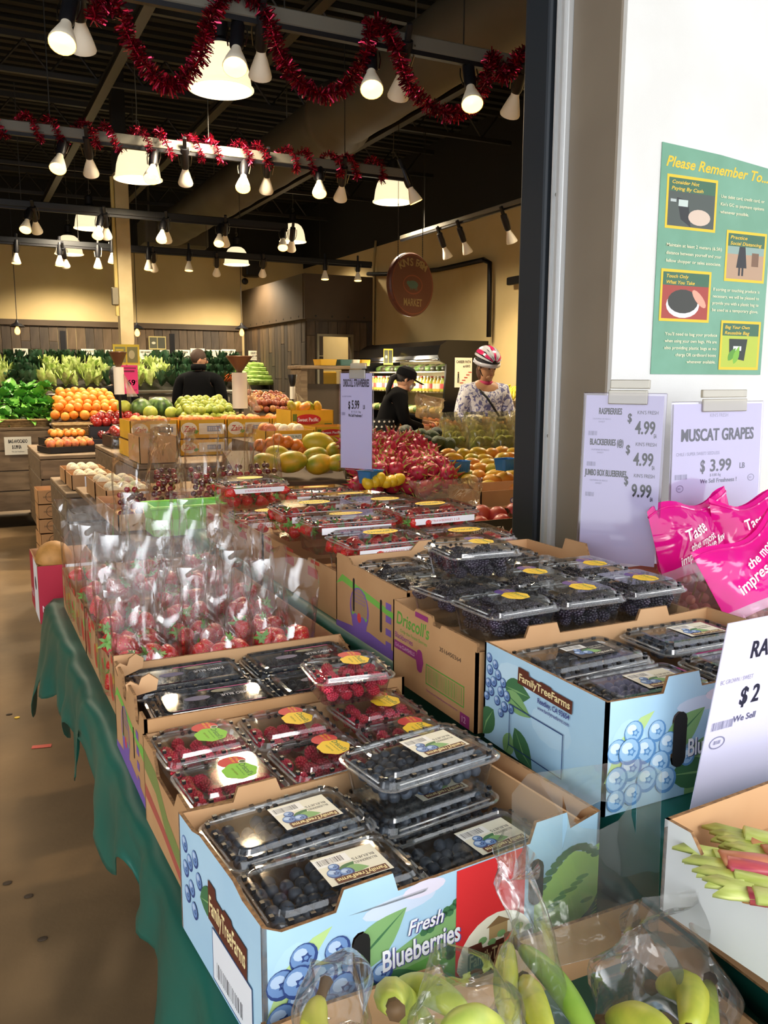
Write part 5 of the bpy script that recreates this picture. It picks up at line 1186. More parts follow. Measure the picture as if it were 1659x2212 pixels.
carton('plantain_box', 'kraft box with a white outer face holding bagged green plantains, nearest the shopper', .486, .585, .664, .50, .345, .180, math.radians(-1), whiteb,
       back=[(0, 0), (.42, -.0), (.44, -.03), (.56, -.03), (.58, 0), (.85, .0), (1, -.006)], right=[(0, 0), (.35, 0), (.38, -.035), (.62, -.035), (.65, 0), (1, 0)], rh=[], pad=.04)
fl = one(MB().prism([(0, 0), (.30, 0), (.30, .15), (.21, .155), (.20, .05), (.1, .05), (.09, .155), (0, .15)], .004, frame((.742, .41, .846), (0, 1, 0), (1, 0, .25)), mo=1, mi=0), 'cardboard_flap', [kraftin, whiteb, kedge], 'white cardboard flap folded out beside the plantain box', 'cardboard', smooth=False)
plm = [M('plantain_green', '8fa444', .45, var='b8bf52', vscale=25), M('plantain_yellow', 'c2c24a', .45, var='a0aa3a', vscale=25), M('plantain_dark', '6f9a34', .45, var='86a840', vscale=25)]
def plantain(p0, p1, bend, r, lab, mi=0, tip=None):
    p0, p1, bend = Vector(p0), Vector(p1), Vector(bend); pts = []; rs_ = []
    for k in range(15):
        t = k / 14; pts.append(p0.lerp(p1, t) + bend * math.sin(PI * t)); rs_.append(.66 * r * (.22 + .78 * min(1, math.sin(PI * min(.97, t * .94 + .03)) ** .42)))
    mb = MB().tube(pts, rs_, 10)
    for i, v in enumerate(mb.v): pass
    o = one(mb, 'plantain', plm[mi], lab, 'plantain', None)
    e = (pts[0] - pts[1]).normalized(); MB().tube([pts[0] - e * .004, pts[0] + e * .01, pts[0] + e * .022], [r * .28, r * .24, r * .34], 7).build('stalk', stemm, o, True)
    e = (pts[-1] - pts[-2]).normalized(); MB().tube([pts[-1] - e * .003, pts[-1] + e * .008], [r * .28, r * .12], 7).build('blossom_tip', stemm, o, True)
    return o
def pp(px, py, y): return A(px, py + 12, y=y)
plantain(pp(850, 2160, .55), pp(930, 2215, .70), (-.02, 0, .03), .024, 'green plantain pointing its brown tip at the shopper, between the first two film bags', 0)
plantain(pp(1005, 2180, .60), pp(860, 2120, .69), (0, 0, .01), .022, 'green plantain lying across the back between the first two film bags', 0)
plantain(pp(1098, 2035, .70), pp(1112, 2215, .58), (-.006, 0, 0), .020, 'yellowish plantain upright inside the tall middle bag', 1)
plantain(pp(1135, 2110, .66), pp(1185, 2240, .55), (-.004, 0, .01), .022, 'pale green plantain low inside the tall middle bag', 1)
plantain(pp(1130, 2040, .69), pp(1290, 2250, .55), (0, 0, .012), .019, 'long dark green plantain slanting out of the tall middle bag', 2)
plantain(pp(690, 2150, .60), pp(720, 2260, .55), (-.01, 0, 0), .018, 'yellow-green plantain inside the narrow first bag', 1)
plantain(pp(1430, 2118, .62), pp(1490, 2210, .52), (.02, 0, .01), .026, 'blotched yellow-green plantain beside the last bag', 1)
plantain(pp(1530, 2120, .60), pp(1540, 2260, .50), (-.01, 0, 0), .024, 'green plantain with an upright withered stalk, at the corner', 0)
plantain(pp(1320, 2190, .58), pp(1450, 2230, .50), (0, 0, .01), .022, 'plantain lying under the film of the last bag', 1)
plantain(pp(960, 2230, .50), pp(1080, 2225, .52), (0, 0, .012), .022, 'plantain at the very bottom under the silvery film', 0)
def filmbag(lab, px0, px1, pyt, pyb, y, seed, flare=.5, depth=.08, group='film bags over the plantains'):
    a, b = A(px0, pyb, y=y), A(px1, pyb, y=y); top = A((px0 + px1) / 2, pyt, y=y)
    w = b.x - a.x; h = top.z - a.z
    mb = bagmesh(w, depth, h, seed, .35, flare, .030, .03, 30, 24)
    o = one(mb, 'film_bag', film2, lab, 'bag', group, True, 30); o.location = ((a.x + b.x) / 2, y, a.z); o.rotation_euler = (0, 0, .3 * math.sin(seed)); return o
filmbag('narrow clear film bag standing up like a cone, first from the aisle', 655, 790, 2010, 2290, .60, 11, .35)
filmbag('silvery crumpled film bag with a bright peak, second from the aisle', 915, 1110, 2080, 2300, .57, 12, .45)
filmbag('tall clear film bag rising in front of the red panel, third from the aisle', 1085, 1180, 1850, 2290, .63, 13, .75, .06)
filmbag('wide clear film bag with its mouth open towards the rhubarb, last from the aisle', 1290, 1560, 1990, 2300, .60, 14, .8, .1)
# big clear carrier film with a die-cut handle, behind the plantains
fo = [(0, 0), (.20, 0), (.20, .215), (.17, .235), (.02, .24), (0, .22)]
cb0 = A(1110, 2120, y=.72)
mb = MB().prism(fo, .0004, frame((cb0.x, .725, cb0.z), (1, -.12, 0), (0, .05, 1)), [slot(.115, .175, .10, .035, 6)], 0, 0, 0)
one(mb, 'carrier_bag', plastic('sheet_film', 'f8faf8', .04, .05, .4, 9, .02, 1.3, crease=.1), 'large flat clear carrier bag with a rounded handle hole, before the green cloth', 'bag', smooth=False)
# ================================================================== PRODUCE HALL
plank_col = [M('crate_plank_a', '8a7358', .75, var='6f5b44', vscale=4, stretch=(1, 6, 6)), M('crate_plank_b', '7b674f', .75, var='62503c', vscale=4, stretch=(1, 6, 6))]
def stall(lab, x0, x1, y0, y1, z, nb=4, zb=.17, name='display_stall'):
    """wooden stall clad with boards one over another"""
    t = thing(name, lab, 'stall', ((x0 + x1) / 2, (y0 + y1) / 2, 0)); W_, D_ = x1 - x0, y1 - y0; hb = (z - zb - .03) / nb
    MB().box((0, 0, (z + zb) / 2 - .02), (W_ - .05, D_ - .05, z - zb - .04)).build('core', plank_col[1], t)
    MB().bbox((0, 0, z - .015), (W_, D_, .03), .004).build('tabletop', plank_col[0], t)
    f = MB().bbox((0, 0, 0), (W_, .02, hb - .012), .003).mesh('plank', plank_col[0]); s = MB().bbox((0, 0, 0), (.02, D_, hb - .012), .003).mesh('plank', plank_col[1])
    for k in range(nb):
        for me, pos in ((f, (0, -D_ / 2 + .01, 0)), (s, (-W_ / 2 + .01, 0, 0)), (s, (W_ / 2 - .01, 0, 0))):
            o = bpy.data.objects.new('plank', me); COL.objects.link(o); o.parent = t; o.location = (pos[0], pos[1], zb + hb * (k + .5))
    wheel = MB().lathe([(0, -.02), (.06, -.02), (.07, -.012), (.07, .012), (.06, .02), (0, .02)], 16)
    wm_ = wheel.mesh('caster', M('rubber_black', '17171a', .6), True)
    for sx in (-1, 1):
        for sy in (-1, 1):
            o = bpy.data.objects.new('caster', wm_); COL.objects.link(o); o.parent = t; o.matrix_local = T(sx * (W_ / 2 - .14), sy * (D_ / 2 - .1), .07, 0, 0, PI / 2)
            MB().box((sx * (W_ / 2 - .14), sy * (D_ / 2 - .1), .14), (.05, .1, .07)).build('caster_fork', steel, t)
    return t
stall('long boarded wooden stall on casters carrying the leafy greens', -1.4, .83, 9.2, 10.3, 1.0)
stall('boarded wooden stall carrying the pile of oranges', .86, 1.72, 9.0, 9.9, 1.0)
stall('boarded wooden stall under the peach and apple trays', .58, 3.0, 7.45, 8.75, .86, 4)
stall('boarded wooden stall under the yellow fruit boxes', 1.0, 2.95, 5.5, 7.35, .95, 4)
stall('small boarded stall with a metal corner bracket, under the foam-wrapped fruit', .56, .96, 5.45, 6.4, .80, 4)
stall('boarded stall at the wall side under bagged pears and mangoes', 3.38, 4.0, 3.6, 5.5, .84, 4)
table('produce_table', 'small wooden table just inside the doorway, under the pomegranate box', 1.74, 2.75, 2.86, 3.40, .80)
# wedge-shaped risers that lift the piles
riserm = M('riser_brown', '5b4a38', .8)
def riser(lab, q, z0, name='display_riser', m=None):
    """q: four points FL FR BR BL of the sloping top"""
    vs = [Vector(p) for p in q] + [Vector((p[0], p[1], z0)) for p in q]
    c = sum(vs, Vector()) / 8; vs = [v - Vector((c.x, c.y, z0)) for v in vs]
    o = one(MB().add(vs, [(0, 1, 2, 3), (7, 6, 5, 4), (0, 4, 5, 1), (1, 5, 6, 2), (2, 6, 7, 3), (3, 7, 4, 0)]), name, m or riserm, lab, 'riser', smooth=False); o.location = (c.x, c.y, z0); return o
def pile(kind, q, nx, ny, lab, cat, group, s=1.0, R=None, layers=1, hop=.0, rot=None, jit=.25, lift=.0, var=None, skip=0.0):
    R = R or random.Random(hash_(lab)); q = [Vector(p) for p in q]
    for l in range(layers):
        mx, my = nx - l, ny - l
        for j in range(my):
            for i in range(mx):
                if R.random() < skip: continue
                u = (i + .5 + (.5 if j % 2 else 0) * .5 + R.uniform(-jit, jit)) / mx; v = (j + .5 + R.uniform(-jit, jit)) / my
                u = min(.98, max(.02, u * (1 - l * .12) + l * .06)); v = min(.98, max(.02, v * (1 - l * .12) + l * .06))
                p = q[0].lerp(q[1], u).lerp(q[3].lerp(q[2], u), v); p.z += lift + l * hop + R.uniform(0, hop * .2)
                put(kind, p, lab, cat, group, rot(R) if rot else None, s * R.uniform(.92, 1.08), var=var, R=R)
def hash_(s): return sum((i + 1) * ord(c) for i, c in enumerate(s)) % 99991
def Q(pts): return [A(px, py, y=y) for px, py, y in pts]
# oranges, banked up
q = [(.83, 9.05, 1.09), (1.56, 9.05, 1.09), (1.50, 9.75, 1.30), (.93, 9.75, 1.30)]
riser('sloping board under the oranges', [(a, b, c - .05) for a, b, c in q], 1.0)
pile('orange', q, 8, 6, 'ripe orange in the banked pile beside the leafy greens', 'orange', 'oranges in the pile', 1.05, layers=2, hop=.06, jit=.18)
# wicker baskets
wick = M('wicker', 'a98b5a', .75, var='86693f', vscale=40)
def basket(lab, x, y, z, w, d, h):
    t = thing('wicker_basket', lab, 'basket', (x, y, z)); wv = MB(); n = int(h / .012)
    for k in range(n):
        lp = rr(w + .03 * k / n, d + .03 * k / n, .03, .008 + k * .012, 5); m_ = len(lp)
        pts = [((p[0] * (1 + .008 * (-1) ** (i + k))), p[1] * (1 + .012 * (-1) ** (i + k)), p[2]) for i, p in enumerate(lp)]
        wv.tube(pts + [pts[0]], .0065, 5)
    o = wv.build('weave', wick, t, True); o['kind'] = 'stuff'
    lp = rr(w + .04, d + .04, .03, h, 5); MB().tube(lp + [lp[0]], .011, 7).build('rim', wick, t, True)
    MB().box((0, 0, .004), (w - .01, d - .01, .008)).build('bottom', wick, t); return t
basket('long shallow wicker basket under the leafy greens', .32, 9.42, 1.0, 1.0, .36, .07)
basket('wicker basket jutting out under the oranges', 1.05, 8.85, .93, .40, .26, .11)
# leafy greens: heads with separate leaves
greenL = [M('leaf_bright', '4f9a34', .35, var='7cb84c', vscale=14, spec=.6), M('leaf_mid', '3f8430', .35, var='5ca042', vscale=14, spec=.6), M('leaf_dark', '24452a', .45, var='33583a', vscale=14)]
def leafmesh(L_, W_, curl, m, ruf=.012, nm='leaf', seed=0):
    mb = MB(); loops = []
    for i in range(9):
        t = i / 8; wv = W_ * (math.sin(PI * min(1, t * .86 + .1)) ** .8); row = []
        for j in range(7):
            s = j / 3 - 1
            row.append((wv * s, L_ * t, curl * t * t * L_ + .25 * W_ * abs(s) ** 1.5 + ruf * math.sin(i * 2.4 + j * 3.1 + seed) * abs(s)))
        loops.append(row)
    mb.loft(loops, closed=False)
    return mb.mesh(nm, m, True)
LM = [leafmesh(.15, .065, -.5, greenL[0], .014, seed=1), leafmesh(.13, .06, -.2, greenL[1], .014, seed=2), leafmesh(.16, .06, -.8, greenL[0], .016, seed=3)]
def leafhead(name, lab, cat, group, meshes, n, spread, rnd):
    t = proto(thing(name, lab, cat, group=group))
    for k in range(n):
        o = bpy.data.objects.new('leaf', meshes[k % len(meshes)]); COL.objects.link(o); o.parent = t
        tilt = spread[0] + (spread[1] - spread[0]) * (k / max(1, n - 1))
        o.matrix_local = Matrix.Rotation(k * 2.4, 4, 'Z') @ Matrix.Rotation(tilt, 4, 'X') @ Matrix.Rotation(rnd.uniform(-.3, .3), 4, 'Y')
    MB().lathe([(0, -.03), (.02, -.03), (.025, 0), (0, .02)], 8).build('stalk_end', M('stalk_pale', 'c9d3a0', .5), t, True)
    return t
RL = random.Random(3)
lh = leafhead('lettuce_head', 'x', 'lettuce', None, LM, 11, (.1, 1.25), RL)
k = 0
for j in range(4):
    for i in range(7):
        x = -.25 + i * .17 + (j % 2) * .08; y = 9.35 + j * .15; z = 1.09 + j * .085
        clone(lh, T(x, y, z, RL.uniform(0, 6), RL.uniform(-.5, .1), 0, RL.uniform(.9, 1.15)), 'glossy bright green leafy head in the wicker basket by the orange pile', 'lettuce', 'leafy green heads'); k += 1
riser('low step under the back rows of leafy greens', [(-.45, 9.62, 1.10), (.80, 9.62, 1.10), (.80, 10.2, 1.33), (-.45, 10.2, 1.33)], 1.0)
# trays of stone fruit
blk_tray = M('black_tray', '1e1b1d', .5)
carton('fruit_tray', 'shallow black tray of peaches in front of the red apple trays', .86, 7.80, .865, .46, .30, .05, .25, blk_tray, inner=blk_tray)
pile('peach', [(.66, 7.62, .93), (1.05, 7.70, .93), (1.02, 7.98, .95), (.66, 7.90, .95)], 6, 4, 'blushed peach with a round sticker in the front black tray', 'peach', 'peaches in the front tray', 1.0, jit=.1, lift=.0)
carton('fruit_tray', 'black tray of orange apricots raised behind the peaches', .88, 8.15, .865, .44, .26, .10, .2, blk_tray, inner=blk_tray)
pile('orange', [(.72, 8.02, .99), (1.02, 8.06, .99), (1.02, 8.26, 1.01), (.72, 8.24, 1.01)], 5, 3, 'small apricot-coloured fruit in the raised black tray', 'apricot', 'apricots in the raised tray', .65, jit=.1)
carton('fruit_tray', 'stacked dark tray of red apples below the oranges', 1.30, 7.85, .865, .50, .32, .10, -.1, blk_tray, inner=blk_tray)
carton('fruit_tray', 'upper dark tray of glossy red apples below the oranges', 1.32, 8.18, .865, .5, .3, .19, -.1, blk_tray, inner=blk_tray)
pile('apple', [(1.10, 7.74, .985), (1.52, 7.72, .985), (1.52, 7.96, .995), (1.10, 7.98, .995)], 6, 3, 'dark red plum-like apple in the lower dark tray', 'apple', 'apples in the lower tray', .9, jit=.1, var=1)
pile('apple', [(1.10, 8.05, 1.085), (1.55, 8.03, 1.085), (1.55, 8.28, 1.11), (1.10, 8.30, 1.11)], 6, 3, 'glossy red apple in the upper dark tray', 'apple', 'apples in the upper tray', 1.1, jit=.1, var=0, layers=2, hop=.04)
carton('fruit_tray', 'dark tray of red apples at the back corner of the yellow box stall', 1.28, 7.02, .955, .46, .40, .09, .05, blk_tray, inner=blk_tray)
pile('apple', [(1.10, 6.88, 1.055), (1.46, 6.88, 1.055), (1.46, 7.18, 1.07), (1.10, 7.18, 1.07)], 6, 5, 'red apple in the dark tray behind the first yellow box', 'apple', 'apples in the corner tray', 1.1, jit=.1, var=0)
carton('fruit_carton', 'deep kraft carton with a film lining at the aisle end of the yellow boxes', 1.14, 5.72, .955, .24, .38, .17, 0, kraft)
one(bagmesh(.22, .2, .26, 51, .5, 1.2, .02), 'lining_film', plastic('lining_film', 'f4f0e4', .06, .1, .6, 10, .05), 'crumpled clear film lining rising out of the deep kraft carton', 'film').location = (1.14, 5.72, .965)
redb = M('red_board', 'b3262e', .6)
carton('fruit_carton', 'red printed carton end beside the peach tray', 1.28, 7.55, .865, .22, .16, .12, 0, redb)
# foam-wrapped fruit in small kraft boxes
for k, (x, y, lab) in enumerate([(.70, 5.72, 'front small kraft box of foam-wrapped fruit with a white label'), (.70, 6.08, 'back small kraft box of foam-wrapped fruit')]):
    carton('fruit_carton', lab, x + .04, y, .805, .26, .30, .09, 0, kraft, arts={'front': lambda a, w, h: a.rect(w * .3, h * .1, w * .6, h * .8, WHT)})
    for i in range(6): put('mushroom', Vector((x - .02 + .06 * (i % 3), y - .08 + .14 * (i // 3), .875 + .01 * k)), 'pale fruit in a ribbed foam net, %s kraft box' % ('front', 'back')[k], 'pear', 'foam-wrapped fruit, %s box' % ('front', 'back')[k], None, 1.25)
# kraft boxes stacked on the floor
stm = ink('6b5236')
for k in range(5):
    z = .06 + k * .115
    carton('stacked_box', 'small kraft box with a round stamp, %s of the stack on the floor' % ['lowest', 'second', 'middle', 'fourth', 'topmost'][k], .62, 7.22, z, .20, .30, .105, RL.uniform(-.06, .06), kraft, group='stamped kraft boxes',
           arts={'front': lambda a, w, h: (a.ell(w * .5, h * .5, h * .42, h * .42, stm, 20), a.ell(w * .5, h * .5, h * .37, h * .37, ink('b98a5c'), 20), a.text("HOUWELING'S", w * .5, h * .42, h * .16, stm, align='c', width=w * .6, bold=.02))}, th=.004)
pal = thing('pallet', 'dark low pallet under the stamped kraft boxes', 'pallet', (.62, 7.22, 0))
for i in range(4): MB().box((-.12 + i * .08, 0, .048), (.06, .5, .016)).build('slat', plank_col[1], pal)
for i in (-1, 0, 1): MB().box((0, i * .2, .02), (.3, .05, .04)).build('bearer', plank_col[1], pal)
# yellow melon box at the end of the cloth
stand2 = table('side_stand', 'small wooden stand beyond the end of the green cloth, under the melon box', .24, .80, 3.04, 3.36, .66)
def rw(a, w, h): a.rect(0, 0, w * .45, h, ink('b51f3c')); a.rect(w * .45, 0, w * .5, h, WHT); a.ell(w * .68, h * .6, w * .1, h * .12, BLK, 12); a.text('MELON', w * .05, h * .2, h * .12, WHT, width=w * .3)
carton('melon_carton', 'red and white printed carton beyond the far end of the green cloth', .31, 3.22, .665, .20, .34, .20, 0, kraft, arts={'left': rw, 'front': rw})
put('cantaloupe', Vector((.27, 3.12, .875)), 'round yellow melon on top of the red and white carton', 'melon', None, None, .95, var=0)
bpy.data.materials['melon_net'].node_tree.nodes['Principled BSDF'].inputs['Roughness'].default_value = .6
# yellow fruit boxes
yb = M('yellow_board', 'e3b32a', .55, var='d8a722', vscale=5); yin = M('yellow_inner', 'c9953a', .7)
def zain(a, w, h):
    a.rect(w * .42, h * .2, w * .55, h * .6, ink('efe6cf')); a.ell(w * .2, h * .5, w * .18, h * .36, ink('f2ead4'), 16); a.text('Zain', w * .2, h * .36, h * .32, ink('c03a2a'), align='c', width=w * .24, shear=.3, bold=.02)
    a.leaf(w * .3, h * .3, w * .12, h * .1, .3, ink('5e9a34')); a.rect(w * .6, h * .35, w * .3, h * .3, ink('8a93a8')); a.bars(w * .62, h * .4, w * .26, h * .2, WHT, 12)
for k in range(4):
    x = 1.22 + k * .34
    carton('yellow_box', 'yellow fruit box with a white logo panel, %s of the back row' % ['first from the aisle', 'second from the aisle', 'third from the aisle', 'last'][k], x, 6.25, 1.07, .325, .42, .13, 0, yb, arts={'front': zain}, inner=yin, pad=.10)
    carton('yellow_box', 'lower yellow fruit box under the logo boxes, %s' % ['first from the aisle', 'second from the aisle', 'third from the aisle', 'last'][k], x - .02, 6.18, .955, .325, .42, .11, 0, yb, arts={'front': zain}, inner=yin)
    pile('peach', [(x - .12, 6.12, 1.19), (x + .12, 6.12, 1.19), (x + .12, 6.4, 1.19), (x - .12, 6.4, 1.19)], 4, 4, 'golden fruit in the yellow logo box, %s' % ['first', 'second', 'third', 'last'][k], 'mango', 'fruit in yellow logo box %d' % (k + 1), .95, var=1)
def etn(a, w, h): a.rect(w * .02, h * .05, w * .96, h * .88, ink('e2a91e')); a.text('Etnico', w * .04, h * .35, h * .3, ink('7a5a1a'), width=w * .22); a.rect(w * .32, h * .3, w * .42, h * .42, ink('e9f0e0')); a.text('FRESH EXOTIC FRUITS', w * .53, h * .42, h * .2, ink('2e6a3a'), align='c', width=w * .38, bold=.02); a.leaf(w * .78, h * .3, w * .14, h * .16, .2, ink('4a8a34'))
carton('yellow_box', 'open yellow box of foam-netted exotic fruit in front of the logo boxes', 1.95, 5.45, 1.07, .34, .28, .085, 0, yb, arts={'front': etn}, inner=yin)
for i in range(6): put('mushroom' if i % 3 else 'peach', Vector((1.84 + .1 * (i % 3), 5.40 + .11 * (i // 3), 1.155)), 'foam-netted exotic fruit in the open yellow box', 'fruit', 'exotic fruit in the open yellow box', None, 1.3)
def swp(a, w, h): a.ell(w * .4, h * .62, w * .3, h * .22, ink('c2262a'), 18); a.text('Sweet Pacific', w * .4, h * .54, h * .16, WHT, align='c', width=w * .48, bold=.02); a.rect(w * .04, h * .1, w * .16, h * .35, ink('6a7a2c')); a.rect(w * .04, h * .55, w * .1, h * .3, ink('6a7a2c')); a.rect(w * .78, h * .1, w * .18, h * .35, ink('6a7a2c'))
carton('yellow_box', 'yellow box with a red oval, lower one beside the strawberry price card', 2.29, 5.50, 1.07, .30, .28, .10, .05, yb, arts={'front': swp}, inner=yin)
carton('yellow_box', 'yellow box with a red oval, upper one beside the strawberry price card', 2.26, 5.85, 1.10, .32, .34, .17, -.03, yb, arts={'front': swp}, inner=yin)
for i in range(5): put('mango', Vector((2.16 + .05 * i, 5.84 + .03 * (i % 2), 1.29)), 'mango on top of the upper red-oval box', 'mango', 'mangoes on the red-oval box', None, .8, var=i % 3)
riser('step under the open yellow box and the red-oval boxes', [(1.75, 5.34, 1.068), (2.6, 5.34, 1.068), (2.6, 6.03, 1.068), (1.75, 6.03, 1.068)], .84)
# fruit mounds on the long produce table
q = [(1.30, 4.28, 1.00), (1.98, 4.22, .98), (2.05, 5.0, 1.09), (1.42, 5.05, 1.10)]
riser('sloping stand under the papayas', [(a, b, c - .04) for a, b, c in q], .80)
RP = random.Random(8)
for i, (px, py, Y, kd, va, s, lab) in enumerate([(575, 1000, 4.35, 'papaya', 0, .9, 'front one by the cherries'), (628, 998, 4.35, 'papaya', 0, 1.0, 'green-flecked, second in front'), (690, 1003, 4.32, 'papaya', 0, .95, 'third in front'), (730, 1000, 4.3, 'papaya', 0, .8, 'beside the foot of the price card'), (600, 980, 4.6, 'papaya', 1, .8, 'in the second row'), (680, 985, 4.55, 'papaya', 0, .85, 'in the second row beside tissue paper'), (688, 957, 4.85, 'papaya', 1, 1.1, 'big green and gold one on top'), (722, 972, 4.75, 'papaya', 0, .8, 'half behind the price card')]):
    put(kd, A(px, py, y=Y), 'papaya, ' + lab, 'papaya', 'papayas', (RP.uniform(0, 6), RP.uniform(-.2, .2), RP.uniform(-.8, .8)), s, var=va)
for i, (px, py) in enumerate([(562, 962), (585, 958), (605, 966), (620, 955), (640, 962), (575, 972), (650, 970), (600, 950)]):
    put('cantaloupe', A(px, py, y=4.95), 'round orange persimmon heaped behind the papayas', 'persimmon', 'persimmons', None, .62, var=1)
q = [(1.72, 3.80, .95), (2.25, 3.62, .94), (2.50, 4.55, 1.09), (2.02, 4.65, 1.12)]
riser('sloping stand under the dragon fruit', [(a, b, c - .05) for a, b, c in q], .80)
pile('dragon_fruit', q, 7, 7, 'pink dragon fruit with green-tipped scales in the heap by the price card', 'dragon fruit', 'dragon fruit in the heap', .95, layers=2, hop=.06, rot=lambda R: (R.uniform(.6, 1.9), R.uniform(-.4, .4), R.uniform(0, 6)))
q = [(2.42, 4.50, 1.03), (2.78, 4.50, 1.02), (2.85, 4.9, 1.10), (2.50, 4.95, 1.12)]
riser('step under the avocados', [(a, b, c - .04) for a, b, c in q], .80)
pile('avocado', q, 5, 3, 'dark avocado beside the dragon fruit', 'avocado', 'avocados', 1.1, layers=2, hop=.05, rot=lambda R: (1.4, R.uniform(-.3, .3), R.uniform(0, 6)))
q = [(2.28, 3.68, .93), (3.0, 3.55, .93), (3.25, 4.45, 1.05), (2.62, 4.48, 1.05)]
riser('sloping stand under the mangoes', [(a, b, c - .045) for a, b, c in q], .80)
pile('mango', q, 7, 7, 'green and yellow mango in the mound by the door frame', 'mango', 'mangoes in the mound', 1.02, layers=1, rot=lambda R: (R.uniform(-.3, .3), R.uniform(-.2, .2), R.uniform(-.6, .6)))
for i in range(6): put('lemon', A(795 + 13 * i, 1042 - 3 * (i % 3), y=3.72), 'yellow lemon in front of the dragon fruit', 'lemon', 'lemons', None, 1.0)
bluep = M('blue_plastic', '2f78b8', .35)
for k, (px, py, Y) in enumerate([(990, 1008, 3.95), (1093, 1003, 3.8), (800, 1030, 3.75)]):
    c = A(px, py, y=Y); t = thing('blue_basket', 'small blue plastic fruit basket, ' + ['next to the dragon fruit', 'tipped among the mangoes by the door frame', 'empty beside the lemons'][k], 'basket', c, .2 * k)
    lp = [rr(.10, .07, .015, -.03), rr(.12, .085, .018, .03), rr(.13, .095, .02, .032), rr(.118, .083, .018, .031), rr(.098, .068, .015, -.027)]
    MB().loft(lp, True, True).build('tub', bluep, t, True, 40)
    rb = MB()
    for i in range(8): rb.box((-.045 + .013 * i, -.0395, 0), (.003, .004, .05))
    rb.build('rib', bluep, t)['kind'] = 'stuff'
# bagged pears
pearb = [(2.86, 4.72), (3.04, 4.70), (3.22, 4.72), (3.40, 4.72), (3.58, 4.74), (2.95, 4.92), (3.14, 4.92), (3.33, 4.92), (3.52, 4.93), (3.70, 4.92), (3.05, 5.12), (3.25, 5.12), (3.45, 5.12), (3.65, 5.12)]
riser('step under the bagged pears', [(2.78, 4.60, 1.0), (3.8, 4.60, 1.0), (3.85, 5.28, 1.08), (2.90, 5.28, 1.08)], .845)
PB = proto(bagmesh(.155, .12, .20, 21, .5, 1.1, .012).build('cellophane_bag', plastic('pear_film', 'f6f2dc', .05, .1, .5, 14, .06), None, True, 32))
for i, (x, y) in enumerate(pearb):
    z = 1.0 + .08 * (y - 4.6) / .68 + .004; m = T(x, y, z, RL.uniform(-.4, .4)); wh = '%s row, %s' % (('front', 'middle', 'back')[int((y - 4.6) / .2)], ordn[i if i < 5 else i - 5 if i < 10 else i - 10])
    clone(PB, m, 'open clear bag of green pears, %s from the avocados' % wh, 'bag', 'pear bags')
    for k in range(5): put('pear', m @ Vector((.042 * math.cos(k * 1.3), .03 * math.sin(k * 1.3), .045 + .035 * (k // 3))), 'green pear in the clear bag, %s from the avocados' % wh, 'pear', 'pears in bag %d' % (i + 1), None, .9)
# pomegranates
def pomart(a, w, h):
    a.text('SIEMBRA ALTA', w * .07, h * .55, h * .2, WHT, width=w * .42, bold=.01); a.text("Nature's Best", w * .3, h * .36, h * .12, WHT, width=w * .2, shear=.3)
    a.ell(w * .64, h * .4, w * .11, h * .36, ink('f0d9c9'), 18); a.ell(w * .64, h * .4, w * .1, h * .32, ink('b52432'), 18); a.ell(w * .85, h * .35, w * .12, h * .34, ink('c23a44'), 18)
    for i in range(9): a.ell(w * (.58 + .025 * (i % 5)), h * (.25 + .14 * (i // 3)), w * .01, h * .04, ink('f2c9b9'), 6, raise_=i == 0)
pbk = M('black_board', '17161c', .5)
carton('pomegranate_box', 'black printed carton of pomegranates inside the doorway', 2.02, 3.08, .805, .50, .30, .115, math.radians(2), pbk, front=[(0, .0), (1, .0)], arts={'front': pomart}, pad=.03)
for i, (px, py, Y) in enumerate([(1015, 1128, 3.06), (1040, 1115, 3.14), (1075, 1118, 3.1), (1112, 1110, 3.1), (1035, 1140, 2.99), (1085, 1135, 3.0)]): put('pomegranate', A(px, py - 3, y=Y), 'red pomegranate in the black carton', 'pomegranate', 'pomegranates', None, 1.0)
carton('fruit_carton', 'kraft carton with a small round purple seal behind the pomegranates', 2.45, 3.42 + .08, .805, .56, .3, .17, 0, kraft, arts={'front': lambda a, w, h: (a.ell(w * .32, h * .7, .014, .014, ink('5a4aa0'), 14), a.ell(w * .32, h * .7, .009, .009, WHT, 12))})
for k, (px, py) in enumerate([(922, 1066), (1036, 1094)]):
    c = A(px, py, y=3.30); one(MB().box((0, 0, 0), (.075, .004, .11)), 'white_divider', WHT, 'upright white card divider, ' + ['before the lemons', 'behind the pomegranates'][k], 'card', smooth=False).location = (c.x, 3.35 if k else 3.30, .86)
c = A(975, 1068, y=3.32); o = one(bagmesh(.30, .10, .12, 61, .2, 1.3, .03), 'loose_film', plastic('loose_film', 'f6f2e8', .04, .1, .7, 14, .05), 'crumpled loose film lying between the lemons and the pomegranates', 'film'); o.location = (c.x, 3.33, c.z - .05)
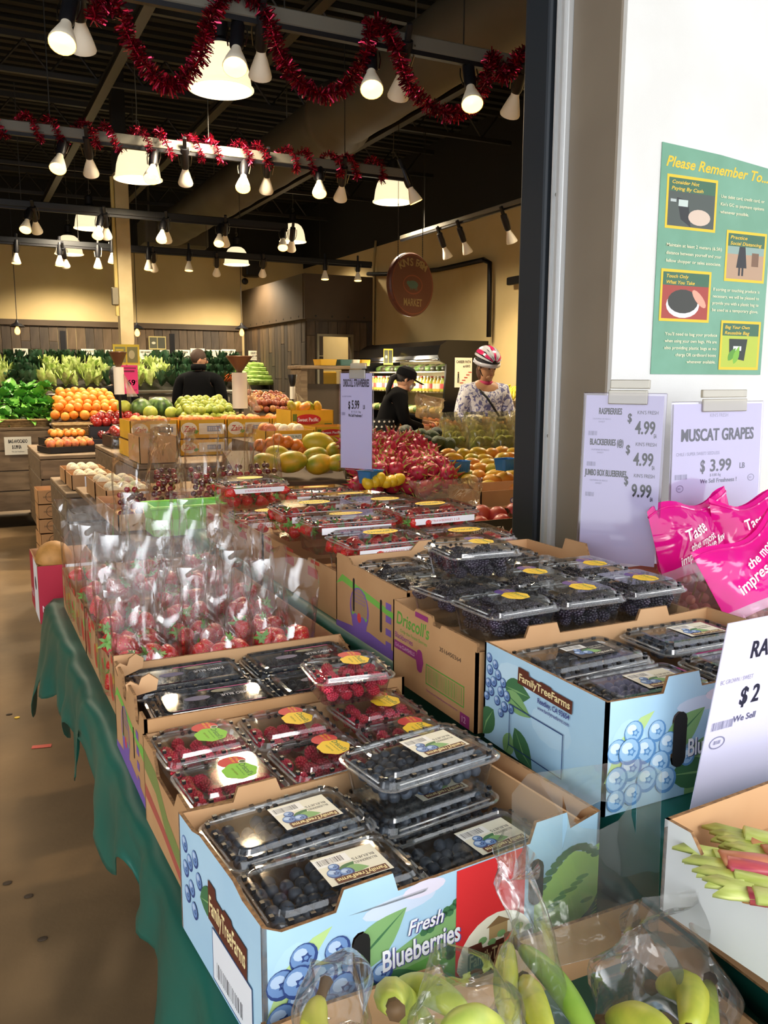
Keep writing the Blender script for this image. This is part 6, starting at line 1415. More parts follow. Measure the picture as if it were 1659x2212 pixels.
# limes, watermelons, onions at the back of the stall
q = [(1.82, 7.75, 1.12), (2.32, 7.75, 1.12), (2.38, 8.35, 1.24), (1.88, 8.35, 1.24)]
riser('sloping board under the green pears', [(a, b, c - .04) for a, b, c in q], .86)
pile('pear', q, 8, 6, 'lime green pear in the mound behind the yellow boxes', 'pear', 'green pears in the mound', 1.1, layers=2, hop=.055)
for i, (px, py, Y, kd, lab, s) in enumerate([(268, 880, 8.3, 'pomelo', 'pale green pomelo behind the pole of the bag stand', .9), (305, 882, 8.25, 'watermelon', 'dark striped watermelon, nearer the oranges', 1.0), (345, 880, 8.45, 'watermelon', 'dark striped watermelon, nearer the green pears', 1.1), (325, 892, 8.1, 'pomelo', 'green pomelo in front of the watermelons', .9), (370, 892, 8.1, 'pomelo', 'yellow-green pomelo beside the green pears', .8)]):
    put(kd, A(px, py, y=Y), lab, 'melon', 'melons and pomelos', (0, 0, i * 1.2), s)
riser('step under the melons', [(1.25, 7.98, 1.07), (1.80, 7.98, 1.07), (1.80, 8.6, 1.10), (1.25, 8.6, 1.10)], .86)
q = [(2.42, 7.50, 1.20), (2.80, 7.50, 1.19), (2.92, 8.1, 1.30), (2.50, 8.1, 1.32)]
riser('sloping board under the onions', [(a, b, c - .04) for a, b, c in q], .86)
pile('onion', q, 8, 6, 'brown-red onion in the mound beside the bag roll', 'onion', 'onions in the mound', 1.0, layers=2, hop=.045)
# bag rolls with funnels
roll = M('bag_roll', 'e6dfcf', .55); funn = M('funnel_copper', '6b4a34', .4, .3); funb = M('funnel_black', '15151a', .4)
def rollstand(lab, px, yt, yb, Y, rad, fm, z0, sheet=True):
    c = A(px, (yt + yb) / 2, y=Y); zt, zb_ = A(px, yt, y=Y).z, A(px, yb, y=Y).z; t = thing('bag_roll_stand', lab, 'bag dispenser', (c.x, Y, z0))
    MB().tube([(0, 0, 0), (0, 0, zt - z0 + .03)], .012, 8).build('pole', steel, t, True)
    MB().lathe([(0, zb_ - z0), (rad, zb_ - z0), (rad, zt - z0), (.018, zt - z0)], 20).build('roll', roll, t, True, 40)
    MB().lathe([(.02, zt - z0), (.03, zt - z0 + .02), (rad * 1.75, zt - z0 + .13), (rad * 1.7, zt - z0 + .135), (.01, zt - z0 + .04)], 20).build('funnel', fm, t, True, 40)
    if sheet:
        mb = MB(); L_ = [[(rad * .9 + .02 * j / 6 + k * .02 * (j / 6), -.02 + .012 * math.sin(k * 2 + j), (zt - z0 - .06) * (1 - j / 6) + (zb_ - z0 - .02) * j / 6) for k in range(6)] for j in range(7)]
        mb.loft(L_, closed=False).build('loose_bag', plastic('roll_bag', 'f3eddc', .06, .2, .4, 12, .3, 1.3, 'efe4c9'), t, True)
rollstand('bag roll on a pole with a copper funnel, in front of the pink price tag', 257, 793, 852, 8.0, .045, funn, 1.09)
rollstand('large bag roll on a pole with a copper funnel, behind the yellow boxes', 518, 805, 882, 6.9, .062, funn, .95)
rollstand('small bag roll with a black funnel near the boarded corner room', 632, 835, 862, 9.3, .03, funb, 1.1)
stall('narrow boarded stall under the small bag roll', 2.9, 3.7, 9.0, 9.7, 1.1, 4)
# signs in the hall
def simple_card(lab, px, py, Y, wpx, hpx, fn, col, fr=None, grp='small hall signs', name='price_sign', post=True, ry=0):
    a0, b0_ = A(px - wpx / 2, py + hpx / 2, y=Y), A(px + wpx / 2, py - hpx / 2, y=Y); w_, h_ = b0_.x - a0.x, b0_.z - a0.z
    t = thing(name, lab, 'sign', group=grp); t.matrix_world = frame(a0, (1, 0, 0), (0, 0, 1)); MB().box((w_ / 2, h_ / 2, -.003), (w_, h_, .004)).build('card', col, t)
    a = Art(step=.0003); fn(a, w_, h_)
    if a.mb.f: a.build('print', t, Matrix.Identity(4))
    if post: MB().box((w_ / 2, -.22, -.008), (.015, .46, .004)).build('post', steel, t)
    return t
def gen(nm, pr):
    return lambda a, w, h: (a.text(nm, w * .5, h * .66, h * .2, BLK, align='c', width=w * .7, bold=.04), a.text(pr, w * .45, h * .34, h * .2, BLK, align='c', width=w * .34, bold=.04), a.text('We Sell Freshness !', w * .5, h * .14, h * .08, BLK, align='c', width=w * .5))
simple_card('white price card for bagged avocado on the boards of the greens stall', 39, 963, 9.17, 56, 40, gen('BAG AVOCADO', '$ 5.99 EA'), paperin, post=False)
pk = M('pink_card', 'e0347e', .55)
simple_card('pink sale card reading sixty-nine cents, below the yellow framed notice', 280, 820, 8.35, 34, 62, lambda a, w, h: (a.text('69', w * .60, h * .30, h * .2, BLK, align='c', width=w * .46, bold=.03), a.text('c', w * .86, h * .42, h * .08, BLK), a.rect(w * .05, h * .88, w * .85, h * .04, ink('7a1c40')), a.rect(w * .1, h * .76, w * .7, h * .06, ink('7a1c40')), a.text('each', w * .7, h * .12, h * .05, BLK)), pk)
nm_ = M('notice_yellow', 'd8bf3a', .5)
def notice(a, w, h):
    a.rect(w * .07, h * .1, w * .4, h * .78, ink('8a8a58')); a.rect(w * .53, h * .1, w * .4, h * .78, ink('7d7a50')); a.leaf(w * .12, h * .3, w * .3, h * .12, .5, ink('4a5a34')); a.ell(w * .7, h * .5, w * .12, h * .22, ink('b9b08a'), 12); a.rect(w * .1, h * .68, w * .3, h * .08, ink('d8bf3a'))
simple_card('yellow framed notice over the pink sale card, before the cream column', 273, 766, 8.40, 55, 43, notice, nm_)
def notice2(a, w, h): a.rect(w * .05, h * .1, w * .43, h * .82, ink('4a4a3a')); a.rect(w * .52, h * .1, w * .43, h * .82, ink('3c3d30')); a.ell(w * .28, h * .5, w * .12, h * .1, ink('b9b8a0'), 10)
simple_card('yellow framed notice on the boarded back wall', 340, 741, 17.13, 36, 28, notice2, M('notice_pale', 'b0a368', .5), post=False)
YS = 16.75
for i, (px, py, nm, pr) in enumerate([(45, 763, 'SPINACH', '$ 1.98'), (191, 764, 'ROMAINE LETTUCE', '$ 1.98'), (243, 766, 'BOK CHOY', '$ 1.48'), (315, 766, 'RED CHARD', '$ 2.28'), (395, 766, 'GREEN ONION', '$ 1.78'), (427, 763, 'LEEKS', '$ 2.48'), (494, 765, 'BUNCH CARROTS', '$ 2.98'), (552, 768, 'CELERY EACH', '$ 1.99')]):
    simple_card('small white price card above the cold case, for ' + nm.lower(), px, py, YS - .35, 30, 20, gen(nm, pr), paperin)
for i, (px, py, w_, h_) in enumerate([(362, 768, 32, 24), (463, 766, 34, 20), (571, 732, 18, 28), (571, 768, 18, 30)]):
    simple_card('blank white sheet on the back wall, ' + ['beside the framed notice', 'behind the shopper in black', 'upper one by the corner room', 'lower one by the corner room'][i], px, py, 17.14, w_, h_, lambda a, w, h: [a.rect(w * .1, h * (.2 + .15 * k), w * .8, h * .04, ink('9a927e'), k == 0) for k in range(5)], paperin, post=False)
# ------------------------------------------------------------------ cold case along the back wall
cc_ = thing('cold_case', 'long grey open cold case of leafy vegetables along the boarded back wall', 'display case', (2.0, 16.1, 0)); met = M('case_grey', '5c5a52', .35, .6)
MB().bbox((0, 0, .62), (6.6, 1.3, 1.2), .03).build('body', met, cc_); MB().bbox((0, -.68, 1.24), (6.6, .08, .05), .01).build('front_rail', M('case_bright', '9a978c', .3, .8), cc_)
MB().add([(-3.3, -.6, 1.2), (3.3, -.6, 1.2), (3.3, .62, 1.62), (-3.3, .62, 1.62), (-3.3, .62, 1.2), (3.3, .62, 1.2)], [(0, 1, 2, 3), (0, 3, 4), (1, 5, 2), (3, 2, 5, 4)]).build('sloping_deck', met, cc_)
for px in (137, 372, 579): MB().box((A(px, 750, y=16.5).x - 2.0, .4, 1.9), (.09, .06, .8)).build('divider_post', black, cc_)
for k in range(12): MB().bbox((-2.9 + k * .52, -.64, 1.10), (.42, .04, .1), .01).build('price_strip', M('strip_white', 'd8d6cc', .4), cc_)
rl = [M('romaine_leaf', '8fb04a', .45, var='d8e0a0', vscale=18), M('romaine_pale', 'cdd98a', .45, var='9fb858', vscale=18), M('kale_leaf', '1f3320', .5, var='2f4a2a', vscale=18)]
def bunch(name, mats, n, L_, W_, seed):
    R = random.Random(seed); mb = MB()
    for k in range(n):
        a = 2.4 * k; til = .15 + .9 * k / n; loops = []
        rot = Matrix.Rotation(a, 4, 'Z') @ Matrix.Rotation(PI / 2 - til, 4, 'X')
        for i in range(5):
            t = i / 4; wv = W_ * (.25 + .75 * math.sin(PI * min(1, t * .8 + .15)))
            loops.append([tuple(rot @ Vector((wv * s, L_ * t * R.uniform(.95, 1.05), .3 * wv * abs(s) + .25 * t * t * L_ * til - .01 * ((i + s) % 2)))) for s in (-1, -.4, .4, 1)])
        mb.loft(loops, mi=k % len(mats), closed=False)
    mb.lathe([(0, -.03), (.018, -.02), (.022, .02), (0, .04)], 8, 0)
    return proto(mb.build(name, mats, None, True))
rom = [bunch('romaine_head', [rl[0], rl[1], rl[1]], 14, .24, .045, 1), bunch('romaine_head', [rl[1], rl[0]], 12, .22, .05, 2)]; kale = [bunch('kale_bunch', [rl[2], greenL[2]], 16, .22, .055, 3)]
for row in range(4):
    for i in range(26):
        px = 4 + i * 23 + (row % 2) * 11; y = 15.62 + row * .27; py = 828 - row * 15
        if px > 520: continue
        dark = (px < 95 and px > 15) or (px > 230 and px < 262) or (row == 3) or (row == 0 and 330 < px < 350) or px > 365
        p = A(px, py, y=y); dk_ = 'kale' if dark else 'romaine'
        clone((kale if dark else rom)[i % (1 if dark else 2)], T(p.x, y, p.z - .02, RL.uniform(0, 6), RL.uniform(.1, .75), 0, 1.15), ('dark curly kale bunch' if dark else 'pale-hearted romaine head') + ' in the cold case, %s row' % ['front', 'second', 'third', 'back'][row], 'kale' if dark else 'lettuce', '%s, %s row' % ('kale bunches' if dark else 'romaine heads', ['front', 'second', 'third', 'back'][row]))
cel = M('celery_green', '8db44c', .4, var='b9d07a', vscale=9); mb = MB(); R = random.Random(5)
for k in range(9): mb.tube([(-.2, .03 * math.cos(k * .7), .03 * math.sin(k * .7)), (.05, .035 * math.cos(k * .7), .035 * math.sin(k * .7)), (.24, .05 * math.cos(k * .7), .05 * math.sin(k * .7) + .01)], [.018, .015, .008], 6)
cb_ = proto(mb.build('celery_bunch', cel, None, True))
for row in range(5):
    for i in range(4):
        p = A(534 + i * 13 + 3 * (row % 2), 826 - row * 9, y=15.5 + row * .14); clone(cb_, T(p.x, p.y, p.z, RL.uniform(-.35, .1) + PI, 0, 0, 1.1), 'thick green celery bunch at the corner end of the cold case, %s layer' % ['lowest', 'second', 'middle', 'fourth', 'top'][row], 'celery', 'celery bunches, layer %d' % (row + 1))
car = M('carrot_orange', 'd2662a', .5)
cp_ = proto(MB().tube([(0, 0, 0), (0, .1, 0), (0, .18, 0)], [.016, .012, .003], 8).build('carrot', car, None, True)); MB().tube([(0, 0, 0), (0, -.04, .02), (.01, -.09, .05)], [.006, .01, .003], 5).build('carrot_top', greenL[1], cp_, True)
for i in range(12): p = A(484 + (i % 6) * 4, 826 - (i // 6) * 6, y=15.55); clone(cp_, T(p.x, p.y, p.z + .02, RL.uniform(-.5, .5) + PI, .5), 'orange carrot between the shopper in black and the celery', 'carrot', 'carrots')

# ------------------------------------------------------------------ black open fridge at the side wall
fx0, fx1, fy0, fy1 = 5.90, 6.60, 10.08, 12.62
fr_ = thing('display_fridge', 'black open-fronted fridge of juices and packed salads along the side wall', 'fridge', ((fx0 + fx1) / 2, (fy0 + fy1) / 2, 0)); D2 = (fy1 - fy0); fb = M('fridge_black', '101014', .25, .2); fin = M('fridge_inner', 'c9bfa0', .5)
W2 = fx1 - fx0
side = [(-W2 / 2 - .02, 0), (W2 / 2, 0), (W2 / 2, 2.0), (-W2 / 2 + .06, 2.0), (-W2 / 2 - .06, 1.93), (-W2 / 2 - .10, 1.80), (-W2 / 2 - .06, 1.72), (-W2 / 2 + .04, 1.68), (-W2 / 2 - .02, .75)]
for y in (-D2 / 2, D2 / 2 - .04): MB().prism(side, .04, frame((0, y, 0), (1, 0, 0), (0, 0, 1)), mo=0, mi=0, me=0).build('end_panel', fb, fr_)
MB().bbox((W2 / 2 - .04, 0, 1.0), (.06, D2 - .08, 1.9), .005).build('back_panel', fin, fr_); MB().bbox((0, 0, .34), (W2 - .06, D2 - .08, .66), .01).build('base', fb, fr_)
hood = [(W2 / 2, 2.0), (-W2 / 2 + .06, 2.0), (-W2 / 2 - .06, 1.93), (-W2 / 2 - .10, 1.80), (-W2 / 2 - .06, 1.72), (-W2 / 2 + .0, 1.76), (-W2 / 2 + .04, 1.9), (W2 / 2, 1.93)]
MB().prism(hood, D2 - .08, frame((0, -D2 / 2 + .04, 0), (1, 0, 0), (0, 0, 1)), mo=0, mi=0, me=0).build('hood', fb, fr_)
MB().tube([(-W2 / 2 - .07, -D2 / 2 + .05, 1.74), (-W2 / 2 - .07, D2 / 2 - .05, 1.74)], .012, 6).build('hood_trim', M('chrome_trim', 'c9c9c4', .15, 1), fr_, True)
for z, dx in ((1.58, .25), (1.30, .15), (1.0, .02)):
    MB().bbox((W2 / 2 - .32 + (.1 - dx) * .5, 0, z), (.46 + (.25 - dx) * .4, D2 - .1, .02), .004).build('shelf', fin, fr_)
MB().box((-W2 / 2 + .14, 0, 1.87), (.05, D2 - .2, .02)).build('lamp_strip', M('fridge_lamp', 'fff2cc', .4, emit=5, emitc='ffe7b0'), fr_)
juice = [M('juice_yellow', 'e0c35a', .3), M('juice_green', 'a9b84a', .3), M('juice_orange', 'dc9a3a', .3)]
bot = proto(MB().lathe([(0, 0), (.034, 0), (.038, .01), (.038, .13), (.034, .15), (.018, .175), (.018, .19)], 14).build('juice_bottle', juice[0], None, True, 40)); MB().lathe([(.019, .19), (.021, .19), (.021, .212), (0, .212)], 12).build('cap', M('cap_white', 'e9e6da', .5), bot, True); MB().lathe([(.0385, .04), (.0385, .11)], 14, cap=False).build('label_band', M('band_white', 'e3dfd0', .6), bot, True)
bg_ = proto(MB().lathe([(0, 0), (.034, 0), (.038, .01), (.038, .13), (.034, .15), (.018, .175), (.018, .19)], 14).build('juice_bottle', juice[1], None, True, 40)); MB().lathe([(.019, .19), (.021, .19), (.021, .212), (0, .212)], 12).build('cap', M('cap_red', 'b03a3a', .5), bg_, True); MB().lathe([(.0385, .04), (.0385, .11)], 14, cap=False).build('label_band', M('band_red', 'c05a5a', .6), bg_, True)
for i in range(24):
    clone((bot, bg_)[i % 3 == 1], T(fx0 + .10, fy0 + .10 + i * .100, 1.31), 'juice bottle with %s in the row on the fridge middle shelf' % ('red cap and band' if i % 3 == 1 else 'white cap'), 'bottle', 'juice bottles, %s' % ('red caps' if i % 3 == 1 else 'white caps'))
sal = [M('salad_green', '3f5a2c', .5, var='5e7a3a', vscale=20), M('salad_pale', 'c9c290', .5, var='a9a868', vscale=20), M('salad_dark', '2b2e22', .5, var='45402c', vscale=20)]
sp_ = []
for k in range(3):
    o = proto(jitter_mesh([(0, -.04), (.06, -.035), (.085, 0), (.07, .035), (0, .045)], 12, .12, 20, k).build('salad_bag', sal[k], None, True)); MB().box((0, -.085, .0), (.07, .002, .03)).build('sticker', paperin, o); sp_.append(o)
for j, (z, n, ks) in enumerate([(1.64, 15, (0, 2)), (1.05, 15, (1, 0)), (.75, 14, (1, 1))]):
    for i in range(n): clone(sp_[ks[i % 2]], T(fx0 + (.22, .12, .05)[j], fy0 + .12 + i * .16, z, PI / 2 + RL.uniform(-.3, .3), -.3), '%s packed salad on the %s of the black fridge' % (['dark green', 'pale', 'brownish'][ks[i % 2]], ['top shelf', 'lower shelf', 'bottom tray'][j]), 'salad', 'packed salads, %s, %s' % (['top shelf', 'lower shelf', 'bottom tray'][j], ks[i % 2]))
lamp('fridge_glow', 'POINT', (5.75, 10.9, 1.6), 10, (1, .9, .68), .1); lamp('fridge_glow', 'POINT', (5.75, 12.0, 1.6), 10, (1, .9, .68), .1)
def career(a, w, h):
    a.text('CAREER PATH', w * .5, h * .82, h * .09, BLK, align='c', width=w * .85, bold=.03); a.text("at KIN'S", w * .68, h * .68, h * .08, BLK, align='c', width=w * .4, bold=.03)
    for k in range(5): a.rect(w * (.3 + .12 * k), h * (.14 + .09 * k), w * .2, h * .03, ink('b03030'))
    a.ell(w * .2, h * .5, w * .05, h * .03, ink('6b4a34'), 8); a.rect(w * .16, h * .32, w * .08, h * .15, BLK); a.rect(w * .15, h * .16, w * .04, h * .16, BLK); a.rect(w * .21, h * .16, w * .04, h * .16, BLK)
simple_card('white career notice with red steps on the black fridge end', 1001, 805, fy0 - .012, 38, 64, career, paperin, post=False)
simple_card('small yellow notice hanging over the fridge opening', 852, 771, 11.3, 20, 34, notice2, nm_, post=False).location.x -= .1
# banana shelf right of the fridge
shb = thing('banana_shelf', 'brown wooden shelf of bananas beside the black fridge', 'shelf', (6.30, 9.2, 0)); MB().bbox((0, 0, 1.18), (.6, .9, .05), .005).bbox((0, 0, .95), (.6, .9, .05), .005).build('board', brownp, shb)
for sy in (-.42, .42): MB().bbox((0, sy, .6), (.58, .05, 1.2), .005).build('side', brownp, shb)
banm = M('banana_skin', 'cdb034', .5, var='a9a832', vscale=20)
bb_ = MB()
for k in range(6): bb_.tube([(-.02 + .004 * k, .035 * (k - 2.5) * .3, .08), (.05, .035 * (k - 2.5), .06), (.11, .035 * (k - 2.5) * 1.2, .0), (.13, .035 * (k - 2.5) * 1.2, -.04)], [.006, .017, .017, .005], 7)
bb_.tube([(-.04, 0, .09), (-.01, 0, .08)], .012, 6); bh = proto(bb_.build('banana_bunch', banm, None, True))
for i in range(15): clone(bh, T(6.12 + .09 * (i % 4), 8.86 + .17 * (i // 3), 1.225 + .05 * (i % 3), RL.uniform(2, 4.5)), 'yellow-green banana bunch on the brown shelf beside the fridge', 'bananas', 'banana bunches')
# counter with coloured trays before the corner room
ct_ = thing('wood_counter', 'tall wooden counter with coloured trays before the boarded corner room', 'counter', (5.05, 12.2, 0)); zc = A(735, 790, y=12.2).z
MB().bbox((0, 0, zc - .03), (1.0, .55, .05), .006).build('top', plank_col[0], ct_)
for sx in (-.42, .42): MB().bbox((sx, 0, (zc - .05) / 2), (.1, .45, zc - .05), .006).build('leg', plank_col[1], ct_)
MB().bbox((0, .15, .8), (.8, .03, 1.2), .004).build('back_board', brownp, ct_)
for px, wd, cm, nm in ((702, .28, 'c99c2a', 'yellow tray'), (740, .2, '3a5f5a', 'dark teal tub'), (762, .12, 'dfd8c4', 'white packet'), (782, .16, 'c99c2a', 'small yellow tray')):
    c = A(px, 783, y=12.1); one(MB().loft([rr(wd * .9, .26, .02, 0), rr(wd, .3, .02, .09), rr(wd * .94, .27, .02, .09), rr(wd * .86, .24, .02, .02)], True, True), nm.split()[-1] if nm.split()[-1] != 'tub' else 'plastic_tub', M('tray_' + cm, cm, .5), nm + ' on the tall wooden counter', 'tray', None, True, 40).location = (c.x, 12.1, zc)
# round wooden sign
rs_ = thing('round_sign', 'round red-brown wooden shop sign hung on chains before the beige side wall', 'sign', (4.80, 9.0, 2.56)); rs_.rotation_euler = (0, 0, .30)
rd = MB().lathe([(0, -.04), (.345, -.04), (.36, -.02), (.36, .02), (.345, .04), (0, .04)], 48, 0, Matrix.Rotation(PI / 2, 4, 'X')); rd.build('disc', M('sign_wood', '5e2c20', .5, var='4a2219', vscale=4, stretch=(1, 1, 6)), rs_, True, 30)
a = Art(step=.0006, base=.042); a.ell(0, 0, .335, .335, ink('7a3a26'), 40); a.ell(0, 0, .325, .325, ink('56281c'), 40); a.ell(0, 0, .16, .11, ink('7a3a26'), 24); a.ell(0, 0, .145, .095, ink('56281c'), 24)
a.ell(0, 0, .085, .045, ink('3c5a50'), 20); a.ell(-.075, .015, .03, .024, ink('3c5a50'), 12)
for x in (-.05, -.02, .03, .055): a.rect(x, -.06, .014, .035, ink('3c5a50'), False)
cg = ink('8a7448')
word = "KIN'S FARM"
for i, ch in enumerate(word):
    if ch == ' ': continue
    t_ = (i - (len(word) - 1) / 2) * .20; a.text(ch, .215 * math.sin(t_), .12 + .09 * math.cos(t_), .085, cg, align='c', rot=-t_ * .6, bold=.02, raise_=i == 0)
a.text('MARKET', 0, -.24, .085, cg, align='c', width=.30, bold=.02)
a.build('print', rs_, Matrix.Rotation(PI / 2, 4, 'X'))
ch_ = MB()
for sx in (-.2, .2):
    for k in range(24): ch_.ball(.008, 6, 4, (1, .5, 1.9), 0, T(sx, 0, .31 + k * .024))
    ch_.tube([(sx, 0, .85), (sx, 0, 2.4)], .003, 5)
ch_.build('chain', steel, rs_)
# black conduits on the side wall
pw_ = [A(795, 592, x=6.56), A(832, 592, x=6.56), A(945, 583, x=6.56), A(1045, 561, x=6.56)]; pw2 = [A(1045, 561, x=6.56), A(1058, 568, x=6.56), A(1058, 600, x=6.56), A(1056, 728, x=6.56)]
mb = MB().tube(pw_, .035, 8).tube(pw2, .035, 8); one(mb, 'wall_conduit', black, 'thick black conduit running across the beige wall and down to the fridge', 'pipe')
c = A(1122, 604, x=6.56); one(MB().bbox((0, 0, 0), (.06, .5, .1), .01), 'wall_bracket', black, 'short black bar fixed to the beige wall beside the door frame', 'bracket', smooth=False).location = c
pipe = [A(812, 520, x=6.60), A(808, 560, x=6.60), A(806, 745, x=6.60)]
one(MB().tube(pipe, .02, 6), 'wall_pipe', M('pipe_cream', 'a8986c', .6), 'thin cream pipe running down the side wall next to the corner room', 'pipe')
c = A(556, 575, y=16.7); one(MB().bbox((0, 0, 0), (.34, .3, .34), .03), 'speaker', black, 'black loudspeaker box high in the back corner', 'speaker', smooth=False).location = (c.x, 17.04, c.z)
c = A(531, 607, y=17.1); one(MB().lathe([(0, -.03), (.06, -.03), (.065, 0), (.05, .02), (0, .02)], 16, 0, Matrix.Rotation(PI / 2, 4, 'X')), 'wall_alarm', black, 'small round black alarm on the beige back wall', 'alarm').location = (c.x, 17.15, c.z)
# litter on the floor
c = A(90, 1612, z=.002); one(MB().box((0, 0, 0), (.075, .03, .001)), 'dropped_sticker', ink('c23a2e'), 'red and white sticker dropped on the concrete floor', 'litter', smooth=False).matrix_world = Matrix.Translation(c) @ Matrix.Rotation(-.2, 4, 'Z')
c = A(37, 1550, z=.002); one(MB().lathe([(0, 0), (.012, 0), (.012, .001), (0, .001)], 10), 'yellow_sticker', ink('d8b52e'), 'tiny yellow sticker on the concrete floor', 'litter').location = c
RX = random.Random(9)
for i, (px, py) in enumerate([(62, 1935), (92, 2028), (16, 1907), (125, 1360), (20, 1543)]):
    c = A(px, py, z=.002); one(MB().ball(.014, 10, 5, (1, .7, .25)), 'floor_scrap', M('scrap_dark', '3a2c1c', .8), 'dark scrap trodden on the concrete floor, ' + ['beside the middle of the cloth', 'nearest the shopper', 'by the frame edge', 'far end of the cloth', 'beside the dropped sticker'][i], 'litter').location = c

# ================================================================== PEOPLE
def skin(name, nodes, chains, mat, parent, sub=2, root=None):
    ids = {}; vs = []; rs = []; es = []
    for k, (p, r) in nodes.items(): ids[k] = len(vs); vs.append(p); rs.append(r)
    for ch in chains:
        for a_, b_ in zip(ch, ch[1:]): es.append((ids[a_], ids[b_]))
    used = sorted({i for e in es for i in e}); mp = {o: n for n, o in enumerate(used)}
    me = bpy.data.meshes.new(name); me.from_pydata([vs[i] for i in used], [(mp[a_], mp[b_]) for a_, b_ in es], [])
    me.materials.append(mat); o = bpy.data.objects.new(name, me); COL.objects.link(o); o.parent = parent
    m = o.modifiers.new('skin', 'SKIN'); m.use_smooth_shade = True
    sv = me.skin_vertices[0].data
    for i, u in enumerate(used): r = rs[u]; sv[i].radius = r if isinstance(r, tuple) else (r, r); sv[i].use_root = False
    sv[mp[ids[root]] if root else 0].use_root = True
    m2 = o.modifiers.new('sub', 'SUBSURF'); m2.levels = sub; m2.render_levels = sub
    return o
skinm = M('skin_light', 'c99a7c', .5, sss=.1); skinm2 = M('skin_tan', 'b98a66', .5, sss=.1)
def figure(name, lab, loc, rz, arms, lean=0.0, head=(0, 0, 0), look=0.0, nod=0.0, H=1.68, mats=None, wide=1.0):
    """standing figure facing local -Y; arms = {side: (elbow, wrist, hand direction)} in local metres"""
    t = thing(name, lab, 'person', loc, rz); k = H / 1.70; N = {}
    ly = -lean
    def S(n, x, y, z, r): N[n] = (Vector((x * k, y * k, z * k)), r if isinstance(r, tuple) else r * k)
    S('pel', 0, 0, .95, (.155 * wide, .11)); S('sp', 0, ly * .3, 1.10, (.145 * wide, .105)); S('ch', 0, ly * .7, 1.28, (.165 * wide, .115)); S('up', 0, ly, 1.40, (.12 * wide, .085)); S('nk', 0, ly * 1.12 - .01, 1.47, .052)
    hx, hy = head[0], ly * 1.25 + head[1]
    S('hd0', hx, hy - .015, 1.535 + head[2], .062); S('hd1', hx, hy - .01, 1.60 + head[2], (.078, .092)); S('hd2', hx, hy, 1.655 + head[2], (.068, .08))
    for s, q in ((-1, 'l'), (1, 'r')):
        S('sh' + q, s * .165 * wide, ly * .95, 1.385, .062); e_, w_, hd = arms[q]
        S('el' + q, *e_, .044); S('wr' + q, *w_, .028); S('pa' + q, w_[0] + hd[0] * .07, w_[1] + hd[1] * .07, w_[2] + hd[2] * .07, (.038, .018))
        S('hp' + q, s * .09, 0, .88, .088); S('kn' + q, s * .10, -.01, .48, .06); S('an' + q, s * .10, .02, .09, .042); S('to' + q, s * .11, -.13, .04, .036)
    body = [['pel', 'sp', 'ch', 'up', 'nk', 'hd0', 'hd1', 'hd2']] + [['up', 'sh' + q, 'el' + q, 'wr' + q, 'pa' + q] for q in 'lr'] + [['pel', 'hp' + q, 'kn' + q, 'an' + q, 'to' + q] for q in 'lr']
    skin('body', N, body, mats['skin'], t, 2, 'pel')
    C = {n: (p, tuple(x + .016 for x in (r if isinstance(r, tuple) else (r, r)))) for n, (p, r) in N.items()}
    C['pel'] = (C['pel'][0], (.185 * wide * k, .14 * k)); C['low'] = (Vector((0, 0, .86 * k)), (.18 * wide * k, .14 * k))
    for q in 'lr': C['wr' + q] = (N['wr' + q][0], (.042, .042)); C['el' + q] = (N['el' + q][0], (.062 * k, .062 * k)); C['sh' + q] = (N['sh' + q][0], (.082 * k, .082 * k))
    C['nk'] = (N['nk'][0], (.068, .068))
    skin('jacket', C, [['low', 'pel', 'sp', 'ch', 'up', 'nk']] + [['up', 'sh' + q, 'el' + q, 'wr' + q] for q in 'lr'], mats['top'], t, 2, 'pel')
    skin('trousers', C, [['pel', 'hp' + q, 'kn' + q, 'an' + q] for q in 'lr'], mats['legs'], t, 1, 'pel')
    for q in 'lr':
        skin('shoe', {'a': (N['an' + q][0] + Vector((0, .03, -.03)), .045), 'b': (N['to' + q][0] + Vector((0, .02, 0)), .042), 'c': (N['to' + q][0] + Vector((0, -.04, -.003)), .033)}, [['a', 'b', 'c']], M('shoe_dark', '1a1a1c', .5), t, 1, 'a')
        # fingers and thumb
        p = N['pa' + q][0]; d = Vector(arms[q][2]).normalized(); sx = d.cross(Vector((0, 0, 1))).normalized() if abs(d.z) < .9 else Vector((1, 0, 0)); dn = d.cross(sx).normalized(); dn = dn if dn.z < 0 else -dn
        F = {}; chs = []; F['p'] = (p - d * .01, (.032, .016))
        for j, (off, ln) in enumerate(((-.027, .055), (-.009, .064), (.009, .06), (.026, .046))):
            b = p + sx * off + d * .02
            F['k%d' % j] = (b, .0095); F['m%d' % j] = (b + d * ln * .55 + dn * ln * .22, .0085); F['t%d' % j] = (b + d * ln * .75 + dn * ln * .7, .0072); chs.append(['p', 'k%d' % j, 'm%d' % j, 't%d' % j])
        F['th0'] = (p + sx * -.038 - d * .005, .011); F['th1'] = (p + sx * -.050 + d * .025 + dn * .015, .009); chs.append(['p', 'th0', 'th1'])
        skin('hand', F, chs, mats['skin'], t, 1, 'p')
    # face
    hp_ = N['hd1'][0]; hm = Matrix.Translation(hp_) @ Matrix.Rotation(look, 4, 'Z') @ Matrix.Rotation(nod, 4, 'X')
    f = MB().ball(.085, 16, 12, (.86, 1.0, 1.16), 0, hm @ T(0, .004, .01)).ball(.014, 8, 6, (.8, 1.3, 1.3), 0, hm @ T(0, -.088, -.012)).ball(.035, 10, 8, (1, .9, .8), 0, hm @ T(0, -.052, -.068))
    for s in (-1, 1): f.ball(.02, 8, 6, (.35, .7, 1.2), 0, hm @ T(s * .076, .01, 0))
    f.build('face', mats['skin'], t, True)
    ey = MB()
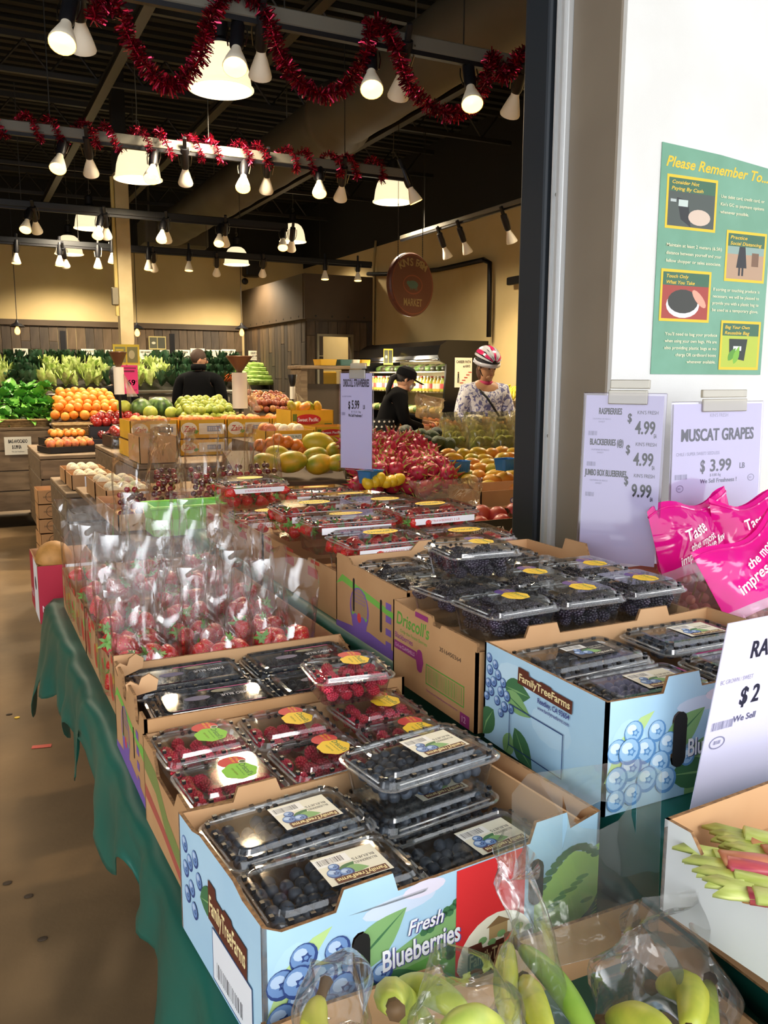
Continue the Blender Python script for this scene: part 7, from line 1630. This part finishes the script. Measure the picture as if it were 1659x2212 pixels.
    for s in (-1, 1): ey.ball(.009, 8, 6, (1.2, .5, .7), 0, hm @ T(s * .028, -.082, .012)); ey.box((s * .028, -.086, .028), (.026, .006, .004), 0, hm)
    ey.build('eyes', M('eye_dark', '231a16', .3), t, True); MB().ball(.016, 8, 5, (1.3, .35, .3), 0, hm @ T(0, -.083, -.045)).build('mouth', M('lip', '9a5a50', .5), t, True)
    return t, hm, N
darkt = M('jacket_black', '08090c', .95, spec=.15, bump=.2, bscale=60); darkl = M('trousers_black', '15161a', .85)
hairb = M('hair_brown', '3c281c', .6, bump=.6, bscale=300); hairk = M('hair_black', '121010', .5, bump=.6, bscale=300); hairg = M('hair_auburn', '5a3a26', .6, bump=.6, bscale=300)
def hair(t, hm, m, full=False, bun=False):
    h = MB(); h.ball(.093, 18, 12, (.90, 1.0, 1.05), 0, hm @ T(0, .018, .035))
    if full: h.ball(.085, 14, 10, (.92, .8, 1.3), 0, hm @ T(0, .035, -.03))
    if bun: h.tube([hm @ Vector((0, .09, .01)), hm @ Vector((0, .13, -.03)), hm @ Vector((0, .13, -.14)), hm @ Vector((0, .11, -.22))], [.03, .032, .026, .01], 10)
    h.v = [v + Vector((0, 0, 0)) * 0 + (v - hm.translation).normalized() * .004 * noise.noise(v * 40) for v in h.v]
    return h.build('hair', m, t, True)
# shopper in black, seen from behind
pm, hm, N = figure('person', 'brown-haired shopper in a black jacket and glasses, back turned, before the romaine', (2.58, 10.1, 0), math.radians(150), {'l': ((-.27, -.02, 1.12), (-.20, -.24, 1.02), (.3, -.8, -.2)), 'r': ((.27, -.02, 1.12), (.20, -.24, 1.02), (-.3, -.8, -.2))}, .03, (0, 0, 0), -1.1, .1, 1.80, {'skin': skinm, 'top': darkt, 'legs': darkl}, 1.30)
hair(pm, hm, hairb)
g = MB()
for s in (-1, 1): g.tube([hm @ Vector((s * .028 + .02 * math.cos(a_ * .7854), -.095, .012 + .017 * math.sin(a_ * .7854))) for a_ in range(9)], .0018, 5); g.tube([hm @ Vector((s * .05, -.095, .012)), hm @ Vector((s * .08, .0, .012))], .0018, 5)
g.build('glasses', black, pm)
MB().lathe([(.075, 1.50), (.085, 1.54), (.075, 1.57)], 20, 0, Matrix.Diagonal((1.1, 1.1, 1.05, 1))).build('collar', darkt, pm, True)
# second dark coat, mostly behind the bag roll
pm2, hm2, N2 = figure('person', 'shopper in a black coat bending behind the bag roll and the pink sale card', (1.66, 10.12, 0), math.radians(175), {'l': ((-.25, -.05, 1.10), (-.18, -.28, 1.05), (.2, -.8, -.2)), 'r': ((.25, -.05, 1.10), (.18, -.28, 1.05), (-.2, -.8, -.2))}, .10, (0, -.03, -.04), 0, .5, 1.62, {'skin': skinm, 'top': darkt, 'legs': darkl}, 1.0)
hair(pm2, hm2, hairk, True)
# cyclist
def pattern():
    m = M('jacket_floral', 'e6e2ea', .7); nt = m.node_tree; b = nt.nodes['Principled BSDF']; tc = nt.nodes.new('ShaderNodeTexCoord'); vo = nt.nodes.new('ShaderNodeTexNoise'); vo.inputs['Scale'].default_value = 26; vo.inputs['Detail'].default_value = 5; vo.inputs['Distortion'].default_value = 1.2
    nt.links.new(tc.outputs['Object'], vo.inputs['Vector']); r = nt.nodes.new('ShaderNodeValToRGB'); e = r.color_ramp.elements; e[0].position = .44; e[0].color = rgb('6e6fa0'); e[1].position = .52; e[1].color = rgb('ebe7ea'); nt.links.new(vo.outputs['Fac'], r.inputs['Fac']); nt.links.new(r.outputs['Color'], b.inputs['Base Color']); return m
wy, hm, N = figure('person', 'cyclist in a pink and silver helmet and blue-flowered white jacket, looking down at her hands', (4.24, 6.55, 0), math.radians(-12), {'l': ((-.25, -.06, 1.13), (-.08, -.27, 1.14), (.8, -.3, -.1)), 'r': ((.25, -.06, 1.13), (.10, -.28, 1.13), (-.8, -.4, -.1))}, .04, (0, -.04, -.01), .15, .30, 1.70, {'skin': skinm2, 'top': pattern(), 'legs': darkl}, 1.02)
hair(wy, hm, hairg, True)
hel = M('helmet_silver', 'c9c9d2', .25, coat=.5); hel2 = M('helmet_pink', 'd8286a', .25, coat=.5)
sh = MB()
for i in range(9):   # separate ribs with open vents between them
    a0 = -1.25 + i * .3125; loops = []
    for j in range(13):
        th = -1.45 + 2.9 * j / 12; y = .128 * math.sin(th); rad = math.cos(th * .92); z = .112 * rad
        wid = .085 if abs(th) > 1.15 or i in (0, 8) or j in (4, 8) else .16
        loops.append([(.105 * rad * math.sin(a0 + (q - .5) * wid * 2 * (1 if rad > .3 else 1.6)) * rr_, y * rr_, z * math.cos(a0 + (q - .5) * wid * 2) * rr_) for q, rr_ in ((0, .92), (0, 1.08), (1, 1.08), (1, .92))])
    sh.loft(loops, True, True, 1 if i in (1, 4, 7) else 0, hm @ T(0, .022, .068))
sh.build('helmet', [hel, hel2], wy, True, 40)
MB().ball(.1, 16, 8, (.93, 1.12, .82), 0, hm @ T(0, .024, .062)).build('helmet_liner', M('liner_dark', '2a2a30', .7), wy, True)
MB().loft([[tuple(hm @ Vector((.112 * math.cos(a_) * s_, .130 * math.sin(a_) * s_ + .022, z_ + .022))) for a_ in [2 * PI * q / 24 for q in range(24)]] for s_, z_ in ((.96, .0), (1.04, .008), (1.04, .03), (.96, .035))]).build('helmet_rim', hel, wy, True)
MB().tube([hm @ Vector((.08, .02, .01)), hm @ Vector((.06, -.03, -.06)), hm @ Vector((0, -.055, -.105)), hm @ Vector((-.06, -.03, -.06)), hm @ Vector((-.08, .02, .01))], .004, 5).build('chin_strap', black, wy)
MB().tube([(-.12, -.06, 1.45), (-.03, -.185, 1.33), (.08, -.18, 1.18), (.17, -.12, 1.05)], .010, 6).build('bag_strap', black, wy, True)
MB().ball(.06, 12, 8, (1.1, .9, .7), 0, T(0, -.07, 1.455)).build('scarf', M('scarf_pink', 'b8345e', .8), wy, True)
one(MB().bbox((0, 0, 0), (.09, .04, .10), .015), 'purse', M('purse_black', '141416', .5), 'small black purse held in the hands of the cyclist', 'purse', smooth=False).location = (4.23, 6.235, 1.12)
o = one(bagmesh(.16, .06, .12, 31, .3, 1.2, .02), 'produce_bag', plastic('wispy_bag', 'f3efe2', .08, .12, .5, 18, .15), 'thin clear produce bag held by the cyclist', 'bag'); o.matrix_world = T(4.40, 6.27, 1.13, .2, 0, .8)
# shop worker, side on, leaning
em, hm, N = figure('person', 'shop worker in a black cap, mask and polka-dot apron tie, leaning over a produce bag', (3.60, 7.30, 0), math.radians(72), {'l': ((-.19, -.20, 1.14), (-.12, -.40, 1.08), (.2, -.9, -.2)), 'r': ((.20, -.24, 1.18), (.12, -.45, 1.14), (-.1, -.9, -.1))}, .16, (0, -.03, -.05), 0, .35, 1.62, {'skin': skinm, 'top': M('shirt_black', '09090b', .95, spec=.15), 'legs': darkl}, .92)
hair(em, hm, hairk, False, True)
cap = MB().lathe([(.098, .02), (.1, .05), (.09, .09), (.05, .118), (0, .122)], 18, 0, hm @ T(0, .012, .005)); cap.add([hm @ Vector(p) for p in [(-.07, -.08, .032), (.07, -.08, .032), (.055, -.17, .02), (-.055, -.17, .02), (-.07, -.08, .026), (.07, -.08, .026), (.055, -.17, .014), (-.055, -.17, .014)]], [(0, 1, 2, 3), (7, 6, 5, 4), (3, 2, 6, 7), (0, 3, 7, 4), (1, 5, 6, 2)]); cap.build('cap', darkt, em, True, 40)
MB().ball(.045, 12, 8, (1.15, .75, .8), 0, hm @ T(0, -.062, -.04)).build('face_mask', M('mask_white', 'e3e3e0', .7), em, True)
dm = M('apron_black', '141416', .8); ap = MB(); dots = MB()
lp = [[((.185 + .02 * t_) * .92 * math.cos(a_), (.15 + .02 * t_) * math.sin(a_), 1.12 - .24 * t_) for a_ in [2 * PI * q / 28 for q in range(28)]] for t_ in (0, .35, .7, 1)]
ap.loft(lp).build('apron', dm, em, True)
for r_i in range(5):
    for q in range(20):
        a_ = 2 * PI * (q + .5 * (r_i % 2)) / 20; tt = .1 + r_i * .2; n_ = Vector((math.cos(a_), math.sin(a_), 0)); p = Vector(((.185 + .02 * tt) * .92 * math.cos(a_), (.15 + .02 * tt) * math.sin(a_), 1.12 - .24 * tt)) + n_ * .003
        dots.ball(.011, 8, 4, (1, .25, 1), 0, Matrix.Translation(p) @ Matrix.Rotation(a_ - PI / 2, 4, 'Z'))
dots.build('apron_dots', M('dot_white', 'e6e2d8', .7), em)['kind'] = 'stuff'
c = A(925, 860, y=7.0); o = one(bagmesh(.28, .14, .22, 41, .4, 1.3, .03), 'produce_bag', plastic('peach_bag', 'f0dcc0', .06, .15, .5, 14, .16, 1.3, 'e0c8a8'), 'large thin produce bag opened by the shop worker', 'bag'); o.matrix_world = T(c.x, c.y, c.z - .20, .3, 0, .2)
stall('boarded stall between the shop worker and the fridge', 4.3, 5.2, 7.9, 9.3, .95, 4)
pile('onion', [(4.38, 7.98, .99), (5.12, 7.98, .99), (5.12, 9.2, 1.0), (4.38, 9.2, 1.0)], 9, 10, 'small brown bulb heaped on the stall between the worker and the fridge', 'onion', 'bulbs on the far stall', 1.0)
drop_protos()
